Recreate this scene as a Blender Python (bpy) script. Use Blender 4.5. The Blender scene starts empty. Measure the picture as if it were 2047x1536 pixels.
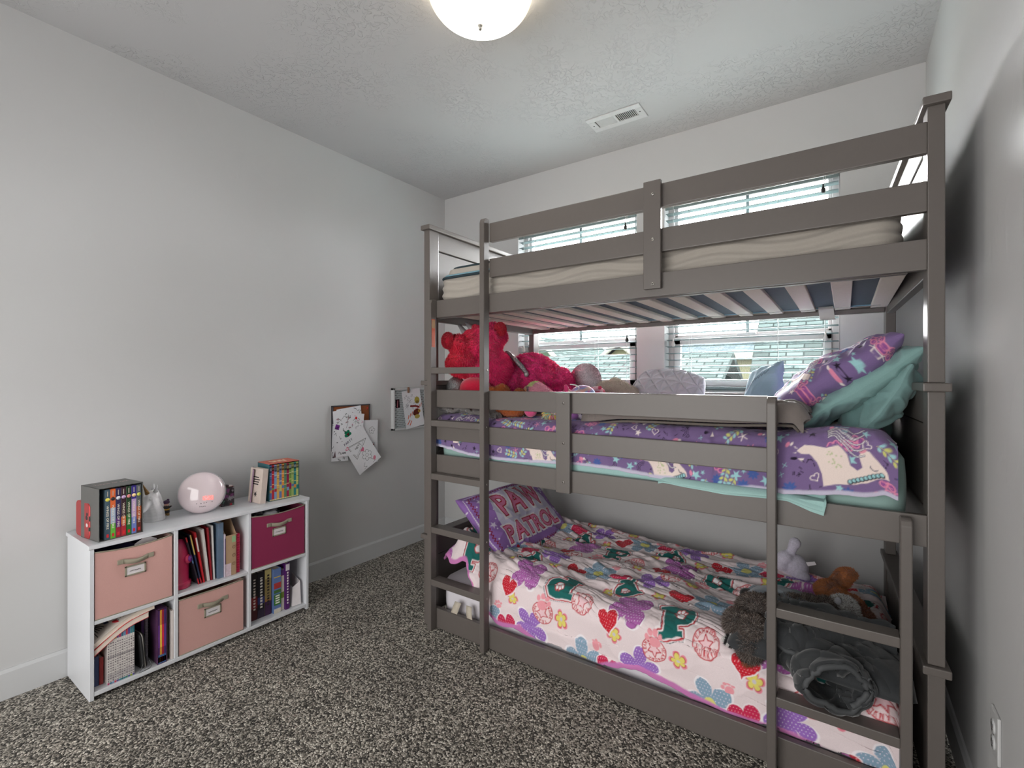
import bpy, bmesh, math, random
import numpy as np
from mathutils import Vector, Matrix, Euler
R = math.radians
random.seed(7)
SC = bpy.context.scene
COL = SC.collection

# ------------------------------------------------------------------ camera, world, lights, exposure
F_PX, CX_PX, CY_PX = 955.0, 1023.5, 755.5
cam_d = bpy.data.cameras.new('camera')
cam_d.sensor_width = 36.0; cam_d.sensor_fit = 'HORIZONTAL'
cam_d.lens = F_PX / 2047 * 36.0
cam_d.shift_y = (CY_PX - 768) / 2047
cam_d.clip_start = 0.02; cam_d.clip_end = 200
cam = bpy.data.objects.new('camera', cam_d); COL.objects.link(cam)
cam.location = (2.7203, 0.6913, 1.2666)
cam.rotation_euler = (R(90), 0, R(34.87))
SC.camera = cam
SC.view_settings.view_transform = 'Standard'
SC.view_settings.look = 'None'
SC.view_settings.gamma = 1.0
SC.view_settings.use_curve_mapping = False
SC.view_settings.exposure = 0.27
SC.cycles.max_bounces = 10
SC.cycles.diffuse_bounces = 6
SC.cycles.glossy_bounces = 4
SC.cycles.transparent_max_bounces = 12
SC.cycles.sample_clamp_indirect = 8.0

SKY = 23.0
wd = bpy.data.worlds.new('overcast_sky'); SC.world = wd; wd.use_nodes = True
nt = wd.node_tree; nt.nodes.clear()
wo = nt.nodes.new('ShaderNodeOutputWorld'); bg = nt.nodes.new('ShaderNodeBackground')
tc = nt.nodes.new('ShaderNodeTexCoord'); nz = nt.nodes.new('ShaderNodeTexNoise'); nz.inputs['Scale'].default_value = 2.5
cr = nt.nodes.new('ShaderNodeValToRGB')
cr.color_ramp.elements[0].color = (0.93, 0.95, 1.0, 1); cr.color_ramp.elements[1].color = (1.0, 1.0, 1.0, 1)
nt.links.new(tc.outputs['Generated'], nz.inputs['Vector']); nt.links.new(nz.outputs['Fac'], cr.inputs['Fac'])
nt.links.new(cr.outputs['Color'], bg.inputs['Color']); bg.inputs['Strength'].default_value = SKY
nt.links.new(bg.outputs['Background'], wo.inputs['Surface'])

def area_light(name, loc, rot, sx, sy, power=0.0, color=(1, 1, 1), portal=False):
    l = bpy.data.lights.new(name, 'AREA'); l.shape = 'RECTANGLE'; l.size = sx; l.size_y = sy
    l.energy = power; l.color = color
    if portal: l.cycles.is_portal = True
    o = bpy.data.objects.new(name, l); COL.objects.link(o); o.location = loc; o.rotation_euler = rot
    return o
W1 = (0.735, 1.640); W2 = (1.815, 2.700); WZ = (1.18, 2.36)          # the two window openings
area_light('sky_portal', ((W1[0]+W1[1])/2, 3.80, 1.77), (R(-90), 0, 0), 0.92, 1.2, portal=True)
area_light('sky_portal', ((W2[0]+W2[1])/2, 3.80, 1.77), (R(-90), 0, 0), 0.92, 1.2, portal=True)

area_light('added_fill_light', (1.55, -0.62, 1.05), (R(90), 0, R(0)), 2.3, 1.9, power=58, color=(1.0, 0.985, 0.965))   # soft fill light added behind the camera, shining through an invented opening

sl_ = bpy.data.lights.new('added_soft_sun', 'SUN'); sl_.energy = 100.0; sl_.angle = R(55); sl_.color = (1.0, 0.985, 0.985)
so_ = bpy.data.objects.new('added_soft_sun', sl_); COL.objects.link(so_); so_.rotation_euler = Vector((0.10, -0.83, -0.50)).to_track_quat('-Z', 'Y').to_euler()   # wide sun added to strengthen the window daylight

# ------------------------------------------------------------------ materials
def lin(c):
    out = []
    for v in c[:3]:
        v = v / 255.0
        out.append(v / 12.92 if v <= 0.04045 else ((v + 0.055) / 1.055) ** 2.4)
    return tuple(out)
MATS = {}
def M(name, rgb, rough=0.6, metal=0.0, nscale=40.0, nvar=0.06, bump=0.1, bscale=None, spec=None, coat=0.0, sheen=0.0, emit=None, estr=0.0, coord='Object', bdist=0.002):
    """procedural material: colour varied a little by noise, noise bump"""
    if name in MATS: return MATS[name]
    m = bpy.data.materials.new(name); m.use_nodes = True; MATS[name] = m
    nt = m.node_tree; b = nt.nodes['Principled BSDF']
    c = lin(rgb)
    tc = nt.nodes.new('ShaderNodeTexCoord'); n = nt.nodes.new('ShaderNodeTexNoise')
    n.inputs['Scale'].default_value = nscale; n.inputs['Detail'].default_value = 3
    nt.links.new(tc.outputs[coord], n.inputs['Vector'])
    mx = nt.nodes.new('ShaderNodeMix'); mx.data_type = 'RGBA'
    mx.inputs[6].default_value = tuple(v * (1 - nvar) for v in c) + (1,)
    mx.inputs[7].default_value = tuple(min(1, v * (1 + nvar)) for v in c) + (1,)
    nt.links.new(n.outputs['Fac'], mx.inputs[0]); nt.links.new(mx.outputs[2], b.inputs['Base Color'])
    b.inputs['Roughness'].default_value = rough; b.inputs['Metallic'].default_value = metal
    if spec is not None: b.inputs['Specular IOR Level'].default_value = spec
    if coat: b.inputs['Coat Weight'].default_value = coat
    if sheen: b.inputs['Sheen Weight'].default_value = sheen
    if emit: b.inputs['Emission Color'].default_value = lin(emit) + (1,); b.inputs['Emission Strength'].default_value = estr
    if bump:
        n2 = nt.nodes.new('ShaderNodeTexNoise'); n2.inputs['Scale'].default_value = bscale or nscale * 3
        n2.inputs['Detail'].default_value = 4
        nt.links.new(tc.outputs[coord], n2.inputs['Vector'])
        bp = nt.nodes.new('ShaderNodeBump'); bp.inputs['Strength'].default_value = bump; bp.inputs['Distance'].default_value = bdist
        nt.links.new(n2.outputs['Fac'], bp.inputs['Height']); nt.links.new(bp.outputs['Normal'], b.inputs['Normal'])
    return m
def MA(name, rough=0.85, sheen=0.2, weave=900.0, bump=0.25, spec=0.2):
    """cloth / print material that takes its pattern from the colour attribute, with a woven bump"""
    if name in MATS: return MATS[name]
    m = bpy.data.materials.new(name); m.use_nodes = True; MATS[name] = m
    nt = m.node_tree; b = nt.nodes['Principled BSDF']
    a = nt.nodes.new('ShaderNodeAttribute'); a.attribute_name = 'Col'
    tc = nt.nodes.new('ShaderNodeTexCoord'); n = nt.nodes.new('ShaderNodeTexNoise'); n.inputs['Scale'].default_value = weave * 0.3
    nt.links.new(tc.outputs['Object'], n.inputs['Vector'])
    hs = nt.nodes.new('ShaderNodeHueSaturation'); mr = nt.nodes.new('ShaderNodeMapRange')
    mr.inputs['To Min'].default_value = 0.93; mr.inputs['To Max'].default_value = 1.07
    nt.links.new(n.outputs['Fac'], mr.inputs['Value']); nt.links.new(mr.outputs['Result'], hs.inputs['Value'])
    nt.links.new(a.outputs['Color'], hs.inputs['Color']); nt.links.new(hs.outputs['Color'], b.inputs['Base Color'])
    b.inputs['Roughness'].default_value = rough; b.inputs['Sheen Weight'].default_value = sheen
    b.inputs['Specular IOR Level'].default_value = spec
    bp = nt.nodes.new('ShaderNodeBump'); bp.inputs['Strength'].default_value = bump; bp.inputs['Distance'].default_value = 0.0006
    n2 = nt.nodes.new('ShaderNodeTexNoise'); n2.inputs['Scale'].default_value = weave
    nt.links.new(tc.outputs['Object'], n2.inputs['Vector']); nt.links.new(n2.outputs['Fac'], bp.inputs['Height'])
    nt.links.new(bp.outputs['Normal'], b.inputs['Normal'])
    return m

# ------------------------------------------------------------------ object helpers
def setp(o, label=None, cat=None, group=None, kind=None):
    if label: o['label'] = label
    if cat: o['category'] = cat
    if group: o['group'] = group
    if kind: o['kind'] = kind
    return o
def empty(name, loc=(0, 0, 0), rot=(0, 0, 0), label=None, cat=None, group=None, kind=None):
    o = bpy.data.objects.new(name, None); COL.objects.link(o); o.location = loc; o.rotation_euler = rot
    o.empty_display_size = 0.05
    return setp(o, label, cat, group, kind)
def link_mesh(name, me, mat=None, parent=None, smooth=False):
    o = bpy.data.objects.new(name, me); COL.objects.link(o)
    if mat is not None and len(me.materials) == 0:
        for m_ in (mat if isinstance(mat, (list, tuple)) else [mat]): me.materials.append(m_)
    if parent is not None: o.parent = parent
    if smooth:
        me.polygons.foreach_set('use_smooth', [True] * len(me.polygons))
    me.update()
    return o
def pydata(name, v, f, mat=None, parent=None, smooth=False, col=None, mi=None):
    me = bpy.data.meshes.new(name)
    v = np.asarray(v, dtype=np.float32)
    f = np.asarray(f) if not isinstance(f, list) else f
    if isinstance(f, np.ndarray):
        nf, k = f.shape
        me.vertices.add(len(v)); me.vertices.foreach_set('co', v.ravel())
        me.loops.add(nf * k); me.loops.foreach_set('vertex_index', f.ravel().astype(np.int32))
        me.polygons.add(nf); me.polygons.foreach_set('loop_start', np.arange(0, nf * k, k, dtype=np.int32))
        me.polygons.foreach_set('loop_total', np.full(nf, k, dtype=np.int32))
        me.update(calc_edges=True)
    else:
        me.from_pydata([tuple(map(float, p)) for p in v], [], f); me.update()
    if col is not None:
        ca = me.color_attributes.new('Col', 'FLOAT_COLOR', 'POINT')
        c4 = np.ones((len(v), 4), dtype=np.float32); c4[:, :3] = col
        ca.data.foreach_set('color', c4.ravel())
    if mi is not None: me.polygons.foreach_set('material_index', np.asarray(mi, dtype=np.int32))
    return link_mesh(name, me, mat, parent, smooth)
class MB:
    """collects shapes into one mesh"""
    def __init__(s): s.bm = bmesh.new()
    def box(s, x0, x1, y0, y1, z0, z1, bev=0.0, mat=0, rot=None, seg=1):
        t = bmesh.new(); bmesh.ops.create_cube(t, size=1.0)
        for v in t.verts:
            v.co = Vector(((v.co.x) * (x1 - x0), (v.co.y) * (y1 - y0), (v.co.z) * (z1 - z0)))
        if bev > 0:
            bmesh.ops.bevel(t, geom=list(t.edges), offset=min(bev, 0.45 * min(abs(x1 - x0), abs(y1 - y0), abs(z1 - z0))), segments=seg, affect='EDGES', profile=0.6)
        c = Vector(((x0 + x1) / 2, (y0 + y1) / 2, (z0 + z1) / 2))
        m = Matrix.Translation(c)
        if rot is not None: m = m @ Euler(rot).to_matrix().to_4x4()
        s._add(t, m, mat); return s
    def _add(s, t, m=None, mat=0, smooth=False):
        if m is not None: t.transform(m)
        for f in t.faces: f.material_index = mat; f.smooth = smooth
        me = bpy.data.meshes.new('tmp'); t.to_mesh(me); t.free(); s.bm.from_mesh(me); bpy.data.meshes.remove(me)
    def cyl(s, p0, p1, r0, r1=None, n=16, mat=0, smooth=True, caps=True):
        p0 = Vector(p0); p1 = Vector(p1); d = p1 - p0
        t = bmesh.new(); bmesh.ops.create_cone(t, cap_ends=caps, segments=n, radius1=r0, radius2=r0 if r1 is None else r1, depth=d.length)
        q = d.to_track_quat('Z', 'Y').to_matrix().to_4x4()
        s._add(t, Matrix.Translation((p0 + p1) / 2) @ q, mat, smooth); return s
    def ball(s, c, r, n=16, mat=0, rot=None):
        t = bmesh.new(); bmesh.ops.create_uvsphere(t, u_segments=n, v_segments=max(6, n // 2 + 2), radius=1.0)
        r = (r, r, r) if isinstance(r, (int, float)) else r
        m = Matrix.Translation(c)
        if rot is not None: m = m @ Euler(rot).to_matrix().to_4x4()
        s._add(t, m @ Matrix.Diagonal((r[0], r[1], r[2], 1)), mat, True); return s
    def lathe(s, prof, c=(0, 0, 0), n=32, mat=0, rot=None):
        t = bmesh.new(); rings = []
        for r, z in prof:
            rings.append([t.verts.new((r * math.cos(2 * math.pi * k / n), r * math.sin(2 * math.pi * k / n), z)) for k in range(n)] if r > 1e-6 else [t.verts.new((0, 0, z))])
        for a, b in zip(rings[:-1], rings[1:]):
            for k in range(n):
                k2 = (k + 1) % n
                if len(a) == 1 and len(b) == 1: continue
                if len(a) == 1: t.faces.new((a[0], b[k2], b[k]))
                elif len(b) == 1: t.faces.new((a[k], a[k2], b[0]))
                else: t.faces.new((a[k], a[k2], b[k2], b[k]))
        m = Matrix.Translation(c)
        if rot is not None: m = m @ Euler(rot).to_matrix().to_4x4()
        bmesh.ops.recalc_face_normals(t, faces=list(t.faces))
        s._add(t, m, mat, True); return s
    def tube(s, pts, r, n=8, mat=0, closed=False):
        pts = [Vector(p) for p in pts]; t = bmesh.new(); rings = []
        up = Vector((0, 0, 1)); N = len(pts)
        for i, p in enumerate(pts):
            d = (pts[(i + 1) % N] - pts[i - 1]) if closed else (pts[min(i + 1, N - 1)] - pts[max(i - 1, 0)])
            d.normalize()
            a = d.cross(up)
            if a.length < 1e-3: a = d.cross(Vector((1, 0, 0)))
            a.normalize(); b = d.cross(a)
            rr = r[i] if isinstance(r, (list, tuple)) else r
            rings.append([t.verts.new(p + a * rr * math.cos(2 * math.pi * k / n) + b * rr * math.sin(2 * math.pi * k / n)) for k in range(n)])
        for i in range(N if closed else N - 1):
            a, b = rings[i], rings[(i + 1) % N]
            for k in range(n): t.faces.new((a[k], a[(k + 1) % n], b[(k + 1) % n], b[k]))
        if not closed:
            t.faces.new(rings[0]); t.faces.new(rings[-1][::-1])
        bmesh.ops.recalc_face_normals(t, faces=list(t.faces))
        s._add(t, None, mat, True); return s
    def prism(s, poly, h, m=None, mat=0, bev=0.0):
        """flat polygon (x,y) extruded up by h in local z, then placed by matrix m"""
        t = bmesh.new(); a = [t.verts.new((p[0], p[1], 0)) for p in poly]; b = [t.verts.new((p[0], p[1], h)) for p in poly]
        t.faces.new(a[::-1]); t.faces.new(b)
        for i in range(len(poly)):
            j = (i + 1) % len(poly); t.faces.new((a[i], a[j], b[j], b[i]))
        bmesh.ops.recalc_face_normals(t, faces=list(t.faces))
        if bev: bmesh.ops.bevel(t, geom=list(t.edges), offset=bev, segments=1, affect='EDGES')
        s._add(t, m, mat); return s
    def build(s, name, mat, parent=None, label=None):
        me = bpy.data.meshes.new(name); s.bm.to_mesh(me); s.bm.free()
        o = link_mesh(name, me, mat, parent)
        if label: o['label'] = label
        return o
def BX(name, b, mat, parent=None, bev=0.0, seg=1, **k):
    o = MB().box(*b, bev=bev, seg=seg).build(name, mat, parent)
    return setp(o, **k)
def frame_mat(o, xd, yd):
    """matrix: local x -> xd, local y -> yd, local z -> xd x yd, at origin o"""
    x = Vector(xd).normalized(); y = Vector(yd).normalized(); z = x.cross(y)
    return Matrix(((x.x, y.x, z.x, o[0]), (x.y, y.y, z.y, o[1]), (x.z, y.z, z.z, o[2]), (0, 0, 0, 1)))
def xform(P, m):
    A = np.array(m)[:3, :3]; t = np.array(m)[:3, 3]
    return np.asarray(P) @ A.T + t

# ---- glyphs, taken once from the built-in font
GL = {}
def load_glyphs(chars, offset=0.0, key=''):
    tmp = []
    for ch in chars:
        cu = bpy.data.curves.new('g', 'FONT'); cu.body = ch; cu.resolution_u = 3; cu.offset = offset
        o = bpy.data.objects.new('g', cu); COL.objects.link(o); tmp.append((ch, o, cu))
    bpy.context.view_layer.update(); dg = bpy.context.evaluated_depsgraph_get()
    for ch, o, cu in tmp:
        me = bpy.data.meshes.new_from_object(o.evaluated_get(dg))
        v = np.array([p.co[:] for p in me.vertices]) if len(me.vertices) else np.zeros((0, 3))
        me.calc_loop_triangles(); t = np.array([lt.vertices[:] for lt in me.loop_triangles], dtype=int).reshape(-1, 3)
        GL[(key, ch)] = (v, t); bpy.data.meshes.remove(me)
    for ch, o, cu in tmp: bpy.data.objects.remove(o); bpy.data.curves.remove(cu)
CH = 'ABCDEFGHIJKLMNOPQRSTUVWXYZ0123456789:!.&'
load_glyphs(CH, 0.012, ''); load_glyphs('PAWTROLEMK', 0.05, 'b'); load_glyphs('PAWTROL', 0.12, 'o')
def text_tris(s, size, key='', adv=0.08, squeeze=1.0):
    V = []; T = []; x = 0; n = 0
    for ch in s:
        if ch == ' ': x += 0.3; continue
        v, t = GL[(key, ch)]
        v0 = GL[('', ch)][0]; x0 = v0[:, 0].min(); x1 = v0[:, 0].max()
        V.append(v[:, :2] + [x - x0, 0]); T.append(t + n); n += len(v); x += x1 - x0 + adv
    V = np.concatenate(V) * size; T = np.concatenate(T); V[:, 0] *= squeeze
    return V, T, x * size * squeeze
def text_mesh(name, s, size, m, mat, parent=None, center=True, key='', width=None, z=0.0006):
    V, T, w = text_tris(s, size, key)
    if width: V[:, 0] *= width / w; w = width
    if center: V = V - [w / 2, size * 0.35]
    P = np.concatenate([V, np.full((len(V), 1), z)], axis=1)
    return pydata(name, xform(P, m), T, mat, parent)

# ---- noise for folds
def vn(x, y, seed=0):
    rs = np.random.RandomState(seed); G = rs.rand(64, 64) * 2 - 1
    xi = np.floor(x).astype(int); yi = np.floor(y).astype(int); fx = x - xi; fy = y - yi
    fx = fx * fx * fx * (fx * (fx * 6 - 15) + 10); fy = fy * fy * fy * (fy * (fy * 6 - 15) + 10)
    g = lambda a, b: G[a % 64, b % 64]
    return (g(xi, yi) * (1 - fx) + g(xi + 1, yi) * fx) * (1 - fy) + (g(xi, yi + 1) * (1 - fx) + g(xi + 1, yi + 1) * fx) * fy
def fbm(x, y, seed=0, o=3):
    return sum(vn(x * 2 ** i, y * 2 ** i, seed + i) * 0.5 ** i for i in range(o))
def ridge(x, y, seed=0):
    return 1 - np.abs(vn(x, y, seed)) * 2.0
def folds(x, y, ang, lx, ly, seed, warp=0.4):
    """long soft wrinkles running along angle ang; lx length, ly spacing (metres)"""
    c, s = math.cos(ang), math.sin(ang); u = x * c + y * s; v = -x * s + y * c
    v = v + warp * ly * 2 * vn(u / lx * 1.3 + 9, v / ly / 3 + 4, seed + 50)
    r = ridge(u / lx, v / ly, seed)
    return np.clip(r, -1, 1)
def ss(a, b, x):
    t = np.clip((x - a) / (b - a), 0, 1); return t * t * (3 - 2 * t)

# ---- painting on points (numpy)
def seg_d(P, a, b):
    a = np.asarray(a, float); b = np.asarray(b, float); d = b - a; L = max(d @ d, 1e-12)
    t = np.clip(((P - a) @ d) / L, 0, 1)[:, None]; return np.sqrt((((P - a) - t * d) ** 2).sum(1))
class Paint:
    def __init__(s, P, base, aa=0.0018):
        s.P = np.asarray(P, float); s.C = np.tile(np.array(lin(base)), (len(P), 1)); s.aa = aa
    def _mix(s, idx, w, rgb):
        w = w[:, None]; s.C[idx] = s.C[idx] * (1 - w) + np.array(lin(rgb)) * w
    def near(s, c, r):
        return np.nonzero((np.abs(s.P[:, 0] - c[0]) < r) & (np.abs(s.P[:, 1] - c[1]) < r))[0]
    def disc(s, c, r, rgb, stretch=1.0, ang=0.0):
        i = s.near(c, max(r, r * stretch) + 0.01)
        if not len(i): return
        d = s.P[i] - c; ca, sa = math.cos(ang), math.sin(ang)
        u = d[:, 0] * ca + d[:, 1] * sa; v = -d[:, 0] * sa + d[:, 1] * ca
        s._mix(i, 1 - ss(-s.aa, s.aa, np.sqrt((u / stretch) ** 2 + v ** 2) - r), rgb)
    def ring(s, c, r, w, rgb):
        i = s.near(c, r + w + 0.01)
        if len(i): s._mix(i, 1 - ss(-s.aa, s.aa, np.abs(np.hypot(*(s.P[i] - c).T) - r) - w / 2), rgb)
    def line(s, pts, w, rgb, dash=None):
        pts = [np.asarray(p, float) for p in pts]
        for k, (a, b) in enumerate(zip(pts[:-1], pts[1:])):
            if dash:
                L = np.hypot(*(b - a)); n = max(1, int(L / dash)); segs = [(a + (b - a) * (q / n), a + (b - a) * ((q + 0.55) / n)) for q in range(n)]
            else: segs = [(a, b)]
            for p, q in segs:
                c = (p + q) / 2; i = s.near(c, np.abs(q - p).max() / 2 + w + 0.004)
                if len(i): s._mix(i, 1 - ss(-s.aa, s.aa, seg_d(s.P[i], p, q) - w / 2), rgb)
    def poly(s, V, rgb, grow=0.0, dots=None, dot_rgb=(255, 235, 235), dot_s=0.012):
        V = np.asarray(V, float); c = (V.max(0) + V.min(0)) / 2; r = (V.max(0) - V.min(0)).max() / 2 + grow + 0.01
        i = s.near(c, r)
        if not len(i): return
        P = s.P[i]; D = np.full(len(P), 1e9); ins = np.zeros(len(P), bool)
        for a, b in zip(V, np.roll(V, -1, 0)):
            D = np.minimum(D, seg_d(P, a, b))
            cond = ((a[1] > P[:, 1]) != (b[1] > P[:, 1]))
            xx = (b[0] - a[0]) * (P[:, 1] - a[1]) / (b[1] - a[1] + 1e-12) + a[0]
            ins ^= cond & (P[:, 0] < xx)
        sd = np.where(ins, -D, D) - grow
        w = 1 - ss(-s.aa, s.aa, sd); s._mix(i, w, rgb)
        if dots:
            ds = dot_s; u = P[:, 0] / ds; v = P[:, 1] / ds; u = u + 0.5 * (np.floor(v) % 2)
            dd = np.hypot((u % 1) - 0.5, (v % 1) - 0.5) * ds
            s._mix(i, (1 - ss(dots - s.aa * 0.6, dots + s.aa * 0.6, dd)) * w, dot_rgb)
    def tris(s, V, T, rgb):
        for t in T:
            A = V[t]; c = (A.max(0) + A.min(0)) / 2; r = (A.max(0) - A.min(0)).max() / 2 + 0.001
            i = s.near(c, r)
            if not len(i): continue
            P = s.P[i]; w = np.ones(len(P), bool); sg = None
            a, b, cc = A; ar = (b[0] - a[0]) * (cc[1] - a[1]) - (b[1] - a[1]) * (cc[0] - a[0])
            if abs(ar) < 1e-12: continue
            for p, q in ((a, b), (b, cc), (cc, a)):
                w &= ((q[0] - p[0]) * (P[:, 1] - p[1]) - (q[1] - p[1]) * (P[:, 0] - p[0])) * np.sign(ar) >= 0
            s._mix(i, w.astype(float), rgb)
def rotp(V, c, a, sc=1.0):
    V = np.asarray(V, float) * sc; ca, sa = math.cos(a), math.sin(a)
    return np.stack([V[:, 0] * ca - V[:, 1] * sa + c[0], V[:, 0] * sa + V[:, 1] * ca + c[1]], 1)
def heart(n=28):
    t = np.linspace(0, 2 * np.pi, n, endpoint=False)
    return np.stack([16 * np.sin(t) ** 3, 13 * np.cos(t) - 5 * np.cos(2 * t) - 2 * np.cos(3 * t) - np.cos(4 * t)], 1) / 34
def star(k=5, r=0.42):
    a = np.pi / 2 + np.arange(2 * k) * np.pi / k; rr = np.where(np.arange(2 * k) % 2 == 0, 0.5, 0.5 * r)
    return np.stack([rr * np.cos(a), rr * np.sin(a)], 1)
def petals(k, depth=0.35, n=60):
    t = np.linspace(0, 2 * np.pi, n, endpoint=False); r = 0.5 * (1 - depth + depth * np.abs(np.cos(k * t / 2)) ** 0.6)
    return np.stack([r * np.cos(t), r * np.sin(t)], 1)

def grid_faces(n, m, wrap=False):
    i = np.arange(n - 1)[:, None]; j = np.arange(m if wrap else m - 1)[None, :]; j2 = (j + 1) % m
    return np.stack([i * m + j, i * m + j2, (i + 1) * m + j2, (i + 1) * m + j], -1).reshape(-1, 4)
def sheet(name, X, Y, Z, col, mat, parent=None, thick=0.0, flip=False):
    n, m = X.shape; f = grid_faces(n, m)
    if flip: f = f[:, ::-1]
    o = pydata(name, np.stack([X, Y, Z], -1).reshape(-1, 3), f, mat, parent, True, col)
    if thick:
        md = o.modifiers.new('thickness', 'SOLIDIFY'); md.thickness = thick; md.offset = -1
    return o
# ------------------------------------------------------------------ the room
RX, RY, RZ = 3.03, 3.62, 2.74
def struct(o): o['kind'] = 'structure'; return o
def wall_material(name, rgb, kind):
    m = M(name, rgb, rough=0.92, nscale=1.2, nvar=0.012, bump=0.0, spec=0.12)
    nt = m.node_tree; b = nt.nodes['Principled BSDF']
    tc = nt.nodes.new('ShaderNodeTexCoord')
    n1 = nt.nodes.new('ShaderNodeTexNoise'); n1.inputs['Scale'].default_value = 26 if kind == 'ceiling' else 5; n1.inputs['Detail'].default_value = 4; n1.inputs['Distortion'].default_value = 1.4 if kind == 'ceiling' else .6
    n2 = nt.nodes.new('ShaderNodeTexNoise'); n2.inputs['Scale'].default_value = 2.2; n2.inputs['Detail'].default_value = 2
    r1 = nt.nodes.new('ShaderNodeMapRange'); r1.interpolation_type = 'SMOOTHSTEP'
    r1.inputs['From Min'].default_value = 0.50; r1.inputs['From Max'].default_value = 0.555
    r2 = nt.nodes.new('ShaderNodeMapRange'); r2.inputs['From Min'].default_value = 0.42; r2.inputs['From Max'].default_value = 0.58
    mu = nt.nodes.new('ShaderNodeMath'); mu.operation = 'MULTIPLY'
    bp = nt.nodes.new('ShaderNodeBump'); bp.inputs['Distance'].default_value = 0.0028 if kind == 'ceiling' else 0.0006; bp.inputs['Strength'].default_value = 0.8 if kind == 'ceiling' else 0.5
    L = nt.links.new
    L(tc.outputs['Object'], n1.inputs['Vector']); L(tc.outputs['Object'], n2.inputs['Vector'])
    L(n1.outputs['Fac'], r1.inputs['Value']); L(n2.outputs['Fac'], r2.inputs['Value'])
    L(r1.outputs['Result'], mu.inputs[0]); L(r2.outputs['Result'], mu.inputs[1]); L(mu.outputs[0], bp.inputs['Height']); L(bp.outputs['Normal'], b.inputs['Normal'])
    return m
m_wall = wall_material('grey_wall_paint', (196, 196, 196), 'wall')
m_ceil = wall_material('textured_ceiling_paint', (186, 186, 187), 'ceiling')
m_trim = M('white_trim_paint', (198, 199, 200), rough=0.4, nscale=8, nvar=0.01, bump=0.03)
struct(BX('ceiling', (0, RX, 0, RY, RZ, RZ + 0.1), m_ceil))
struct(BX('wall_left', (-0.12, 0, -0.12, RY + 0.14, 0, RZ + 0.1), m_wall))
struct(BX('wall_right', (RX, RX + 0.12, -0.12, RY + 0.14, 0, RZ + 0.1), m_wall))
b = MB(); b.box(0, 0.35, -0.12, 0, 0, RZ + 0.1); b.box(2.75, RX, -0.12, 0, 0, RZ + 0.1); b.box(0.35, 2.75, -0.12, 0, 2.42, RZ + 0.1)  # wide opening made up to let the added fill light in
struct(b.build('wall_front', m_wall))
b = MB(); y0, y1 = RY, RY + 0.14; z0, z1 = WZ
b.box(0, RX, y0, y1, 0, z0); b.box(0, RX, y0, y1, z1, RZ + 0.1)
b.box(0, W1[0], y0, y1, z0, z1); b.box(W1[1], W2[0], y0, y1, z0, z1); b.box(W2[1], RX, y0, y1, z0, z1)
struct(b.build('wall_back', m_wall))
b = MB(); b.box(-0.4, 3.5, -1.5, -1.4, 0, RZ + 0.1); b.box(-0.5, -0.4, -1.5, -0.12, 0, RZ + 0.1); b.box(3.5, 3.6, -1.5, -0.12, 0, RZ + 0.1); b.box(RX, 3.6, -0.13, -0.12, 0, RZ + 0.1); b.box(-0.5, 0, -0.13, -0.12, 0, RZ + 0.1)  # unseen box added around the fill light, keeps the sky out
struct(b.build('wall_fill_box', m_wall))
struct(BX('ceiling_fill_box', (-0.5, 3.6, -1.5, -0.12, RZ, RZ + 0.1), m_ceil)); struct(BX('floor_fill_box', (-0.5, 3.6, -1.5, 0, -0.06, -0.003), M('fill_box_carpet', (120, 114, 106), rough=.9, bump=.3)))  # added top and base of the unseen box behind the camera
def baseboard(name, pts):
    # a flat board with a bevelled top edge, run along a wall: pts = (x0,y0,x1,y1, inward normal)
    x0, y0, x1, y1, nx, ny = pts; T, Hh = 0.014, 0.116
    prof = [(0, 0), (T, 0), (T, Hh - 0.012), (T * 0.45, Hh), (0, Hh)]
    v = []; 
    for (x, y) in ((x0, y0), (x1, y1)):
        for d, z in prof: v.append((x + nx * d, y + ny * d, z))
    f = [[i, (i + 1) % 5, 5 + (i + 1) % 5, 5 + i] for i in range(5)] + [[4, 3, 2, 1, 0], [5, 6, 7, 8, 9]]
    return struct(pydata(name, v, f, m_trim))
baseboard('baseboard_left', (0, 0, 0, RY, 1, 0)); baseboard('baseboard_right', (RX, 0, RX, RY, -1, 0)); baseboard('baseboard_back', (0.014, RY, RX - 0.014, RY, 0, -1))

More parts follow.
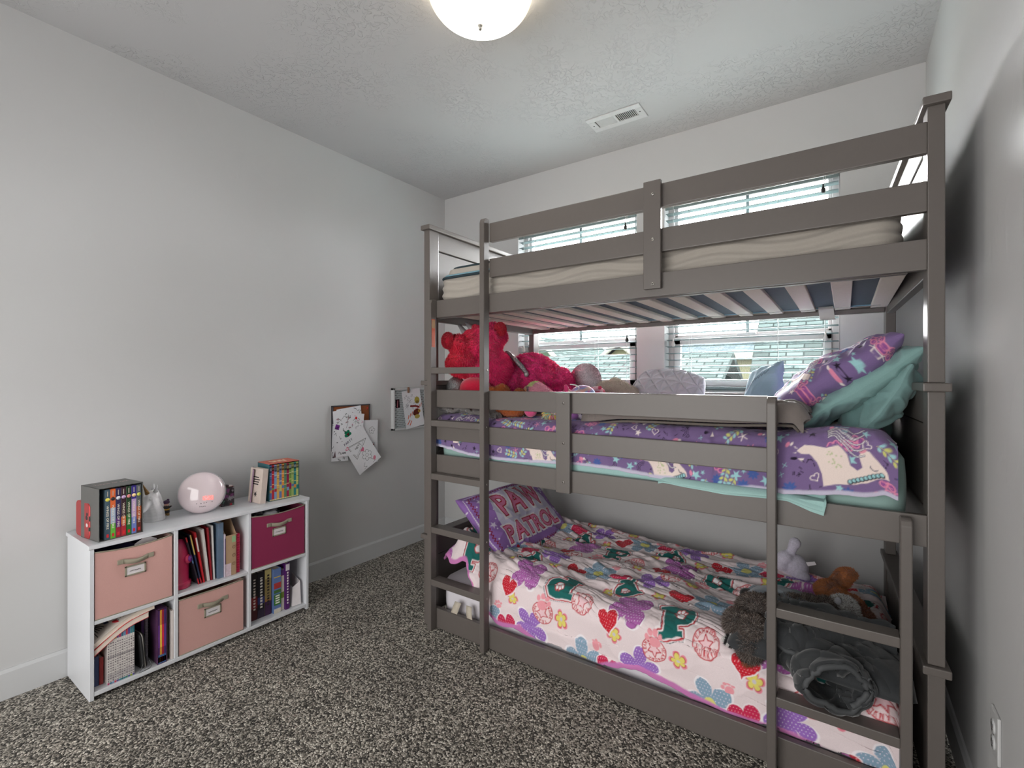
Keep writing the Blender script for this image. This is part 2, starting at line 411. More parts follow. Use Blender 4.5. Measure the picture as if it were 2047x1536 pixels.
# carpet: floor slab with a gently uneven pile and speckled loops
def carpet_material():
    m = bpy.data.materials.new('speckled_carpet'); m.use_nodes = True; nt = m.node_tree; b = nt.nodes['Principled BSDF']; L = nt.links.new
    tc = nt.nodes.new('ShaderNodeTexCoord')
    wob = nt.nodes.new('ShaderNodeTexNoise'); wob.inputs['Scale'].default_value = 60
    addv = nt.nodes.new('ShaderNodeMix'); addv.data_type = 'RGBA'; addv.blend_type = 'ADD'; addv.inputs[0].default_value = 0.006
    L(tc.outputs['Object'], wob.inputs['Vector']); L(tc.outputs['Object'], addv.inputs[6]); L(wob.outputs['Color'], addv.inputs[7])
    v = nt.nodes.new('ShaderNodeTexVoronoi'); v.inputs['Scale'].default_value = 165; L(addv.outputs[2], v.inputs['Vector'])
    sp = nt.nodes.new('ShaderNodeSeparateColor'); L(v.outputs['Color'], sp.inputs['Color'])
    r = nt.nodes.new('ShaderNodeValToRGB'); e = r.color_ramp.elements
    e[0].position = 0.0; e[0].color = lin((44, 41, 38)) + (1,)
    e[1].position = 1.0; e[1].color = lin((226, 220, 208)) + (1,)
    for p, c in ((0.30, (80, 76, 70)), (0.52, (134, 128, 118)), (0.8, (178, 171, 160))):
        q = e.new(p); q.color = lin(c) + (1,)
    L(sp.outputs[0], r.inputs['Fac'])
    big = nt.nodes.new('ShaderNodeTexNoise'); big.inputs['Scale'].default_value = 2.6; big.inputs['Detail'].default_value = 3; L(tc.outputs['Object'], big.inputs['Vector'])
    mr = nt.nodes.new('ShaderNodeMapRange'); mr.inputs['From Min'].default_value = 0.3; mr.inputs['From Max'].default_value = 0.7; mr.inputs['To Min'].default_value = 0.82; mr.inputs['To Max'].default_value = 1.16
    L(big.outputs['Fac'], mr.inputs['Value'])
    hs = nt.nodes.new('ShaderNodeHueSaturation'); L(r.outputs['Color'], hs.inputs['Color']); L(mr.outputs['Result'], hs.inputs['Value'])
    L(hs.outputs['Color'], b.inputs['Base Color']); b.inputs['Roughness'].default_value = 0.95; b.inputs['Specular IOR Level'].default_value = 0.1; b.inputs['Sheen Weight'].default_value = 0.1
    bp = nt.nodes.new('ShaderNodeBump'); bp.inputs['Strength'].default_value = 1.0; bp.inputs['Distance'].default_value = 0.006; bp.invert = True
    L(v.outputs['Distance'], bp.inputs['Height']); L(bp.outputs['Normal'], b.inputs['Normal'])
    return m
m_carpet = carpet_material()
nx_, ny_ = 300, 360
gx, gy = np.meshgrid(np.linspace(0, RX, nx_), np.linspace(0, RY, ny_), indexing='ij')
gz = 0.0015 * fbm(gx * 14, gy * 14, 3, 3)
fl = sheet('floor', gx, gy, gz - 0.001, None, m_carpet, flip=True); struct(fl)
fl.data.materials.clear(); fl.data.materials.append(m_carpet)

# ------------------------------------------------------------------ windows
m_vinyl = M('white_vinyl', (176, 168, 168), rough=0.35, nscale=6, nvar=0.01, bump=0.0)
m_grille = M('dark_window_grille', (70, 82, 84), rough=0.4, bump=0)
def glass_material():
    m = bpy.data.materials.new('window_glass'); m.use_nodes = True; nt = m.node_tree; nt.nodes.clear(); L = nt.links.new
    o = nt.nodes.new('ShaderNodeOutputMaterial'); t = nt.nodes.new('ShaderNodeBsdfTransparent'); g = nt.nodes.new('ShaderNodeBsdfGlossy')
    g.inputs['Roughness'].default_value = 0.02; t.inputs['Color'].default_value = (0.955, 0.965, 0.965, 1)
    mx = nt.nodes.new('ShaderNodeMixShader'); fr = nt.nodes.new('ShaderNodeFresnel'); fr.inputs['IOR'].default_value = 1.25
    L(fr.outputs['Fac'], mx.inputs['Fac']); L(t.outputs[0], mx.inputs[1]); L(g.outputs[0], mx.inputs[2]); L(mx.outputs[0], o.inputs['Surface'])
    return m
m_glass = glass_material()
for n, (x0, x1) in ((1, W1), (2, W2)):
    w = empty('window_%d' % n, ((x0 + x1) / 2, RY + 0.10, WZ[0])); struct(w); w.matrix_world
    w.location = (0, 0, 0)
    ya, yb = RY + 0.085, RY + 0.138; z0, z1 = WZ; zm = 1.50; f = 0.035
    fr = MB()
    fr.box(x0, x0 + f, ya, yb, z0, z1, 0.003); fr.box(x1 - f, x1, ya, yb, z0, z1, 0.003)
    fr.box(x0, x1, ya, yb, z0, z0 + f, 0.003); fr.box(x0, x1, ya, yb, z1 - f, z1, 0.003)
    fr.build('window_frame', m_vinyl, w)
    sa = MB(); s_ = 0.04; a0, a1 = x0 + f, x1 - f                 # lower sash (inner), with its rails
    sa.box(a0, a0 + s_, ya - 0.01, ya + 0.02, z0 + f, zm, 0.003); sa.box(a1 - s_, a1, ya - 0.01, ya + 0.02, z0 + f, zm, 0.003)
    sa.box(a0, a1, ya - 0.01, ya + 0.02, z0 + f, z0 + f + s_, 0.003); sa.box(a0, a1, ya - 0.01, ya + 0.02, zm - 0.03, zm + 0.015, 0.003)
    sa.box((a0 + a1) / 2 - 0.05, (a0 + a1) / 2 + 0.05, ya - 0.015, ya + 0.01, zm + 0.012, zm + 0.024, 0.003)
    sa.build('lower_sash', m_vinyl, w)
    su = MB(); u_ = 0.018
    su.box(a0, a0 + u_, ya + 0.024, yb - 0.004, zm, z1 - f, 0.003); su.box(a1 - u_, a1, ya + 0.024, yb - 0.004, zm, z1 - f, 0.003)
    su.box(a0, a1, ya + 0.024, yb - 0.004, zm - 0.02, zm + 0.03, 0.003)
    su.build('upper_sash', m_vinyl, w)
    BX('grille_bar', ((x0 + x1) / 2 - 0.009, (x0 + x1) / 2 + 0.009, ya + 0.036, ya + 0.042, zm + 0.03, z1 - f), m_grille, w)
    gp = MB(); gp.box(a0 + s_, a1 - s_, ya + 0.004, ya + 0.006, z0 + f + s_, zm - 0.03); gp.build('glass_pane', m_glass, w)
    gp = MB(); gp.box(a0 + u_, a1 - u_, ya + 0.030, ya + 0.032, zm + 0.03, z1 - f); gp.build('glass_pane', m_glass, w)
    st = BX('window_sill', (x0 - 0.0, x1 + 0.0, RY - 0.006, ya - 0.012, WZ[0] - 0.001, WZ[0] + 0.012), m_trim, w, bev=0.003)

# blinds: two things, slats open and level, each slat a part
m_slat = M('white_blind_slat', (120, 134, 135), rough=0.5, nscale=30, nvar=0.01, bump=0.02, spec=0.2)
m_cord = M('white_cord', (225, 225, 222), rough=0.8, bump=0)
m_tassel_w = M('pale_plastic_tassel', (205, 203, 198), rough=0.4, bump=0)
m_tassel_d = M('dark_plastic_tassel', (28, 26, 24), rough=0.4, bump=0)
def slat_mesh(x0, x1):
    n = 7; ys = np.linspace(-0.024, 0.024, n); zc = 0.0022 * (1 - (ys / 0.024) ** 2)
    v = []
    for x in (x0, x1):
        v += [(x, y, z + 0.0014) for y, z in zip(ys, zc)] + [(x, y, z - 0.0014) for y, z in zip(ys[::-1], zc[::-1])]
    k = 2 * n; f = [[i, (i + 1) % k, k + (i + 1) % k, k + i] for i in range(k)] + [list(range(k))[::-1], list(range(k, 2 * k))]
    me = bpy.data.meshes.new('slat'); me.from_pydata(v, [], f); me.update(); me.materials.append(m_slat); return me
for n, (x0, x1), lab in ((1, W1, 'white slatted blind in the left window, behind the pink plush dragon'), (2, W2, 'white slatted blind in the right window, behind the white pintuck pillow')):
    yb = RY + 0.028
    w = empty('window_blind', ((x0 + x1) / 2, yb, WZ[1]), label=lab, cat='blind')
    hw = (x1 - x0) / 2 - 0.006; P = lambda *a: a
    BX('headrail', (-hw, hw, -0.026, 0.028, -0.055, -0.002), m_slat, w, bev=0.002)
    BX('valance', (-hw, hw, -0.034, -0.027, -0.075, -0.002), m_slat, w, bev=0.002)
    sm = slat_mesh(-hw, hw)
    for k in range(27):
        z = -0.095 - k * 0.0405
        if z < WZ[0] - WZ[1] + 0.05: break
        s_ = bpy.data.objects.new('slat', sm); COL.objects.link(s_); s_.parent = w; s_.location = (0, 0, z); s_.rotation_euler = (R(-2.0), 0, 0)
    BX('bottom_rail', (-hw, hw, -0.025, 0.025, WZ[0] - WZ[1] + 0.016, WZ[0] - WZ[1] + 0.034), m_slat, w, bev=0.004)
    for lx in (-hw + 0.14, 0.165, hw - 0.06):
        lc = MB()
        for dy in (-0.0265, 0.0265): lc.tube([(lx, dy, -0.06), (lx, dy, WZ[0] - WZ[1] + 0.03)], 0.0008, 5)
        lc.build('ladder_string', m_cord, w)
    for sx, zt, mt, nm in ((hw - 0.055, -0.82 if n == 1 else -0.86, m_tassel_d if n == 1 else m_tassel_w, 'tassel'), (-hw + 0.05, -0.86, m_tassel_w, 'tassel'), (hw - 0.065, -0.10, m_tassel_d, 'tassel')):
        cd = MB(); cd.tube([(sx, -0.036, -0.05), (sx, -0.036, zt)], 0.0011, 5); co = cd.build('pull_cord', m_cord, w)
        t = MB(); t.lathe([(0, 0), (0.0035, -0.001), (0.004, -0.012), (0.010, -0.026), (0.0105, -0.038), (0.006, -0.045), (0, -0.045)], (sx, -0.036, zt), 14)
        t.build('tassel', mt, co)

# ------------------------------------------------------------------ neighbouring houses outside
def shingle_material(name, rgb):
    m = M(name, rgb, rough=0.9, nscale=12, nvar=0.1, bump=0.0, spec=0.0)
    nt = m.node_tree; b = nt.nodes['Principled BSDF']; L = nt.links.new
    tc = nt.nodes.new('ShaderNodeTexCoord'); br = nt.nodes.new('ShaderNodeTexBrick')
    br.inputs['Scale'].default_value = 1.0; br.inputs['Brick Width'].default_value = 0.34; br.inputs['Row Height'].default_value = 0.14; br.inputs['Mortar Size'].default_value = 0.016
    c = tuple(v * 0.34 for v in lin(rgb)); br.inputs['Color1'].default_value = tuple(v * 0.75 for v in c) + (1,); br.inputs['Color2'].default_value = tuple(min(1, v * 1.5) for v in c) + (1,); br.inputs['Mortar'].default_value = tuple(v * 0.35 for v in c) + (1,)
    L(tc.outputs['UV'], br.inputs['Vector']); L(br.outputs['Color'], b.inputs['Base Color'])
    return m
m_shin = shingle_material('grey_green_shingles', (70, 80, 78)); m_shin2 = shingle_material('blue_grey_shingles', (72, 82, 86))
m_cream = M('cream_house_siding', (74, 74, 58), rough=0.8, nscale=3, bump=0.0, spec=0.0); m_fascia = M('pale_fascia', (84, 85, 78), rough=0.7, bump=0, spec=0.0)
m_green = M('sage_house_siding', (44, 54, 44), rough=0.8, bump=0, spec=0.0)
m_hwin = M('house_window_glass', (60, 74, 90), rough=0.15, bump=0)
def house(name, label, x0, x1, y0, y1, zb, ze, zr, ridge, mw, mr, wins=()):
    h = empty(name, ((x0 + x1) / 2, (y0 + y1) / 2, zb), label=label, cat='house')
    cx, cy = (x0 + x1) / 2, (y0 + y1) / 2; X0, X1, Y0, Y1 = x0 - cx, x1 - cx, y0 - cy, y1 - cy; Z = lambda z: z - zb
    if ridge == 'x':
        v = [(X0, Y0, 0), (X1, Y0, 0), (X1, Y1, 0), (X0, Y1, 0), (X0, Y0, Z(ze)), (X1, Y0, Z(ze)), (X1, Y1, Z(ze)), (X0, Y1, Z(ze)), (X0, 0, Z(zr)), (X1, 0, Z(zr))]
        f = [[0, 1, 5, 4], [1, 2, 6, 9, 5], [2, 3, 7, 6], [3, 0, 4, 8, 7]]
    else:
        v = [(X0, Y0, 0), (X1, Y0, 0), (X1, Y1, 0), (X0, Y1, 0), (X0, Y0, Z(ze)), (X1, Y0, Z(ze)), (X1, Y1, Z(ze)), (X0, Y1, Z(ze)), (0, Y0, Z(zr)), (0, Y1, Z(zr))]
        f = [[0, 1, 5, 8, 4], [1, 2, 6, 5], [2, 3, 7, 9, 6], [3, 0, 4, 7]]
    pydata('wall', v, f, mw, h)
    o = 0.35
    if ridge == 'x':
        sl = (Z(zr) - Z(ze)) / (-Y0); e = Z(ze) - o * sl
        quads = [[(X0 - o, Y0 - o, e), (X1 + o, Y0 - o, e), (X1 + o, 0, Z(zr)), (X0 - o, 0, Z(zr))], [(X1 + o, Y1 + o, e), (X0 - o, Y1 + o, e), (X0 - o, 0, Z(zr)), (X1 + o, 0, Z(zr))]]
    else:
        sl = (Z(zr) - Z(ze)) / (-X0); e = Z(ze) - o * sl
        quads = [[(X0 - o, Y1 + o, e), (X0 - o, Y0 - o, e), (0, Y0 - o, Z(zr)), (0, Y1 + o, Z(zr))], [(X1 + o, Y0 - o, e), (X1 + o, Y1 + o, e), (0, Y1 + o, Z(zr)), (0, Y0 - o, Z(zr))]]
    for q in quads:
        V = [tuple(np.array(p) + (0, 0, 0.14)) for p in q] + [p for p in q]
        ro = pydata('roof', V, [[0, 1, 2, 3], [7, 6, 5, 4], [0, 4, 5, 1], [1, 5, 6, 2], [2, 6, 7, 3], [3, 7, 4, 0]], mr, h)
        uv = ro.data.uv_layers.new(name='UVMap'); a = np.array(q[0]); bx = np.array(q[1]) - a; W = np.linalg.norm(bx); bx = bx / W; by = np.array(q[3]) - np.array(q[0]); Hh = np.linalg.norm(by); by = by / Hh
        for lp in ro.data.loops:
            p = np.array(ro.data.vertices[lp.vertex_index].co) - a; uv.data[lp.index].uv = (float(p @ bx), float(p @ by))
    fa = MB()
    if ridge != 'x':
        for s_ in (-1, 1): fa.tube([(s_ * (-X0 + o), Y0 - o - 0.02, e + 0.05), (0, Y0 - o - 0.02, Z(zr) + 0.07)], 0.09, 6)
    else:
        fa.box(X0 - o, X1 + o, Y0 - o - 0.05, Y0 - o, e - 0.02, e + 0.16)
    fa.build('fascia', m_fascia, h)
    for (wx, wz) in wins:
        wo_ = BX('window', (wx - cx - 0.32, wx - cx + 0.32, Y0 - 0.05, Y0 + 0.02, Z(wz) - 0.35, Z(wz) + 0.35), m_fascia, h, bev=0.01)
        BX('pane', (wx - cx - 0.25, wx - cx + 0.25, Y0 - 0.06, Y0 - 0.045, Z(wz) - 0.28, Z(wz) + 0.28), m_hwin, wo_)
    return h
G0 = -3.0
house('neighbour_house', 'large shingle roofed house filling the right part of the right window', 1.30, 9.0, 11.5, 17.0, G0, 0.2, 2.72, 'x', m_cream, m_shin)
house('neighbour_house', 'low shingle roofed house below the cream gable in the right window', -5.2, 0.50, 8.6, 14.0, G0, 0.35, 1.66, 'x', m_cream, m_shin)
house('neighbour_house', 'cream house with blue grey roof seen over the low roof in the right window', -2.2, 2.2, 18.6, 24.0, G0, 2.05, 2.75, 'x', m_cream, m_shin2, ((-0.9, 1.6),))
house('neighbour_house', 'sage green gabled house seen through the left window', -8.2, -6.1, 17.0, 22.0, G0, 1.7, 2.75, 'y', m_green, m_shin)
house('neighbour_house', 'small cream gabled house right of the sage gable in the left window', -5.15, -3.2, 17.8, 22.0, G0, 1.75, 2.5, 'y', m_cream, m_shin2, ((-4.3, 1.5),))
house('neighbour_house', 'wide house with grey green roof at the left edge of the left window', -13.9, -9.2, 13.5, 20.0, G0, 1.2, 2.6, 'x', m_cream, m_shin)
gr = BX('ground', (-40, 40, 4.5, 60, G0 - 0.1, G0), M('dry_lawn', (32, 35, 28), rough=0.95, nscale=1.5, nvar=0.2, bump=0.0, spec=0.0)); gr['kind'] = 'structure'

# ------------------------------------------------------------------ ceiling lamp, vent, outlet
def alabaster():
    m = bpy.data.materials.new('alabaster_glass'); m.use_nodes = True; nt = m.node_tree; b = nt.nodes['Principled BSDF']; L = nt.links.new
    tc = nt.nodes.new('ShaderNodeTexCoord'); n = nt.nodes.new('ShaderNodeTexNoise'); n.inputs['Scale'].default_value = 7; n.inputs['Distortion'].default_value = 2.5
    L(tc.outputs['Object'], n.inputs['Vector'])
    sx = nt.nodes.new('ShaderNodeSeparateXYZ'); L(tc.outputs['Object'], sx.inputs[0])
    hr = nt.nodes.new('ShaderNodeMapRange'); hr.inputs['From Min'].default_value = -0.186; hr.inputs['From Max'].default_value = -0.04; L(sx.outputs['Z'], hr.inputs['Value'])
    r = nt.nodes.new('ShaderNodeValToRGB'); e = r.color_ramp.elements          # thick veined rim glows dim and tan, the belly by the bulbs bright
    e[0].position = 0.0; e[0].color = (1.0, 0.975, 0.90, 1); e[1].position = 1.0; e[1].color = (0.085, 0.055, 0.036, 1)
    for p_, c_ in ((0.30, (0.9, 0.87, 0.78, 1)), (0.48, (0.17, 0.155, 0.11, 1)), (0.62, (0.100, 0.080, 0.054, 1))):
        q = e.new(p_); q.color = c_
    L(hr.outputs['Result'], r.inputs['Fac']); L(r.outputs['Color'], b.inputs['Emission Color'])
    mr = nt.nodes.new('ShaderNodeMapRange'); mr.inputs['To Min'].default_value = 7.0; mr.inputs['To Max'].default_value = 12.0
    L(n.outputs['Fac'], mr.inputs['Value']); L(mr.outputs['Result'], b.inputs['Emission Strength'])
    b.inputs['Base Color'].default_value = (0.9, 0.85, 0.75, 1); b.inputs['Roughness'].default_value = 0.25
    return m
m_metal = M('brushed_nickel', (150, 146, 140), rough=0.3, metal=1.0, bump=0.02)
lamp = empty('ceiling_lamp', (1.625, 2.06, RZ), label='round alabaster glass bowl lamp glowing on the ceiling', cat='lamp')
LB = MB(); LB.lathe([(0, -0.001), (0.10, -0.001), (0.105, -0.02), (0.09, -0.035), (0.03, -0.04), (0.008, -0.05), (0.008, -0.185)], n=40); LB.build('ceiling_base', m_metal, lamp)
prof = [(0.196 * math.sin(a), -0.045 - 0.16 * (1 - (1 - math.cos(a)) ** 0 * 1) * 0 - 0.136 * (math.cos(a))) for a in [R(90 - q) for q in range(0, 91, 6)]]
prof = [(0.190, -0.040), (0.195, -0.044)] + prof + [(0.0, -0.176)] + [(0.188 * math.sin(R(90 - q)), -0.043 - 0.130 * math.cos(R(90 - q))) for q in range(84, -1, -6)] + [(0.190, -0.040)]
bo = MB(); bo.lathe([(max(r, 0), z) for r, z in prof if not (r < 1e-4 and z > -0.172)], n=56); bo.build('glass_bowl', alabaster(), lamp)
fi = MB(); fi.lathe([(0, -0.180), (0.010, -0.181), (0.012, -0.186), (0.006, -0.190), (0.007, -0.196), (0.004, -0.201), (0, -0.202)], n=20); fi.build('finial', m_metal, lamp)
for k in range(2):
    bl = MB(); bl.ball((0.07 * (1 - 2 * k), 0, -0.085), (0.026, 0.026, 0.036), 16); bl.build('light_bulb', M('lit_bulb', (255, 240, 215), emit=(255, 226, 180), estr=10.0, bump=0), lamp)

m_vent = M('white_vent_metal', (200, 200, 200), rough=0.4, bump=0.0); m_dark = M('dark_gap', (18, 18, 18), rough=0.9, bump=0)
ve = empty('ceiling_vent', (1.658, 3.25, RZ), label='white louvred air vent in the ceiling above the bed', cat='vent')
v = MB(); hx, hy = 0.158, 0.077; ix, iy = 0.118, 0.038
v.box(-hx, hx, -hy, -iy, -0.007, 0, 0.002); v.box(-hx, hx, iy, hy, -0.007, 0, 0.002); v.box(-hx, -ix, -iy, iy, -0.007, 0, 0.002); v.box(ix, hx, -iy, iy, -0.007, 0, 0.002); v.box(-0.006, 0.006, -iy, iy, -0.007, 0, 0.001)
v.build('vent_frame', m_vent, ve)
BX('duct_shadow', (-ix, ix, -iy, iy, -0.0012, -0.0004), m_dark, ve)
for s_ in (-1, 1):
    for k in range(11):
        x = s_ * (0.012 + k * 0.0098)
        MB().box(x - 0.0007, x + 0.0075, -iy, iy, -0.0052, -0.0040, rot=(0, R(32 * s_), 0)).build('louvre', m_vent, ve)
for s_ in (-1, 1):
    sc_ = MB(); sc_.ball((s_ * 0.137, 0, -0.0072), (0.004, 0.004, 0.002), 10); sc_.build('screw', m_dark, ve)

ou = empty('power_outlet', (RX, 2.347, 0.382), label='white double power outlet low on the right wall', cat='outlet')
BX('cover_plate', (-0.007, 0, -0.036, 0.036, -0.058, 0.058), m_vent, ou, bev=0.003, seg=2)
for zc in (-0.02, 0.02):
    so = MB(); so.cyl((-0.0095, 0, zc), (-0.006, 0, zc), 0.017, n=24); so_ = so.build('socket', m_trim, ou)
    sl = MB()
    for yy, hh in ((-0.006, 0.005), (0.006, 0.004)): sl.box(-0.0100, -0.0094, yy - 0.001, yy + 0.001, zc + 0.003 - hh, zc + 0.003 + hh)
    sl.cyl((-0.0100, 0, zc - 0.009), (-0.0094, 0, zc - 0.009), 0.0025, n=10)
    sl.build('slot', m_dark, so_)
sc_ = MB(); sc_.ball((-0.0072, 0, 0), (0.001, 0.003, 0.003), 10); sc_.build('screw', m_metal, ou)
# ------------------------------------------------------------------ triple bunk bed
m_bed = M('taupe_grey_painted_wood', (98, 92, 88), rough=0.38, nscale=60, nvar=0.03, bump=0.05, bscale=30, spec=0.45)
m_slatw = M('raw_pine_slat', (205, 196, 184), rough=0.8, nscale=90, nvar=0.08, bump=0.2)
m_bolt = M('bolt_metal', (190, 185, 180), rough=0.3, metal=0.9, bump=0)
XL, XR, YF, YB = 0.938, 2.948, 2.455, 3.520          # outer faces of the bed frame
bed = empty('bunk_bed', (0, 0, 0), label='tall taupe grey wooden triple bunk bed with two ladders', cat='bed')
PX_, PY_ = 0.038, 0.068                               # post section
levels = ((0.0, 0.440), (0.465, 1.228), (1.252, 2.026))
def end_frame(x0, side):
    """one end of the bed: posts, caps and panels of the three stacked bunks; side=+1 right end (leans back a little inwards)"""
    T = Matrix.Identity(4)
    if side > 0: T = Matrix.Translation((x0 + PX_, YF, 0)) @ Matrix.Rotation(R(2.2), 4, 'Z') @ Matrix.Translation((-x0 - PX_, -YF, 0))
    def put(name, box, bev, mat=m_bed):
        o = BX(name, box, mat, bed, bev=bev, seg=2); o.data.transform(T); return o
    for (za, zb), (pa, pb) in zip(levels, ((0.05, 0.440), (0.80, 1.228), (1.57, 2.026))):
        for ya in (YF, YB - PY_): put('post', (x0, x0 + PX_, ya, ya + PY_, za, zb), 0.003)
        put('end_cap', (x0 - 0.012, x0 + PX_ + 0.012, YF - 0.014, YB + 0.012, zb, zb + 0.024), 0.004)
        o = MB(); c = x0 + PX_ / 2
        o.box(c - 0.009, c + 0.009, YF + PY_, YB - PY_, pa, pb - 0.10, 0.001)
        o.box(c - 0.014, c + 0.014, YF + PY_, YB - PY_, pb - 0.095, pb, 0.002)
        if pa > 0.5: o.box(c - 0.014, c + 0.014, YF + PY_, YB - PY_, pa - 0.01, pa + 0.085, 0.002)
        p = o.build('end_panel', m_bed, bed); p.data.transform(T)
end_frame(XL, -1); end_frame(XR - PX_, 1)
def bolt(x, y, z, parent, d=(0, -1, 0), r=0.0062):
    p = Vector((x, y, z)); d = Vector(d); b = MB(); b.cyl(p, p + d * 0.002, r, r * 0.85, 16); b.cyl(p + d * 0.002, p + d * 0.0024, r * 0.42, n=6, mat=1)
    return b.build('bolt', [m_bolt, m_dark], parent)
xi0, xi1 = XL + PX_, XR - PX_
RT = 0.024                                           # rail thickness
rails = {}
def rail(name, x0, x1, z0, z1, y=YF): return BX(name, (x0, x1, y, y + RT, z0, z1), m_bed, bed, bev=0.003, seg=2)
rail('guard_rail', 1.362, xi1, 1.898, 1.986); rail('guard_rail', 1.362, xi1, 1.734, 1.820); rail('side_rail', xi0, xi1, 1.570, 1.657)
rail('guard_rail', xi0, 2.514, 1.118, 1.206); rail('guard_rail', xi0, 2.514, 0.955, 1.036); rail('side_rail', xi0, xi1, 0.790, 0.879)
rail('side_rail', xi0, xi1, 0.004, 0.102)
for z0, z1 in ((1.570, 1.657), (0.790, 0.879), (0.004, 0.102), (1.075, 1.185), (1.80, 1.86)): rail('side_rail' if z1 - z0 < 0.1 else 'back_guard_rail', xi0 - 0.0, xi1 - 0.034, z0, z1, YB - RT - 0.02)
for x, z0, z1, zs in ((2.102, 1.596, 1.996, (1.945, 1.778, 1.613)), (1.728, 0.788, 1.202, (1.162, 0.995, 0.834))):
    o = BX('centre_stile', (x, x + 0.065, YF - 0.020, YF - 0.0005, z0, z1), m_bed, bed, bev=0.003, seg=2)
    for z in zs: bolt(x + 0.036, YF - 0.020, z, o)
def ladder(xa, xb, zta, ztb, rungs, tag):
    SD = 0.042; SW = 0.027; y0 = YF - SD
    for x, zt in ((xa, zta), (xb, ztb)):
        prof = [(y0, 0.0), (YF - 0.0005, 0.0), (YF - 0.0005, zt), (y0 + 0.018, zt), (y0 + 0.006, zt - 0.006), (y0, zt - 0.022)]
        o = MB(); t = Matrix(((0, 0, 1, x), (1, 0, 0, 0), (0, 1, 0, 0), (0, 0, 0, 1)))
        o.prism(prof, SW, t, bev=0.0025); s_ = o.build('ladder_stile', m_bed, bed)
        if x == xb:
            for z in rungs: bolt(x + SW, y0 + 0.024, z - 0.002, s_, (1, 0, 0), 0.005)
    for z in rungs:
        b = MB(); b.box(xa + SW, xb, y0 + 0.002, y0 + 0.060, z - 0.015, z + 0.015, 0.003, seg=2); b.build('ladder_rung', m_bed, bed)
ladder(1.000, 1.336, 1.660, 2.004, (1.302, 1.040, 0.775, 0.508, 0.246), 'a')
ladder(2.514, 2.848, 1.206, 0.872, (0.520, 0.237), 'b')
# the rung tops of the mid bunk end, hooks and bed slats
for zb, n_ in ((1.590, 14), (0.808, 14), (0.030, 14)):
    for k in range(n_ if zb > 1 else 7):
        x = 1.03 + (k if zb > 1 else k * 2.1) * 0.1375
        b = MB(); b.box(x, x + 0.062, YF + RT + 0.002, YB - RT - 0.022, zb, zb + 0.016, 0.002); b.build('slat', m_slatw, bed)
    for yy in (YF + RT + 0.0005, YB - RT - 0.044): BX('slat_support', (xi0, xi1 - 0.04, yy, yy + 0.022, zb - 0.022, zb - 0.0005), m_bed, bed, bev=0.002)
sw = MB()
for yy in (2.62, 3.36): sw.tube([(1.0 + q * 0.0925, yy, 1.5895 - (0.003 if q % 2 else 0)) for q in range(21)], 0.0015, 5)
sw.build('slat_strap', M('grey_strap', (170, 165, 160), bump=0), bed)
for x in (1.12, 1.38, 1.78, 2.08, 2.3, 2.55, 2.74):
    b = MB(); b.cyl((x, YB - RT - 0.0205, 1.600), (x, YB - RT - 0.0215, 1.600), 0.005, n=12); b.build('bolt', m_dark, bed)
b = BX('warning_label', (1.001 + 0.027, 1.0278, YF - 0.036, YF - 0.012, 1.42, 1.56), M('orange_sticker', (196, 84, 40), bump=0, rough=0.4), bed); b['label'] = 'orange and tan warning sticker'
BX('warning_label', (1.0271, 1.0282, YF - 0.034, YF - 0.013, 1.515, 1.556), M('tan_sticker', (176, 140, 96), bump=0, rough=0.4), bed)

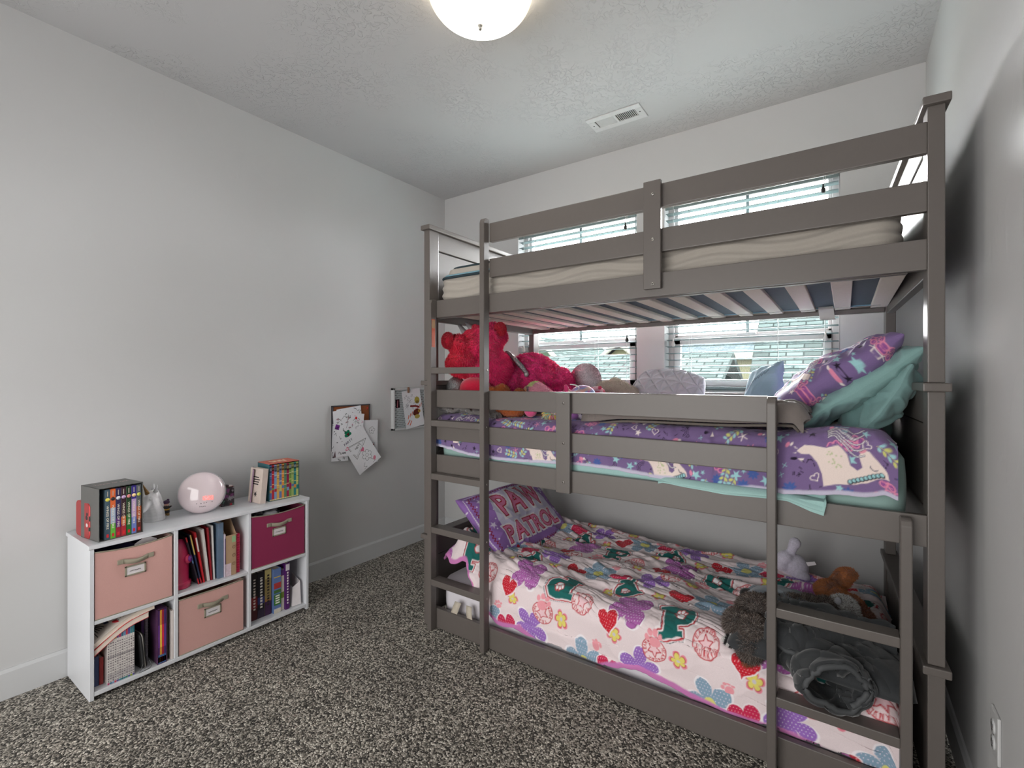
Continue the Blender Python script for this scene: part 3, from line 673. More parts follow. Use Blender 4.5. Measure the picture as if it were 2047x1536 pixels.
# ------------------------------------------------------------------ mattresses
def mattress(name, label, x0, x1, y0, y1, z0, z1, mat, piping, rnd=0.05, quilt=0.0, wave=None):
    """rounded block mattress with piping along both edges; slight bulging sides"""
    cx, cy = (x0 + x1) / 2, (y0 + y1) / 2; root = empty(name, (cx, cy, z0), label=label, cat='mattress')
    hx, hy, h = (x1 - x0) / 2, (y1 - y0) / 2, z1 - z0
    n = 360; t = np.linspace(0, 2 * np.pi, n, endpoint=False); rc = 0.07
    # rounded rectangle outline, arc-length-like
    pts = []
    def arc(cx_, cy_, a0): return [(cx_ + rc * math.cos(a0 + q * math.pi / 2 / 10), cy_ + rc * math.sin(a0 + q * math.pi / 2 / 10)) for q in range(11)]
    cs = arc(hx - rc, hy - rc, 0) + arc(-hx + rc, hy - rc, math.pi / 2) + arc(-hx + rc, -hy + rc, math.pi) + arc(hx - rc, -hy + rc, 1.5 * math.pi)
    P = []
    for i in range(len(cs)):
        a = np.array(cs[i]); b_ = np.array(cs[(i + 1) % len(cs)]); L = np.linalg.norm(b_ - a); k = max(1, int(L / 0.012))
        for q in range(k): P.append(a + (b_ - a) * q / k)
    P = np.array(P); N = len(P); nr = P / np.maximum(np.abs(P).max(1, keepdims=True), 1e-6)
    s_ = np.concatenate([[0], np.cumsum(np.linalg.norm(np.diff(P, axis=0), axis=1))])
    Z = np.linspace(0, 1, 40 if quilt else 20); V = []
    nrm = np.roll(P, -1, 0) - np.roll(P, 1, 0); nrm = np.stack([nrm[:, 1], -nrm[:, 0]], 1); nrm /= np.linalg.norm(nrm, axis=1, keepdims=True)
    for z in Z:
        bulge = 0.006 * math.sin(z * math.pi)
        d = bulge + (quilt * np.cos(2 * np.pi * (z * h / 0.038 + 0.35 * np.sin(s_ / 0.075))) if quilt else 0)
        inset = -0.006 if z in (Z[0], Z[-1]) else 0
        V.append(np.column_stack([P + nrm * (d + inset if np.ndim(d) else d + inset) [..., None] if np.ndim(d) else P + nrm * (d + inset), np.full(N, z * h)]))
    rings = V
    for k, fr in enumerate((0.97, 0.9, 0.7, 0.35)):     # domed top
        rings.append(np.column_stack([P * fr, np.full(N, h + (0.004, 0.010, 0.014, 0.016)[k])]))
    Vv = np.concatenate(rings); F = grid_faces(len(rings), N, True).tolist(); F.append(list(range(N))[::-1]); F.append(list(range((len(rings) - 1) * N, len(rings) * N)))
    pydata('mattress_body', Vv, F, mat, root, True)
    if piping:
        for zz in (0.006, h - 0.004):
            b = MB(); b.tube([(p[0] * 1.003, p[1] * 1.006, zz) for p in P[::2]], 0.006, 6, closed=True); b.build('piping', piping, root)
    return root
m_matt = M('beige_knit_mattress_cover', (168, 161, 152), rough=0.9, nscale=200, nvar=0.05, bump=0.2, sheen=0.2)
m_navy = M('dark_teal_piping', (34, 52, 60), rough=0.7, bump=0.05); m_ltp = M('pale_blue_piping', (120, 158, 172), rough=0.7, bump=0.05)
mt = mattress('mattress', 'beige quilted mattress with dark piping on the top bunk', 0.992, 2.858, 2.505, 3.440, 1.607, 1.775, m_matt, None, quilt=0.0038)
# a pillow-top layer with its own piping, and the dark woven underside
pt = mattress('pillow_top_tmp', '', 1.02, 2.85, 2.52, 3.43, 1.777, 1.822, m_matt, None)
for c in list(pt.children):
    c.name = 'pillow_top'; w_ = c.matrix_world; c.parent = mt; c.location = Vector(pt.location) - Vector(mt.location)
bpy.data.objects.remove(pt)
def loop_tube(name, x0, x1, y0, y1, z, rc, r, mat, parent, off, wob=0.0):
    pts = []
    for (cx, cy, a0) in ((x1 - rc, y1 - rc, 0), (x0 + rc, y1 - rc, 90), (x0 + rc, y0 + rc, 180), (x1 - rc, y0 + rc, 270)):
        for q in range(0, 91, 9): pts.append((cx + rc * math.cos(R(a0 + q)) - off[0], cy + rc * math.sin(R(a0 + q)) - off[1], z - off[2] + wob * math.sin(q + a0)))
    b = MB(); b.tube(pts, r, 8, closed=True); return b.build(name, mat, parent)
L0 = tuple(mt.location)
loop_tube('piping', 0.990, 2.860, 2.503, 3.442, 1.776, 0.07, 0.007, m_navy, mt, L0)
loop_tube('piping', 1.002, 2.856, 2.507, 3.438, 1.786, 0.07, 0.005, m_ltp, mt, L0)
loop_tube('piping', 1.030, 2.840, 2.530, 3.420, 1.826, 0.09, 0.007, m_navy, mt, L0)
BX('underside', (0.996 - L0[0], 2.855 - L0[0], 2.51 - L0[1], 3.435 - L0[1], -0.0035, -0.0005), M('dark_slate_ticking', (66, 76, 86), rough=0.9, nscale=60, nvar=0.15, bump=0.3), mt)
loop_tube('piping', 0.994, 2.857, 2.51, 3.437, 1.6062, 0.06, 0.008, m_ltp, mt, L0, 0.001)
b = MB()
n_ = 12; V = []
for i in range(n_):
    t = i / (n_ - 1)
    for x in (2.615, 2.675): V.append((x + 0.02 * t * t - L0[0], 3.40 - 0.045 * t - L0[1], 1.604 - 0.075 * t + 0.012 * math.sin(t * 7) - L0[2]))
pydata('care_tag', V, grid_faces(n_, 2), M('white_tag', (215, 213, 210), bump=0), mt, True)
m_mint = M('mint_cotton', (146, 176, 170), rough=0.85, nscale=300, nvar=0.04, bump=0.25, sheen=0.15, bscale=700)
mattress('mattress', 'mint green sheeted mattress on the middle bunk', 1.0, 2.868, 2.500, 3.450, 0.826, 1.030, m_mint, None)
m_white = M('white_cotton', (224, 220, 226), rough=0.85, nscale=300, nvar=0.03, bump=0.2, sheen=0.15, bscale=600)
mattress('mattress', 'white sheeted mattress on the bottom bunk', 1.0, 2.850, 2.520, 3.450, 0.048, 0.225, m_white, None)
# ------------------------------------------------------------------ bookcase
m_lam = M('white_laminate', (214, 216, 220), rough=0.35, nscale=10, nvar=0.01, bump=0.02)
BXF = 0.313                                           # front plane of the bookcase
Y0b, Y1b, ZT = 1.275, 2.200, 0.612
bc = empty('cube_bookcase', (0.16, (Y0b + Y1b) / 2, 0), label='low white six cube bookcase against the left wall', cat='bookcase')
OX, OY = 0.16, (Y0b + Y1b) / 2
def bpart(name, x0, x1, y0, y1, z0, z1): return BX(name, (x0 - OX, x1 - OX, y0 - OY, y1 - OY, z0, z1), m_lam, bc, bev=0.0015)
T = 0.015; D1, D2 = 1.5625, 1.8775; SZ = 0.297; XB = 0.018
bpart('top_panel', 0.012, BXF + 0.004, Y0b - 0.004, Y1b + 0.004, ZT - 0.016, ZT)
for y in (Y0b, Y1b - T): bpart('side_panel', XB, BXF, y, y + T, 0.004, ZT - 0.0163)
for y in (D1, D2): bpart('divider', XB + 0.005, BXF - 0.001, y, y + T, 0.0353, ZT - 0.0163)
bpart('bottom_panel', XB, BXF - 0.0005, Y0b + T + 0.0003, Y1b - T - 0.0003, 0.018, 0.035)
for a, b_ in ((Y0b + T, D1), (D1 + T, D2), (D2 + T, Y1b - T)): bpart('shelf', XB + 0.005, BXF - 0.001, a + 0.0003, b_ - 0.0003, SZ, SZ + T)
bpart('back_panel', 0.014, XB - 0.0003, Y0b + 0.002, Y1b - 0.002, 0.02, ZT - 0.0165)
for k, z in enumerate((0.32,)):
    s_ = MB(); s_.ball((BXF - 0.10 - OX, Y0b - OY - 0.0005, z), (0.004, 0.001, 0.004), 10); s_.build('cam_cover', m_lam, bc)

# fabric bins ------------------------------------------------------
m_trimc = M('khaki_webbing', (148, 142, 124), rough=0.9, nscale=400, nvar=0.08, bump=0.3)
m_card = M('white_card', (222, 216, 218), rough=0.6, bump=0.0)
m_ink = M('black_ink', (24, 22, 24), rough=0.6, bump=0)
m_inkg = M('pencil_grey_ink', (120, 112, 116), rough=0.6, bump=0)
def scribble(name, m, w, h, n, mat, parent, seed=1, r=0.0007):
    rs = random.Random(seed); pts = []
    for k in range(n):
        t = k / (n - 1); pts.append(m @ Vector((-w / 2 + w * t + rs.uniform(-.3, .3) * w / n * 2, h * (0.5 if k % 2 else -0.35) * rs.uniform(.4, 1), 0.0005)))
    b = MB(); b.tube(pts, r, 4); return b.build(name, mat, parent)
def bin_(label, rgb, y0, y1, z0, z1, seed, sag):
    mt = M('felt_%d_%d' % (rgb[0], seed), rgb, rough=0.92, nscale=350, nvar=0.05, bump=0.25, sheen=0.2)
    xf = BXF - 0.004; xb = 0.035; yc = (y0 + y1) / 2
    r = empty('fabric_bin', ((xf + xb) / 2, yc, z0), label=label, cat='storage bin', group='fabric bins in the bookcase')
    ox, oy, oz = (xf + xb) / 2, yc, z0
    hw = (y1 - y0) / 2; h = z1 - z0; n, m_ = 24, 20
    # front and other sides as one thin shell; the front top edge sags a little
    def wall_pts(u, v):                                # u along outline 0..4, v height
        k = int(min(u, 3.9999)); t = u - k
        cx = [(xf, -hw), (xf, hw), (xb, hw), (xb, -hw), (xf, -hw)]
        a, b_ = cx[k], cx[k + 1]; x = a[0] + (b_[0] - a[0]) * t; y = a[1] + (b_[1] - a[1]) * t
        zz = v * h
        if k == 0:
            s_ = math.sin(t * math.pi); x -= 0.006 * s_ * v * (0.6 + 0.4 * math.sin(3 * t + seed)); zz -= sag * s_ * v ** 3; 
        return (x - ox, y, zz)
    nu = 64; V = [wall_pts(4 * i / nu, j / m_) for i in range(nu) for j in range(m_ + 1)]
    F = [[i * (m_ + 1) + j, ((i + 1) % nu) * (m_ + 1) + j, ((i + 1) % nu) * (m_ + 1) + j + 1, i * (m_ + 1) + j + 1] for i in range(nu) for j in range(m_)]
    F.append([i * (m_ + 1) for i in range(nu)][::-1])
    o = pydata('bin_body', V, F, mt, r); sd = o.modifiers.new('t', 'SOLIDIFY'); sd.thickness = 0.003; sd.offset = -1
    tr = MB(); tr.tube([wall_pts(4 * i / nu, 1.0) for i in range(nu)], 0.0028, 6, closed=True); tr.build('top_trim', m_trimc, r)
    tr = MB(); tr.tube([wall_pts(i / 16, 0.006) for i in range(17)], 0.0022, 6); tr.build('bottom_trim', m_trimc, r)
    # handle strap: flat at the two ends, bowed off the front in the middle
    zh = h * 0.765; L = 0.064 * (hw * 2 / 0.27); prof = []
    nh = 18
    V = []
    for i in range(nh + 1):
        t = i / nh; yy = -L + 2 * L * t; bow = 0.0 if t < .16 or t > .84 else math.sin((t - .16) / .68 * math.pi) * 0.013
        dz = -0.006 * math.sin((t - .16) / .68 * math.pi) if .16 < t < .84 else 0
        for zz in (-0.0095, 0.0095): V.append((xf - ox + 0.0008 + bow - 0.003 * math.sin(math.pi * (0.5 + yy / (2 * hw))), yy - 0.004 + 0.006, zh + zz + dz + 0.0))
    ho = pydata('handle', V, grid_faces(nh + 1, 2), m_trimc, r, True); sd = ho.modifiers.new('t', 'SOLIDIFY'); sd.thickness = 0.0018; sd.offset = 0
    for e in (-1, 1): BX('stitch_patch', (xf - ox + 0.0002, xf - ox + 0.0022, e * L * 0.84 - 0.0095 + 0.002, e * L * 0.84 + 0.0095 + 0.002, zh - 0.0085, zh + 0.0085), m_trimc, ho, bev=0.0005)
    zl = h * 0.60; fx = xf - ox - 0.0012
    lh = MB(); W_, H_ = 0.036, 0.021; t_ = 0.006
    for bx in ((-W_, W_, H_ - t_, H_), (-W_, W_, -H_, -H_ + t_), (-W_, -W_ + t_, -H_, H_), (W_ - t_, W_, -H_, H_)): lh.box(fx, fx + 0.003, bx[0] + 0.0, bx[1] + 0.0, zl + bx[2], zl + bx[3], 0.0006)
    lo = lh.build('label_holder', m_trimc, r)
    ca = BX('label_card', (fx - 0.0002, fx + 0.0012, -W_ + t_, W_ - t_, zl - H_ + t_, zl + H_ - t_), m_card, lo)
    scribble('handwriting', frame_mat((fx + 0.0014, 0, zl - 0.002), (0, 1, 0), (0, 0, 1)), 0.038, 0.007, 16, m_inkg if seed != 2 else m_ink, ca, seed)
    return r
m_dusty = (204, 158, 150)
bin_('dusty pink fabric bin in the upper left cube of the bookcase', m_dusty, Y0b + T + 0.003, D1 - 0.008, SZ + T + 0.0005, 0.580, 1, 0.012)
bin_('dusty pink fabric bin in the lower middle cube, under the pink lantern', m_dusty, D1 + T + 0.004, D2 - 0.022, 0.0355, 0.282, 2, 0.003)
bin_('raspberry fabric bin in the upper right cube of the bookcase', (136, 22, 72), D2 + T + 0.004, Y1b - T - 0.008, SZ + T + 0.0005, 0.575, 3, 0.012)
def crumple(name, label, cat, c, r, rgb, seed, stripes=None, amp=0.35):
    n = 40; u, v = np.meshgrid(np.linspace(0, 2 * np.pi, n, endpoint=False), np.linspace(0.02, np.pi - 0.02, n // 2), indexing='ij')
    d = np.stack([np.cos(u) * np.sin(v), np.sin(u) * np.sin(v), np.cos(v)], -1)
    k = 1 + amp * vn(d[..., 0] * 3 + 20, d[..., 1] * 3 + d[..., 2] * 2.3 + 20, seed) + amp * 0.4 * ridge(d[..., 0] * 5 + 20, d[..., 2] * 5 + 20, seed + 1)
    P = d * k[..., None] * np.array(r) ; P[..., 2] = np.maximum(P[..., 2], -r[2] * 0.8)
    P = P.reshape(n, -1, 3).transpose(1, 0, 2)
    col = np.tile(np.array(lin(rgb)), (P.shape[0] * n, 1))
    if stripes:
        w = ss(-.2, .2, np.sin(P[..., 0].ravel() / r[0] * 9 + 2 * vn(P[..., 1].ravel() * 30 + 9, P[..., 2].ravel() * 30 + 9, 3))); col = col * w[:, None] + np.array(lin(stripes)) * (1 - w[:, None])
    o = pydata(name, P.reshape(-1, 3), grid_faces(P.shape[0], n, True), MA('crumpled_cloth'), None, True, col); o.location = c
    return setp(o, label, cat)
crumple('folded_cloth', 'dark indigo crumpled fabric showing in the top of the upper left pink bin', 'cloth', (0.16, 1.415, 0.505), (0.075, 0.095, 0.060), (44, 38, 74), 5)
pp = MB(); pp.prism([(0, 0), (0.06, 0.0), (0.07, 0.05), (0.03, 0.075), (-0.01, 0.05)], 0.001, frame_mat((0.262, 1.44, 0.520), (0, 1, 0.05), (0.25, 0, 0.97))); setp(pp.build('paper_sheet', m_card), 'white sheet of paper poking out of the upper left pink bin', 'paper')
crumple('striped_cloth', 'white and grey striped crumpled cloth in the raspberry bin', 'cloth', (0.20, 2.02, 0.525), (0.08, 0.07, 0.052), (226, 226, 230), 8, (70, 74, 88))

# books -------------------------------------------------------------
m_page = M('book_pages', (226, 214, 200), rough=0.9, nscale=4, nvar=0.04, bump=0)
def book(name, label, group, y, th, z, h, d, rgb, xs=None, lean=0.0, parts=True, title=None, trgb=(235, 230, 225), tsize=0.6, marks=(), rough=0.35, cat='book', page=None, zrot=0.0):
    """upright book, spine towards the room (+x); y = left edge of the spine as seen, th = thickness"""
    xs = BXF - 0.02 if xs is None else xs
    r = MB(); c = 0.0016
    r.box(-d, 0, 0, c, 0, h, 0.0004); r.box(-d, 0, th - c, th, 0, h, 0.0004); r.box(-c * 1.2, 0.0008, 0, th, 0, h, 0.0006)
    mt = M('cover_%d_%d_%d' % tuple(rgb), rgb, rough=rough, nscale=30, nvar=0.12, bump=0.02)
    o = r.build(name, mt); o.location = (xs, y, z); o.rotation_euler = (R(lean), 0, R(zrot)); setp(o, label, cat, group)
    if parts:
        BX('pages', (-d + 0.003, -c, c + 0.0001, th - c - 0.0001, 0.002, h - 0.003), page or m_page, o)
        for (a, b_, mr) in marks:                       # coloured bands printed across the spine: fractions of height
            BX('spine_band', (0.0007, 0.0013, 0.0004, th - 0.0004, a * h, b_ * h), M('cover_%d_%d_%d' % tuple(mr), mr, rough=rough, nscale=30, nvar=0.12, bump=0.02), o)
    if title:
        text, f0, f1 = title
        # reads top to bottom: local x -> -z, local y -> -y? glyph up points to viewer's right
        m = frame_mat((0.0016, th / 2, (f0 + f1) / 2 * h), (0, 0, -1), (0, 1, 0))
        text_mesh('title_lettering', text, th * tsize, m, M('ink_%d_%d_%d' % tuple(trgb), trgb, rough=0.5, bump=0), o, width=(f0 - f1) * -h if f1 > f0 else (f0 - f1) * h, z=0.0)
    return o
ZB = ZT + 0.0005
# the seven dragon novels in their slipcase on top, left
bs = [((70, 92, 106), (240, 226, 90), [(0.0, .28, (60, 84, 98))]), ((222, 104, 52), (40, 30, 40), [(0.0, .3, (96, 178, 62)), (.3, .62, (168, 184, 204))]), ((44, 38, 84), (232, 232, 240), [(0.0, .2, (150, 34, 52)), (.2, .38, (92, 40, 120))]),
      ((60, 34, 44), (206, 172, 214), [(0.0, .24, (164, 36, 46)), (.24, .40, (200, 110, 60))]), ((30, 62, 34), (226, 140, 140), [(0.0, .42, (36, 110, 44))]), ((56, 44, 132), (244, 212, 150), [(0.0, .34, (110, 128, 196)), (.34, .72, (190, 160, 200))]), ((92, 100, 104), (208, 212, 92), [(0.0, .28, (92, 46, 34)), (.28, .55, (176, 84, 40))])]
sc = MB(); Yc, Xc, Wc, Hc, Dc = 1.300, 0.288, 0.172, 0.212, 0.15
names = ['first', 'second', 'third', 'fourth', 'fifth', 'sixth', 'last']
cols = ['slate blue', 'orange and lime', 'navy and purple', 'dark maroon and red', 'dark green', 'violet and lavender', 'grey and rust']
box_rot = 12.0
def place_rel(o, base, ang, off):
    c_, s_ = math.cos(R(ang)), math.sin(R(ang)); o.location = (base[0] + off[0] * c_ - off[1] * s_, base[1] + off[0] * s_ + off[1] * c_, base[2] + off[2]); o.rotation_euler.z = R(ang)
base1 = (0.293, 1.308, ZB); a1 = 7.0
th_ = 0.0172; gap0 = 0.022
bw = gap0 + 7 * 0.0182 + 0.004
sl = MB(); sl.box(-Dc, 0.0015, 0, 0.002, 0, Hc, 0.0004); sl.box(-Dc, 0.0015, bw - 0.002, bw, 0, Hc, 0.0004); sl.box(-Dc, 0.0015, 0, bw, Hc - 0.002, Hc, 0.0004); sl.box(-Dc, 0.0015, 0, bw, 0, 0.002, 0.0004); sl.box(-Dc, -Dc + 0.002, 0, bw, 0, Hc)
so = sl.build('book_slipcase', M('grey_card_slipcase', (92, 92, 90), rough=0.45, nscale=18, nvar=0.15, bump=0.02)); setp(so, 'grey card slipcase holding seven dragon novels on the bookcase', 'book box'); place_rel(so, base1, a1, (0, 0, 0))
text_mesh('slipcase_lettering', 'WINGS OF FIRE', 0.018, frame_mat((-0.085, bw / 2, Hc + 0.0004), (0, 1, 0), (-1, 0, 0)), M('pale_pink_ink', (206, 170, 170), bump=0), so, width=0.12)
for k, (rgb, em, marks) in enumerate(bs):
    o = book('novel', '%s spined dragon novel, %s of seven in the grey slipcase' % (cols[k], names[k]), 'dragon novels in the grey slipcase', 0, th_, 0, 0.200, 0.135, rgb, marks=marks, title=('WINGS OF FIRE', .20, .68), trgb=(236, 228, 206), tsize=0.62)
    place_rel(o, base1, a1, (-0.004, gap0 + k * 0.0182, 0.0026))
    e = MB(); e.cyl((0.0008, th_ / 2, 0.160), (0.0018, th_ / 2, 0.160), 0.0072, n=20); e.build('emblem', M('emblem_%d' % k, em, bump=0, rough=0.4), o)
    BX('publisher_mark', (0.0008, 0.0019, 0.005, 0.0122, 0.008, 0.021), M('red_mark', (206, 36, 44), bump=0, rough=0.4), o)
    BX('author_line', (0.0008, 0.0015, th_ / 2 - 0.0014, th_ / 2 + 0.0014, 0.173, 0.193), M('pale_ink', (190, 180, 165), bump=0), o)
# red tin case behind the slipcase
rt = empty('metal_case', (0.155, 1.292, ZB), (0, 0, R(4)), label='red rounded metal case standing at the left end of the bookcase', cat='case')
t = MB(); poly = []
for (cx_, cz_, a0) in ((0.05, 0.125, 0), (-0.05, 0.125, 90), (-0.05, 0.02, 180), (0.05, 0.02, 270)):
    for q in range(0, 91, 15): poly.append((cx_ + 0.02 * math.cos(R(a0 + q)), cz_ + 0.02 * math.sin(R(a0 + q))))
t.prism(poly, 0.012, frame_mat((0, 0.000, 0), (-1, 0, 0), (0, 0, 1)), bev=0.002)
for (ux, uz, ur, um) in ((0.015, 0.10, 0.010, 1), (0.010, 0.085, 0.013, 1), (0.012, 0.055, 0.011, 2)): t.ball((ux + .03, 0.0005, uz), (ur, 0.0012, ur * .8), 12, mat=um)
lid_ = t.build('lid', [M('red_tin', (172, 36, 38), rough=0.3, metal=0.3, nscale=20, nvar=0.1, bump=0.02), M('dark_decal', (40, 34, 40), bump=0), M('pale_decal', (206, 200, 200), bump=0)], rt)
t = MB(); t.prism(poly, 0.012, frame_mat((0, 0.0145, 0), (-1, 0, 0), (0, 0, 1)), bev=0.002); t.build('tray', M('silver_tin', (176, 176, 178), rough=0.3, metal=0.8, bump=0), rt)
t = MB(); t.box(0.0685, 0.0705, -0.002, 0.005, 0.075, 0.095); t.box(0.0685, 0.0705, -0.003, 0.004, 0.035, 0.05); t.build('clasp', m_metal, rt)

# second boxed set on top, right: twelve thin books
cols2 = [(86, 112, 168), (176, 38, 52), (122, 150, 186), (206, 160, 84), (92, 116, 166), (214, 140, 66), (84, 128, 96), (146, 26, 70), (112, 146, 72), (150, 172, 96), (40, 124, 124), (186, 190, 110)]
cn2 = ['cornflower blue', 'red', 'pale blue', 'tan yellow', 'medium blue', 'orange', 'green', 'crimson', 'moss green', 'light green', 'teal', 'olive yellow']
base2 = (0.232, 2.025, ZB); a2 = -2.0; w2 = 0.165; H2, D2_ = 0.196, 0.125
sl = MB(); sl.box(-D2_, 0.001, 0, 0.0016, 0, H2); sl.box(-D2_, 0.001, w2 - 0.0016, w2, 0, H2); sl.box(-D2_, 0.001, 0, w2, 0, 0.0016); sl.box(-D2_, -D2_ + 0.0016, 0, w2, 0, H2)
so = sl.build('book_slipcase', M('teal_card_slipcase', (44, 92, 100), rough=0.45, nscale=20, nvar=0.15, bump=0.02)); setp(so, 'teal and orange card slipcase holding twelve thin paperbacks', 'book box'); place_rel(so, base2, a2, (0, 0, 0))
BX('slipcase_top', (-D2_, 0.001, 0.0004, w2 - 0.0004, H2 + 0.0001, H2 + 0.0018), M('orange_red_card', (204, 92, 66), rough=0.45, nscale=12, nvar=0.3, bump=0.02), so)
b = MB()
for k in range(6): b.box(-0.09, -0.04, 0.04 + k * 0.014, 0.05 + k * 0.014, H2 + 0.0018, H2 + 0.0022, rot=(0, 0, 0.15 * (-1) ** k))
b.build('slipcase_print', M('cream_print', (232, 206, 176), bump=0), so)
rs = random.Random(4); tk = (w2 - 0.0036) / 12
for k, rgb in enumerate(cols2):
    oc = cols2[(k * 5 + 3) % 12]; dk = tuple(int(c * .5) for c in rgb)
    j1, j2, j3 = rs.uniform(-.05, .05), rs.uniform(-.08, .08), rs.uniform(-.04, .04); mk = [(0.0, 0.03, (226, 210, 150)), (0.62 + j1, 0.635 + j1, dk), (0.2 + 0.12 * rs.random(), 0.36 + j2, oc), (0.46 + j2, 0.475 + j2, (235, 215, 130)), (0.70 + j3, 0.71 + j3, (230, 220, 190)), (0.80 + j3, 0.97, dk), (0.85 + j3, 0.93 + j1 * .4, (206, 186, 120) if k % 2 else (176, 186, 206))]
    o = book('thin_paperback', '%s thin paperback in the teal slipcase' % cn2[k], 'thin paperbacks in the teal slipcase', 0, tk - 0.0007, 0, 0.187, 0.11, rgb, marks=mk)
    place_rel(o, base2, a2, (-0.004, 0.0019 + k * tk, 0.0022))
# pale paperbacks leaning against the slipcase
o = book('paperback', 'pale pinkish paperback leaning against the boxed set, pages forward', 'books leaning on the boxed set', 0, 0.030, 0, 0.178, 0.112, (206, 190, 180)); o.location = (0.150, 1.952, ZB); o.rotation_euler = (R(-7), 0, R(-14))
o.location = (0.240, 1.972, ZB + 0.001); o.rotation_euler = (R(-5.5), 0, R(3))
for z_, w_ in ((0.13, .05), (0.118, .07), (0.106, .06), (0.094, .05)): BX('back_cover_text', (-0.056 - w_ / 2, -0.056 + w_ / 2, -0.0006, 0.0001, z_, z_ + 0.005), m_ink, o)
bb = MB(); bb.prism(rotp(star(7, .35), (0, 0), .3, 0.035), 0.0005, frame_mat((-0.05, -0.0001, 0.045), (1, 0, 0), (0, 0, 1))); bb.build('cover_drawing', m_ink, o)
o = book('thin_picture_book', 'thin mauve picture book leaning at the left of the pale paperback', 'books leaning on the boxed set', 0, 0.006, 0, 0.172, 0.11, (150, 120, 140)); o.location = (0.170, 1.955, ZB + 0.001); o.rotation_euler = (R(-5), 0, R(-26))
# small patterned tin behind the light
tn = empty('card_tin', (0.135, 1.862, ZB), (0, 0, R(-6)), label='small red and grey patterned tin beside the round light', cat='tin')
P_ = np.stack(np.meshgrid(np.linspace(0, 0.062, 60), np.linspace(0, 0.095, 90), indexing='ij'), -1).reshape(-1, 2)
pc = Paint(P_, (60, 50, 56)); rs = random.Random(2)
for k in range(26):
    c = (rs.uniform(0, .062), rs.uniform(0, .095)); pc.poly(rotp(heart() if k % 3 else star(6, .5), c, rs.uniform(0, 6), rs.uniform(.012, .03)), rs.choice([(176, 30, 40), (150, 150, 152), (90, 84, 92), (120, 60, 110), (30, 26, 30), (70, 104, 90)]))
n1, n2 = 60, 90; g = P_.reshape(n1, n2, 2)
sheet('front_print', np.full((n1, n2), 0.0005), g[..., 0] - 0.031, g[..., 1], pc.C, MA('printed_tin', rough=0.35, sheen=0, bump=0.0, spec=0.5), tn)
BX('tin_body', (-0.03, 0.0, -0.031, 0.031, 0, 0.095), M('red_tin2', (150, 40, 44), rough=0.35, metal=0.3, bump=0), tn, bev=0.002)
bb = MB(); bb.ball((-0.012, -0.024, 0.100), 0.008, 12); bb.ball((-0.012, -0.004, 0.099), (0.012, 0.016, 0.008), 12, mat=1); bb.ball((-0.012, 0.014, 0.098), (0.010, 0.013, 0.006), 12, mat=0); bb.build('figure_lid', [M('white_resin', (220, 216, 214), bump=0), M('dark_resin', (54, 40, 44), bump=0)], tn)

# wake-up light -----------------------------------------------------
wl = empty('sunrise_alarm_light', (0.155, 1.735, ZB), (0, 0, R(-30)), label='round pale pink sunrise alarm light showing 12:28', cat='alarm clock')
m_dome = M('glossy_pale_dome', (222, 206, 210), rough=0.12, bump=0, coat=0.6, nscale=3)
b = MB(); b.lathe([(0.0, 0.052)] + [(0.098 * math.sin(a), 0.052 * math.cos(a)) for a in [R(q) for q in range(4, 91, 4)]] + [(0.098, -0.002)], (0, 0, 0), 64)
db = b.build('light_dome', m_dome, wl); tilt = Matrix.Translation((0.0, 0, 0.0955)) @ Matrix.Rotation(R(78), 4, 'Y'); db.data.transform(tilt)
b = MB(); b.lathe([(0.0985, -0.001), (0.1005, -0.006), (0.098, -0.014), (0.070, -0.034), (0.02, -0.042), (0, -0.043)], n=64); rb = b.build('back_shell', M('grey_white_plastic', (196, 196, 200), rough=0.3, bump=0), wl); rb.data.transform(tilt)
b = MB(); b.box(-0.055, 0.0, -0.04, 0.04, 0.0, 0.012, 0.004, seg=2); b.build('foot', M('grey_white_plastic', (196, 196, 200), rough=0.3, bump=0), wl)
def dome_pt(u, v, lift=0.0006):                        # u right as seen, v up on the dome face
    r2 = (u * u + v * v) / 0.098 ** 2; zz = 0.052 * math.sqrt(max(0, 1 - r2)) + lift
    return tilt @ Vector((-v, u, zz))
m_led = M('red_led', (255, 120, 110), emit=(255, 110, 100), estr=1.3, bump=0)
def dome_text(name, s, size, u0, v0, mat, width):
    V, T, w = text_tris(s, size, 'b' if s == '' else ''); V[:, 0] *= width / w
    pydata(name, [tuple(dome_pt(u0 + p[0] - width / 2, v0 + p[1] - size * .35)) for p in V], T, mat, wl)
segs = {'1': 'bc', '2': 'abged', '8': 'abcdefg'}
b = MB(); x = 0.004
def seg7(ch, x):
    w, h = 0.0085, 0.0085; S = {'a': ((0, 2 * h), (w, 2 * h)), 'b': ((w, h), (w, 2 * h)), 'c': ((w, 0), (w, h)), 'd': ((0, 0), (w, 0)), 'e': ((0, 0), (0, h)), 'f': ((0, h), (0, 2 * h)), 'g': ((0, h), (w, h))}
    for k in segs[ch]:
        (a0, b0), (a1_, b1_) = S[k]; b.tube([dome_pt(x + a0, -0.036 + b0, 0.001), dome_pt(x + a1_, -0.036 + b1_, 0.001)], 0.0011, 5)
for ch in '12': seg7(ch, x); x += 0.0125
for dv in (0.004, 0.012): b.ball(dome_pt(x - 0.0015, -0.036 + dv, 0.001), 0.0012, 6)
x += 0.002
for ch in '28': seg7(ch, x); x += 0.0125
b.build('clock_digits', m_led, wl)
b = MB()
for u in (-0.014, 0.004, 0.016, 0.026, 0.048): b.ball(dome_pt(u, -0.052 + abs(u) * .12, 0.0), 0.0021, 8)
b.build('touch_icons', M('grey_icon', (120, 108, 112), bump=0), wl)
dome_text('brand_lettering', 'PHILIPS', 0.007, 0.010, -0.066, M('grey_brand', (84, 78, 80), bump=0), 0.026)

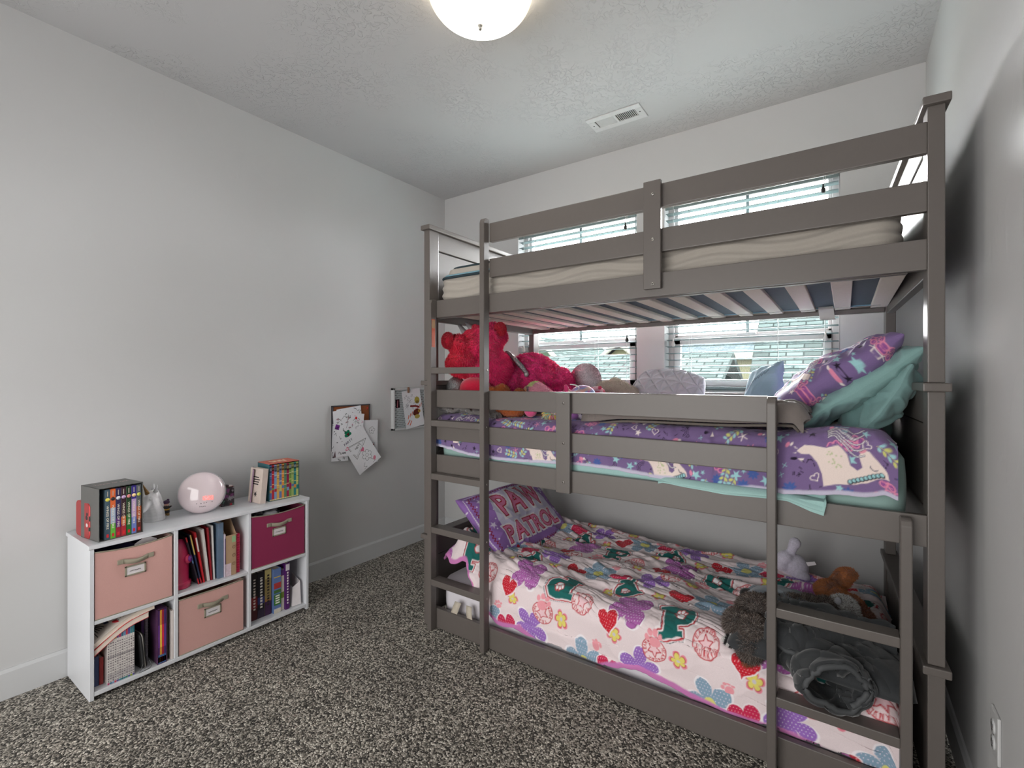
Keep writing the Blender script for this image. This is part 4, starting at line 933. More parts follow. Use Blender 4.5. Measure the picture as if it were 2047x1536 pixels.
# unicorn bust -------------------------------------------------------
def blob(parts, voxel=0.004, smooth=4, factor=0.6):
    """merge ellipsoids / capsules into one skin; returns vertices, triangles"""
    B = MB()
    for p in parts:
        if p[0] == 'e': B.ball(p[1], p[2], 20, rot=p[3] if len(p) > 3 else None)
        else:
            pts, rad = p[1], p[2]
            for i in range(len(pts) - 1):
                a, b_ = Vector(pts[i]), Vector(pts[i + 1]); L = (b_ - a).length; k = max(2, int(L / (min(rad[i], rad[i + 1]) * 0.4)))
                for q in range(k + 1):
                    t = q / k; B.ball(a.lerp(b_, t), rad[i] + (rad[i + 1] - rad[i]) * t, 12)
    me = bpy.data.meshes.new('t'); B.bm.to_mesh(me); B.bm.free(); o = bpy.data.objects.new('t', me); COL.objects.link(o)
    m1 = o.modifiers.new('r', 'REMESH'); m1.mode = 'VOXEL'; m1.voxel_size = voxel
    if smooth: m2 = o.modifiers.new('s', 'SMOOTH'); m2.iterations = smooth; m2.factor = factor
    bpy.context.view_layer.update(); ev = o.evaluated_get(bpy.context.evaluated_depsgraph_get()); me2 = bpy.data.meshes.new_from_object(ev)
    n = len(me2.vertices); v = np.empty(n * 3, np.float32); me2.vertices.foreach_get('co', v); v = v.reshape(-1, 3)
    me2.calc_loop_triangles(); t = np.empty(len(me2.loop_triangles) * 3, np.int32); me2.loop_triangles.foreach_get('vertices', t); t = t.reshape(-1, 3)
    bpy.data.objects.remove(o); bpy.data.meshes.remove(me2); bpy.data.meshes.remove(me)
    return v, t
m_cer = M('white_glazed_ceramic', (222, 222, 224), rough=0.18, bump=0, coat=0.4)
un = empty('unicorn_bust', (0.115, 1.545, ZB), (0, 0, R(0)), label='white ceramic unicorn head with a gold horn on the bookcase', cat='figurine')
v, t = blob([('c', [(0, 0.01, 0.0), (0, 0.008, 0.03), (0, -0.002, 0.07), (0.004, -0.012, 0.105)], [0.043, 0.041, 0.034, 0.029]),
             ('c', [(0.002, -0.004, 0.112), (0.014, -0.026, 0.088), (0.024, -0.040, 0.064)], [0.028, 0.020, 0.0145]), ('e', (0.026, -0.044, 0.058), (0.013, 0.014, 0.012)),
             ('c', [(-0.002, 0.012, 0.128), (-0.010, 0.024, 0.10), (-0.010, 0.032, 0.06)], [0.014, 0.016, 0.018])], 0.003, 5)
v[:, 2] = np.maximum(v[:, 2], 0); pydata('head', v, t, m_cer, un, True)
for s_ in (-1, 1):
    b = MB(); b.cyl((0.004 + s_ * 0.014, 0.006, 0.132), (0.004 + s_ * 0.020, 0.012, 0.164), 0.0095, 0.0012, 14); b.build('ear', m_cer, un)
    b = MB(); b.ball((0.010 + s_ * 0.021, -0.016, 0.104), (0.006, 0.007, 0.004), 12); b.build('eye', m_cer, un)
    b = MB(); b.ball((0.028 + s_ * 0.009, -0.054, 0.062), 0.0022, 8); b.build('nostril', m_dark, un)
b = MB(); hp = []
p0, p1 = Vector((0.012, -0.022, 0.128)), Vector((0.022, -0.044, 0.178))
b.cyl(p0, p1, 0.0082, 0.0010, 18)
for k in range(9):
    t_ = k / 9; b.cyl(p0.lerp(p1, t_), p0.lerp(p1, t_ + 0.045), 0.0094 * (1 - t_ * .88), 0.0088 * (1 - t_ * .9), 18)
b.build('horn', M('antique_gold', (142, 108, 66), rough=0.35, metal=0.6, bump=0), un)
# small figurine beside it
gn = empty('small_figurine', (0.075, 1.615, ZB), (0, 0, R(-20)), label='tiny painted figurine with a purple cap beside the unicorn', cat='figurine')
v, t = blob([('c', [(0, 0, 0.018), (0, 0, 0.040)], [0.014, 0.012]), ('e', (0, 0, 0.056), (0.011, 0.011, 0.011)), ('c', [(0, 0.010, 0.036), (0.012, 0.018, 0.044)], [0.005, 0.004]), ('c', [(0, -0.010, 0.036), (0.010, -0.014, 0.028)], [0.005, 0.004]), ('c', [(0.006, 0.007, 0.0), (0.0, 0.006, 0.012)], [0.006, 0.006]), ('c', [(0.006, -0.007, 0.0), (0.0, -0.006, 0.012)], [0.006, 0.006])], 0.002, 3)
v[:, 2] = np.maximum(v[:, 2], 0)
col = np.tile(np.array(lin((34, 28, 32))), (len(v), 1)); col[v[:, 2] > 0.047] = lin((222, 178, 160)); col[v[:, 2] < 0.012] = lin((142, 110, 62)); col[np.abs(v[:, 2] - 0.030) < 0.003] = lin((208, 160, 60))
pydata('body', v, t, MA('painted_resin', rough=0.4, sheen=0, bump=0, spec=0.5), gn, True, col)
b = MB(); b.ball((0, 0, 0.062), (0.0135, 0.0135, 0.010), 14); b.ball((-0.008, 0.006, 0.070), 0.006, 10); b.build('cap', M('dark_purple_cap', (66, 34, 72), bump=0.1), gn)

# middle upper cube --------------------------------------------------
ZS = SZ + T + 0.0006
tl = empty('toy_lantern', (0.235, 1.612, ZS), label='raspberry pink toy lantern with a purple button in the bookcase', cat='toy')
m_rasp = M('raspberry_plastic', (188, 40, 84), rough=0.28, bump=0.0, coat=0.3)
b = MB(); b.lathe([(0, 0), (0.040, 0), (0.042, 0.004), (0.042, 0.018), (0.038, 0.026), (0.034, 0.034), (0.0345, 0.10), (0.036, 0.135), (0.033, 0.165), (0.024, 0.195), (0.012, 0.215), (0, 0.22)], n=36); b.build('lantern_body', m_rasp, tl)
b = MB(); b.lathe([(0.0355, 0.028), (0.043, 0.026), (0.0438, 0.018), (0.042, 0.01)], n=36); b.build('base_ring', m_rasp, tl)
b = MB(); b.cyl((0.026, 0.018, 0.128), (0.036, 0.0265, 0.130), 0.020, 0.019, 26); b.build('button_collar', m_rasp, tl)
b = MB(); b.cyl((0.034, 0.0245, 0.1295), (0.041, 0.0310, 0.1310), 0.0145, 0.013, 26); b.build('button', M('purple_plastic', (104, 30, 122), rough=0.25, bump=0), tl)
mags = [('magazine', 'glossy black and red magazine leaning behind the pink lantern', 1.672, 0.006, 0.235, 0.17, (40, 34, 44), -13, [(0, .12, (186, 36, 44)), (.45, .6, (84, 120, 160)), (.9, 1, (196, 50, 50))]),
        ('magazine', 'gold and dark blue magazine leaning in the middle upper cube', 1.682, 0.006, 0.240, 0.17, (36, 48, 78), -11, [(0, .12, (180, 30, 40)), (.6, 1, (206, 176, 96))]),
        ('magazine', 'red and white spotted magazine leaning in the middle upper cube', 1.694, 0.007, 0.245, 0.17, (190, 34, 44), -9, [(.62, .9, (222, 214, 206))]),
        ('magazine', 'white magazine leaning beside the thin red book', 1.712, 0.010, 0.250, 0.17, (214, 208, 204), -6, []),
        ('thin_book', 'thin dark red book leaning against the white one', 1.726, 0.007, 0.252, 0.17, (150, 26, 38), -4, []),
        ('thin_book', 'thin white book next to the blue grey binder', 1.738, 0.006, 0.256, 0.17, (226, 224, 222), -2, [])]
for (nm, lab, y, th, h, d, rgb, ln, mk) in mags:
    o = book(nm, lab, 'magazines leaning in the middle upper cube', y, th, ZS, h, d, rgb, marks=mk, lean=-ln, xs=0.272)
book('binder', 'blue grey upright binder in the middle upper cube', None, 1.7525, 0.024, ZS, 0.262, 0.19, (100, 120, 142), xs=0.282, cat='binder')
mf = empty('magazine_file', (0.19, 1.808, ZS), label='cardboard magazine file with a slanted open top in the bookcase', cat='file box')
def side_poly(): return [(-0.1, 0), (0.1, 0), (0.1, 0.195), (0.04, 0.262), (-0.1, 0.262)]
m_cardb = M('kraft_cardboard', (176, 146, 116), rough=0.85, nscale=60, nvar=0.08, bump=0.1)
m_cardw = M('printed_lilac_card', (206, 186, 196), rough=0.6, nscale=120, nvar=0.25, bump=0.0)
for yy in (-0.025, 0.024): b = MB(); b.prism(side_poly(), 0.0015, frame_mat((0, yy, 0), (1, 0, 0), (0, 0, 1))); b.build('side_wall', m_cardb, mf)
BX('front_wall', (0.0985, 0.1, -0.0245, 0.0235, 0, 0.195), m_cardb, mf); BX('base', (-0.1, 0.0985, -0.0245, 0.0225, 0, 0.0015), m_cardb, mf); BX('front_wall', (-0.1, -0.0985, -0.0245, 0.0235, 0, 0.262), m_cardb, mf)
BX('printed_panel', (0.1002, 0.1008, -0.0248, 0.000, 0.001, 0.06), m_cardw, mf)
BX('recycling_mark', (0.1002, 0.1008, 0.004, 0.021, 0.158, 0.188), M('green_white_mark', (150, 190, 140), bump=0), mf)
for k in range(3):
    b = MB(); b.tube([(0.101, 0.012 + 0.006 * math.cos(q / 12 * 6.283), 0.135 - k * 0.04 + 0.007 * math.sin(q / 12 * 6.283)) for q in range(12)], 0.0007, 4, closed=True); b.build('printed_ring', M('brown_print', (120, 88, 62), bump=0), mf)
# colouring pad left of the file
o = book('activity_pad', 'white and purple printed activity pad beside the cardboard file', None, 1.7785, 0.0035, ZS, 0.205, 0.17, (208, 196, 210), marks=[(.3, .9, (92, 66, 130))], xs=0.291, cat='pad')
sp = book('spiral_notebook', 'raspberry pink spiral notebook next to the divider', None, 1.8345, 0.018, ZS, 0.190, 0.13, (194, 32, 78), xs=0.278, cat='notebook')
for k in range(15):
    b = MB(); z = 0.010 + k * 0.012; b.tube([(0.004 + 0.006 * math.cos(q / 10 * 6.283) - 0.002, 0.009 + 0.010 * math.sin(q / 10 * 6.283), z) for q in range(10)], 0.0012, 5, closed=True); b.build('spiral_ring', M('pink_wire', (206, 50, 96), rough=0.3, bump=0), sp)

# lower left cube ----------------------------------------------------
ZL = 0.0356
book('hardback', 'dark hardback at the far left of the lower left cube', 'small books at the left of the lower left cube', 1.291, 0.006, ZL, 0.170, 0.12, (34, 34, 44), xs=0.262)
book('board_book', 'small navy blue board book in the lower left cube', 'small books at the left of the lower left cube', 1.300, 0.014, ZL, 0.118, 0.10, (58, 72, 110), xs=0.272)
book('board_book', 'small red board book next to the navy one', 'small books at the left of the lower left cube', 1.3155, 0.013, ZL, 0.108, 0.10, (148, 44, 46), xs=0.272)
sc_ = [(58, 128, 140), (70, 140, 120), (86, 92, 150), (150, 168, 60), (96, 86, 150), (180, 60, 110), (60, 112, 140), (110, 150, 190), (190, 60, 90), (90, 80, 150), (60, 130, 140), (44, 110, 120)]
for k in range(12):
    nm_ = ['teal', 'sea green', 'indigo', 'lime', 'violet', 'pink', 'steel blue', 'sky blue', 'raspberry', 'purple', 'turquoise', 'deep teal'][k]
    o = book('storybook', 'slim white spined storybook with a %s top band, in the lower left row' % nm_, 'matching slim storybooks in the lower left cube', 1.3335 + k * 0.00745, 0.0070, ZL, 0.205, 0.14, (222, 216, 212), marks=[(.86, 1.0, sc_[k]), (0.0, .035, sc_[(k + 5) % 12]), (.50, .53, (150, 144, 146)), (.08, .2, (196, 190, 190))], title=('STORY', .4, .83) if False else None, xs=0.300)
    b = MB(); rr = random.Random(k)
    for q in range(16): z = 0.010 + q * 0.0100; b.box(0.0012, 0.0016, 0.0016, 0.0054, z, z + rr.uniform(.002, .006))
    b.build('spine_print', m_inkg, o)
# two big soft paperbacks lying bent over the row
def lying_book(label, z0, th, bend, rgb, xoff, yoff, y1, wide, printed):
    r = empty('large_paperback', (0.2, 1.43, z0), label=label, cat='book', group='big soft books lying over the storybooks')
    def shape(name, ya, yb, xa, xb, za, zb, mat, col=None, n=26, m_=12):
        ys = np.linspace(ya, yb, n); V = []
        for q in ys:
            t = (q - ya0) / (yb0 - ya0); dz = bend * (math.sin(min(1, t * 1.25) * math.pi / 2)) + 0.03 * t
            for (x, z) in ((xa, za), (xb, za), (xb, zb), (xa, zb)): V.append((x - 0.2, q - 1.43, z + dz))
        F = [[i * 4 + k, i * 4 + (k + 1) % 4, (i + 1) * 4 + (k + 1) % 4, (i + 1) * 4 + k] for i in range(n - 1) for k in range(4)] + [[3, 2, 1, 0], [4 * n - 4, 4 * n - 3, 4 * n - 2, 4 * n - 1]]
        return pydata(name, V, F, mat, r)
    ya0, yb0 = yoff, y1
    shape('pages', yoff, y1, 0.10, 0.302 + xoff, 0.001, th - 0.001, M('book_pages', (226, 214, 200)))
    cv = M('cover_%d_%d_%d' % tuple(rgb), rgb, rough=0.4, nscale=30, nvar=0.1, bump=0)
    shape('cover', yoff - 0.002, y1 + 0.001, 0.098, 0.304 + xoff, th - 0.001, th + 0.0006, cv); shape('cover', yoff - 0.002, y1 + 0.001, 0.098, 0.304 + xoff, 0.0, 0.001, cv)
    if printed:
        rr = random.Random(3); b = MB()
        for k in range(13):
            t = 0.42 + k * 0.042; y_ = yoff + (y1 - yoff) * t; dz = bend * math.sin(min(1, t * 1.25) * math.pi / 2) + 0.03 * t + th + 0.0012
            b.box(0.17 - 0.2, 0.285 - 0.2 - rr.uniform(0, .03), y_ - 1.43, y_ - 1.43 + 0.0022, dz, dz + 0.0004)
        b.build('cover_print', m_inkg, r)
        def zat(t): return bend * math.sin(min(1, t * 1.25) * math.pi / 2) + 0.03 * t + th + 0.0016
        b = MB(); t = .40; b.cyl((0.272 - .2, yoff + (y1 - yoff) * t - 1.43, zat(t)), (0.272 - .2, yoff + (y1 - yoff) * t - 1.43, zat(t) + 0.0006), 0.016, n=24); b.build('red_badge', M('red_badge', (176, 24, 36), bump=0), r)
        b = MB(); t = .30; b.box(0.20 - .2, 0.24 - .2, yoff + (y1 - yoff) * t - 1.43 - .012, yoff + (y1 - yoff) * t - 1.43 + .012, zat(t), zat(t) + .0006); b.build('blue_badge', M('navy_badge', (60, 64, 92), bump=0), r)
        b = MB()
        for q in range(5): t = .08 + q * .035; b.box(0.20 - .2, 0.28 - .2, yoff + (y1 - yoff) * t - 1.43, yoff + (y1 - yoff) * t - 1.43 + .003, zat(t), zat(t) + .0005, rot=(0.12, 0, 0.1 * q))
        b.build('cover_print', m_ink, r)
    return r
lying_book('thick bent paperback with a red edge lying lower on the storybook row', 0.172, 0.024, 0.052, (196, 44, 44), 0.002, 1.293, 1.470, 0, False)
lying_book('big white soft workbook with a red oval lying on top of the storybook row', 0.200, 0.020, 0.052, (222, 212, 202), 0.0, 1.292, 1.492, 0, True)
# case with a cord, notebooks, boxed set, dark book, white book
tb = empty('tablet_case', (0.235, 1.446, ZL), (R(5), 0, R(6)), label='black zipped tablet case with a looped cord in the lower left cube', cat='case')
t = MB(); poly = []
for (cx_, cz_, a0) in ((0.045, 0.135, 0), (-0.045, 0.135, 90), (-0.045, 0.02, 180), (0.045, 0.02, 270)):
    for q in range(0, 91, 18): poly.append((cx_ + 0.02 * math.cos(R(a0 + q)), cz_ + 0.02 * math.sin(R(a0 + q))))
t.prism(poly, 0.018, frame_mat((0, 0.018, 0), (1, 0, 0), (0, 0, 1)), bev=0.003); t.build('case_body', M('black_neoprene', (32, 32, 34), rough=0.7, bump=0.2), tb)
t = MB(); t.tube([(p[0] * 1.02, 0.009, 0.0775 + (p[1] - 0.0775) * 1.01) for p in poly], 0.002, 6, closed=True); t.build('zip', M('grey_zip', (150, 146, 140), bump=0.3, metal=0.5, rough=0.4), tb)
t = MB(); t.tube([(0.062, 0.005, 0.03), (0.070, -0.010, 0.008), (0.072, -0.020, 0.0015), (0.074, -0.004, 0.0015), (0.075, 0.020, 0.0015), (0.070, 0.030, 0.004), (0.064, 0.026, 0.03)], 0.0014, 6); t.build('cord', M('grey_cord', (86, 88, 88), bump=0), tb)
book('green_booklet', 'thin dark green booklet behind the black tablet case', None, 1.4255, 0.006, ZL, 0.19, 0.13, (34, 66, 52), xs=0.262, lean=3)
o = book('notebook', 'dark purple notebook in the lower left cube', 'notebooks behind the tablet case', 1.470, 0.010, ZL, 0.225, 0.15, (74, 40, 96), xs=0.222)
o = book('spiral_notebook', 'grey spiral bound notebook in the lower left cube', 'notebooks behind the tablet case', 1.482, 0.010, ZL, 0.220, 0.15, (150, 146, 156), xs=0.230)
for k in range(18): b = MB(); z = 0.012 + k * 0.0115; b.tube([(0.002 + 0.005 * math.cos(q / 8 * 6.283), 0.006 + 0.006 * math.sin(q / 8 * 6.283), z) for q in range(8)], 0.0008, 4, closed=True); b.build('spiral_ring', m_metal, o)
sl = MB(); d_, hh_, ww_ = 0.15, 0.235, 0.034; sl.box(-d_, 0, 0, .0016, 0, hh_); sl.box(-d_, 0, ww_ - .0016, ww_, 0, hh_); sl.box(-d_, 0, 0, ww_, hh_ - .0016, hh_); sl.box(-d_, 0, 0, ww_, 0, .0016)
so = sl.build('book_slipcase', M('dark_purple_slipcase', (84, 50, 84), rough=0.4, nscale=30, nvar=0.4, bump=0.02)); so.location = (0.306, 1.502, ZL); setp(so, 'dark purple slipcase with four bright spines in the lower left cube', 'book box')
for k, (rgb, nm) in enumerate((((92, 52, 120), 'purple'), ((214, 150, 60), 'golden orange'), ((160, 34, 60), 'crimson'), ((74, 50, 110), 'indigo'))):
    book('slim_book', '%s slim book in the dark purple slipcase' % nm, 'slim books in the purple slipcase', 1.5042 + k * 0.0075, 0.0070, ZL + 0.0018, 0.228, 0.14, rgb, xs=0.303, marks=[(0.0, .16, (70, 110, 160)), (.02, .12, (196, 200, 214)), (.3, .72, tuple(min(255, int(c * 1.35)) for c in rgb))])
book('dark_hardback', 'dark speckled hardback right of the purple slipcase', None, 1.539, 0.011, ZL, 0.225, 0.17, (58, 48, 46), xs=0.285)
book('white_book', 'white soft cover book against the divider in the lower left cube', None, 1.5515, 0.0100, ZL, 0.212, 0.15, (218, 208, 204), xs=0.306)

# lower right cube ---------------------------------------------------
thick = [('dark teal and black', 1.8945, 0.021, (24, 44, 44), (170, 190, 180), [(0, .3, (22, 58, 52)), (.6, .75, (16, 20, 22))]), ('black and red', 1.9165, 0.031, (26, 20, 24), (224, 214, 204), [(0, .25, (70, 16, 22)), (.25, .5, (130, 30, 36))]),
         ('black and navy', 1.9485, 0.036, (22, 20, 28), (226, 222, 214), [(0, .18, (50, 40, 60)), (.3, .45, (50, 54, 110))]), ('gold and purple', 1.9855, 0.034, (140, 122, 76), (40, 30, 30), [(0, .3, (62, 32, 66)), (.3, .36, (150, 110, 60)), (.8, 1., (188, 172, 112))])]
for k, (nm, y, th, rgb, tr, mk) in enumerate(thick):
    o = book('thick_hardback', 'thick %s hardback in the lower right cube' % nm, 'thick hardbacks in the lower right cube', y, th, ZL, 0.235, 0.16, rgb, xs=0.262, marks=mk)
    rr = random.Random(k + 9); b = MB()
    for q in range(11): z = 0.05 + q * 0.015; b.box(0.0014, 0.0018, th * .36, th * .68, z, z + rr.uniform(.005, .012))
    b.build('spine_print', M('ink_%d_%d_%d' % tr, tr, bump=0), o)
o = book('thick_paperback', 'blue and green spined paperback in the lower right cube', None, 2.0225, 0.038, ZL, 0.232, 0.15, (98, 124, 176), xs=0.282, marks=[(0, .1, (206, 200, 186)), (.18, .42, (58, 120, 44)), (.45, .52, (70, 110, 60)), (.55, .68, (176, 60, 60)), (.8, .82, (210, 180, 80))])
rr = random.Random(31); b = MB()
for q in range(4): b.box(0.0014, 0.0018, 0.008, 0.030, 0.05 + q * 0.012, 0.057 + q * 0.012)
b.build('spine_print', M('ink_235_230_225', (235, 230, 225), bump=0), o)
o = book('thin_white_book', 'cream and green thin book next to the purple one', None, 2.0615, 0.020, ZL, 0.215, 0.14, (214, 210, 196), xs=0.275, marks=[(.3, .45, (120, 140, 60)), (.85, 1, (98, 60, 124))])
o = book('purple_paperback', 'tall purple paperback with white lettering in the lower right cube', None, 2.0825, 0.022, ZL, 0.245, 0.15, (84, 30, 104), xs=0.288, marks=[(.84, .98, (222, 214, 222))])
rr = random.Random(12); b = MB()
for q in range(12): z = 0.03 + q * 0.0145; b.box(0.0014, 0.0018, 0.007, 0.015, z, z + rr.uniform(.006, .011))
b.build('spine_print', M('ink_235_230_225', (235, 230, 225), bump=0), o)
pb = MB()
V = [(0.0, 0.0, 0.002), (0.10, 0.006, 0.002), (0.11, 0.05, 0.004), (0.02, 0.055, 0.003), (0.0, 0.02, 0.12), (0.09, 0.015, 0.10), (0.10, 0.05, 0.125), (0.01, 0.055, 0.15)]
o = pydata('paper_sheets', V, [[0, 1, 2, 3], [4, 5, 1, 0], [5, 6, 2, 1], [6, 7, 3, 2]], m_card); o.location = (0.185, 2.115, ZL); md = o.modifiers.new('t', 'SOLIDIFY'); md.thickness = 0.001; setp(o, 'crumpled white paper at the right end of the lower right cube', 'paper')

# ------------------------------------------------------------------ pin boards on the wall
m_paper = M('white_paper', (226, 226, 230), rough=0.7, nscale=4, nvar=0.01, bump=0.0)
cb = empty('cork_board', (0, 2.70, 0.94), label='small dark framed cork board covered with drawings, low on the left wall', cat='pin board')
BX('cork', (0.002, 0.010, -0.140, 0.144, -0.145, 0.140), M('brown_cork', (140, 78, 42), rough=0.95, nscale=180, nvar=0.25, bump=0.4), cb)
b = MB()
for bx in ((-0.148, 0.150, 0.137, 0.145), (-0.148, 0.150, -0.15, -0.142), (-0.148, -0.140, -0.15, 0.145), (0.143, 0.150, -0.15, 0.145)): b.box(0.001, 0.016, bx[0], bx[1], bx[2], bx[3], 0.001)
b.build('frame', M('dark_frame', (50, 48, 54), rough=0.5, bump=0), cb)
b = MB(); b.ball((0.014, 0.128, 0.118), 0.005, 10); b.tube([(0.012, 0.128, 0.118), (0.016, 0.122, 0.108), (0.014, 0.118, 0.104)], 0.0012, 5); b.build('push_pin', M('red_pin', (190, 40, 40), bump=0), cb)
def drawing(label, c, w, h, ang, x, fn, curl=0.010, res=0.0016, group='drawings pinned to the cork board', name='drawing'):
    """one sheet of paper on the left wall: local u right (=+y), v up; slightly curled; fn paints on it in metres"""
    n, m_ = max(2, int(w / res)), max(2, int(h / res)); u, v = np.meshgrid(np.linspace(-w / 2, w / 2, n), np.linspace(-h / 2, h / 2, m_), indexing='ij')
    P = np.stack([u.ravel(), v.ravel()], 1); pt = Paint(P, (228, 228, 232), aa=0.0008); fn(pt)
    X = x + curl * ((0.5 - v / h) ** 2) * (1 + 0.4 * np.sin(u / w * 4)); ca, sa = math.cos(R(ang)), math.sin(R(ang))
    Y = u * ca - v * sa; Z = u * sa + v * ca
    o = sheet(name, X, Y, Z, pt.C, MA('drawn_paper', rough=0.8, sheen=0, bump=0.0)); o.location = (0, c[0], c[1]); setp(o, label, 'drawing', group); return o
K = (24, 22, 26)
def squig(p, rs, c, r, rgb, w=0.0024, n=7, dash=None):
    pts = [(c[0] + rs.uniform(-r, r), c[1] + rs.uniform(-r, r)) for _ in range(n)]; p.line(pts, w, rgb, dash)
def d_left(p):
    rs = random.Random(5)
    p.poly(rotp(star(4, .7), (-0.055, 0.045), .4, .045), (112, 44, 130)); p.poly(rotp(petals(5), (0.018, -0.01), 0, .055), (16, 118, 84)); p.poly(rotp(heart(), (0.02, -0.012), .5, .022), (96, 24, 28))
    for k in range(34): squig(p, rs, (rs.uniform(-.08, .08), rs.uniform(-.135, .135)), .012, K if k % 6 else (120, 30, 50), n=4)
    p.line([(-0.02, 0.09), (0.0, 0.11), (0.02, 0.10), (0.026, 0.06), (0.01, 0.03)], .002, K)
    V, T, w = text_tris('SAM', 0.02); p.tris(V + [-0.05, -0.135], T, K)
def d_flower(p):
    rs = random.Random(8); p.disc((-.015, .03), .009, (196, 40, 44)); p.line([(-.015, .02), (-.015, -.01)], .002, (40, 100, 60)); p.line([(-.03, 0), (-.015, .012), (0, 0)], .0016, K); p.disc((.02, -.05), .012, (150, 80, 50), 1.6)
    for k in range(14): squig(p, rs, (rs.uniform(-.04, .045), rs.uniform(-.05, .05)), .008, K if k % 4 else (190, 90, 140), n=3)
def d_top(p):
    rs = random.Random(18)
    for k in range(22): squig(p, rs, (rs.uniform(-.09, .09), rs.uniform(-.1, .1)), .012, K, n=4)
def d_banner(p):
    V, T, w = text_tris('PARTY', 0.022); p.tris(V + [-0.085, 0.098], T, (60, 40, 80))
    tri = [(-0.075, 0.075), (0.075, 0.045), (-0.055, -0.035)]; p.line(tri + tri[:1], .0026, K); p.line([(-0.068, 0.068), (0.052, 0.044), (-0.05, -0.022), (-0.068, 0.068)], .0014, K)
    V, T, w = text_tris('PONETS', 0.026); V = rotp(V, (-0.058, 0.012), .28, .85); p.tris(V, T, K)
    p.poly(rotp(heart(), (-.08, .07), .5, .03), (214, 110, 140)); p.poly(rotp(heart(), (-.08, .07), .5, .017), (235, 225, 230))
    # a plain flower-and-sun drawing
    P5 = rotp(petals(6, .4), (0.02, -0.055), 0, .075); p.line(list(P5) + [P5[0]], .0018, K); p.ring((.02, -.055), .011, .0016, K)
    p.poly(rotp(heart(), (0.012, -.005), .3, .034), (206, 110, 140)); p.line([(0.03, -.09), (.05, -.12), (.03, -.125)], .002, K); p.disc((.055, -.105), .010, (212, 130, 150), 1.5, .8)
    p.line([(-.02, -.09), (-.04, -.11), (-.02, -.12), (-.045, -.125)], .0018, K)
def d_right(p):
    V, T, w = text_tris('HI', 0.016); rs = random.Random(3)
    P5 = rotp(petals(5, .4), (0.035, 0.075), .2, .05); p.line(list(P5) + [P5[0]], .0014, K); p.disc((.035, .075), .004, K)
    p.line([(-.07, .075), (-.02, .078)], .002, K); p.line([(-.07, .06), (-.01, .064)], .002, K)
    p.poly([(.02, -.02), (.055, -.018), (.055, -.03), (.02, -.032)], (120, 34, 36)); p.poly([(.02, -.035), (.055, -.033), (.055, -.045), (.02, -.047)], (50, 60, 120)); p.line([(.018, -.012), (.057, -.01), (.057, -.052), (.018, -.054), (.018, -.012)], .0014, K)
def d_under(p):
    rs = random.Random(28); p.poly([(-.05, -.1), (-.02, -.02), (0, -.09)], (110, 90, 96)); 
    for k in range(16): squig(p, rs, (rs.uniform(-.06, .06), rs.uniform(-.12, .12)), .012, K, n=4)
drawing('drawing sheet hanging lowest at the left under the others, with a grey scribble', (2.605, 0.845), .12, .24, -4, .018, d_under, .012)
drawing('sheet with black scribbles at the top of the cork board cluster', (2.680, 0.985), .19, .17, 6, .022, d_top, .008)
drawing('tall sheet with a green and purple drawing at the left of the cork board', (2.635, 0.905), .165, .30, 3, .030, d_left, .016)
drawing('small sheet with a little red flower on the cork board', (2.728, 0.965), .095, .125, -8, .038, d_flower, .006)
drawing('right hand sheet with a dark red and blue box drawn on it', (2.815, 0.83), .17, .29, -3, .028, d_right, .014)
drawing('tilted front sheet with a triangular pennant, hanging lowest of the drawings', (2.746, 0.780), .195, .270, 31, .046, d_banner, .018)

pb = empty('perforated_board', (0, 3.215, 1.035), label='white framed perforated board beside the bed post on the left wall', cat='pin board')
n1, n2 = 230, 210; u, v = np.meshgrid(np.linspace(-.155, .155, n1), np.linspace(-.142, .142, n2), indexing='ij')
pt = Paint(np.stack([u.ravel(), v.ravel()], 1), (196, 204, 206), aa=.0008)
s_ = .0135
fu = (pt.P[:, 0] / s_); fv = pt.P[:, 1] / s_; fu2 = fu + .5 * (np.floor(fv) % 2); dd = np.hypot(fu2 % 1 - .5, fv % 1 - .5) * s_; pt._mix(np.arange(len(pt.P)), 1 - ss(.0026, .0042, dd), (40, 44, 46))
sheet('perforated_sheet', np.full_like(u, 0.012), u, v, pt.C, MA('painted_metal_sheet', rough=0.4, sheen=0, bump=0), pb)
b = MB()
for bx in ((-0.168, 0.168, 0.140, 0.155), (-0.168, 0.168, -0.155, -0.140), (-0.168, -0.153, -0.155, 0.155), (0.153, 0.168, -0.155, 0.155)): b.box(0.0005, 0.030, bx[0], bx[1], bx[2], bx[3], 0.0015)
b.build('frame', m_trim, pb)
def d_tag(p):
    p.poly([(-.02, -.032), (.02, -.032), (.02, .032), (-.02, .032)], (40, 18, 26)); p.line([(-.004, -.024), (.004, .026)], .008, (196, 120, 130), .012)
def d_leaf(p):
    rs = random.Random(44)
    for k in range(26): squig(p, rs, (rs.uniform(-.07, .06), rs.uniform(.0, .11)), .014, (90, 84, 92), n=4, w=.0012)
    p.disc((.05, .055), .026, (176, 160, 70)); p.disc((.05, .04), .012, (130, 110, 50), 1.4)
    for k in range(9): a = k * .5; p.line([(0.0 + .02 * k - .06, -.07 + .01 * k), (-.05 + .02 * k, -.045 + .01 * k)], .006, (206, 84, 34))
    p.line([(-.02, .02), (.03, .012), (.06, .0)], .014, (126, 28, 26)); p.disc((.028, -.035), .024, (92, 34, 24), 1.5, .3); p.disc((.058, -.03), .013, (190, 150, 60)); p.disc((.058, -.03), .005, (110, 60, 30)); p.disc((.03, -.068), .016, (176, 156, 80), 1.6)
    p.line([(-.07, -.11), (-.045, -.085)], .007, (206, 84, 34)); p.line([(-.05, -.12), (-.03, -.092)], .007, (206, 84, 34))
drawing('small dark sticker with pink lettering on the perforated board', (3.100, 1.075), .04, .07, 4, .0135, d_tag, 0.001, group='papers on the perforated board', name='sticker')
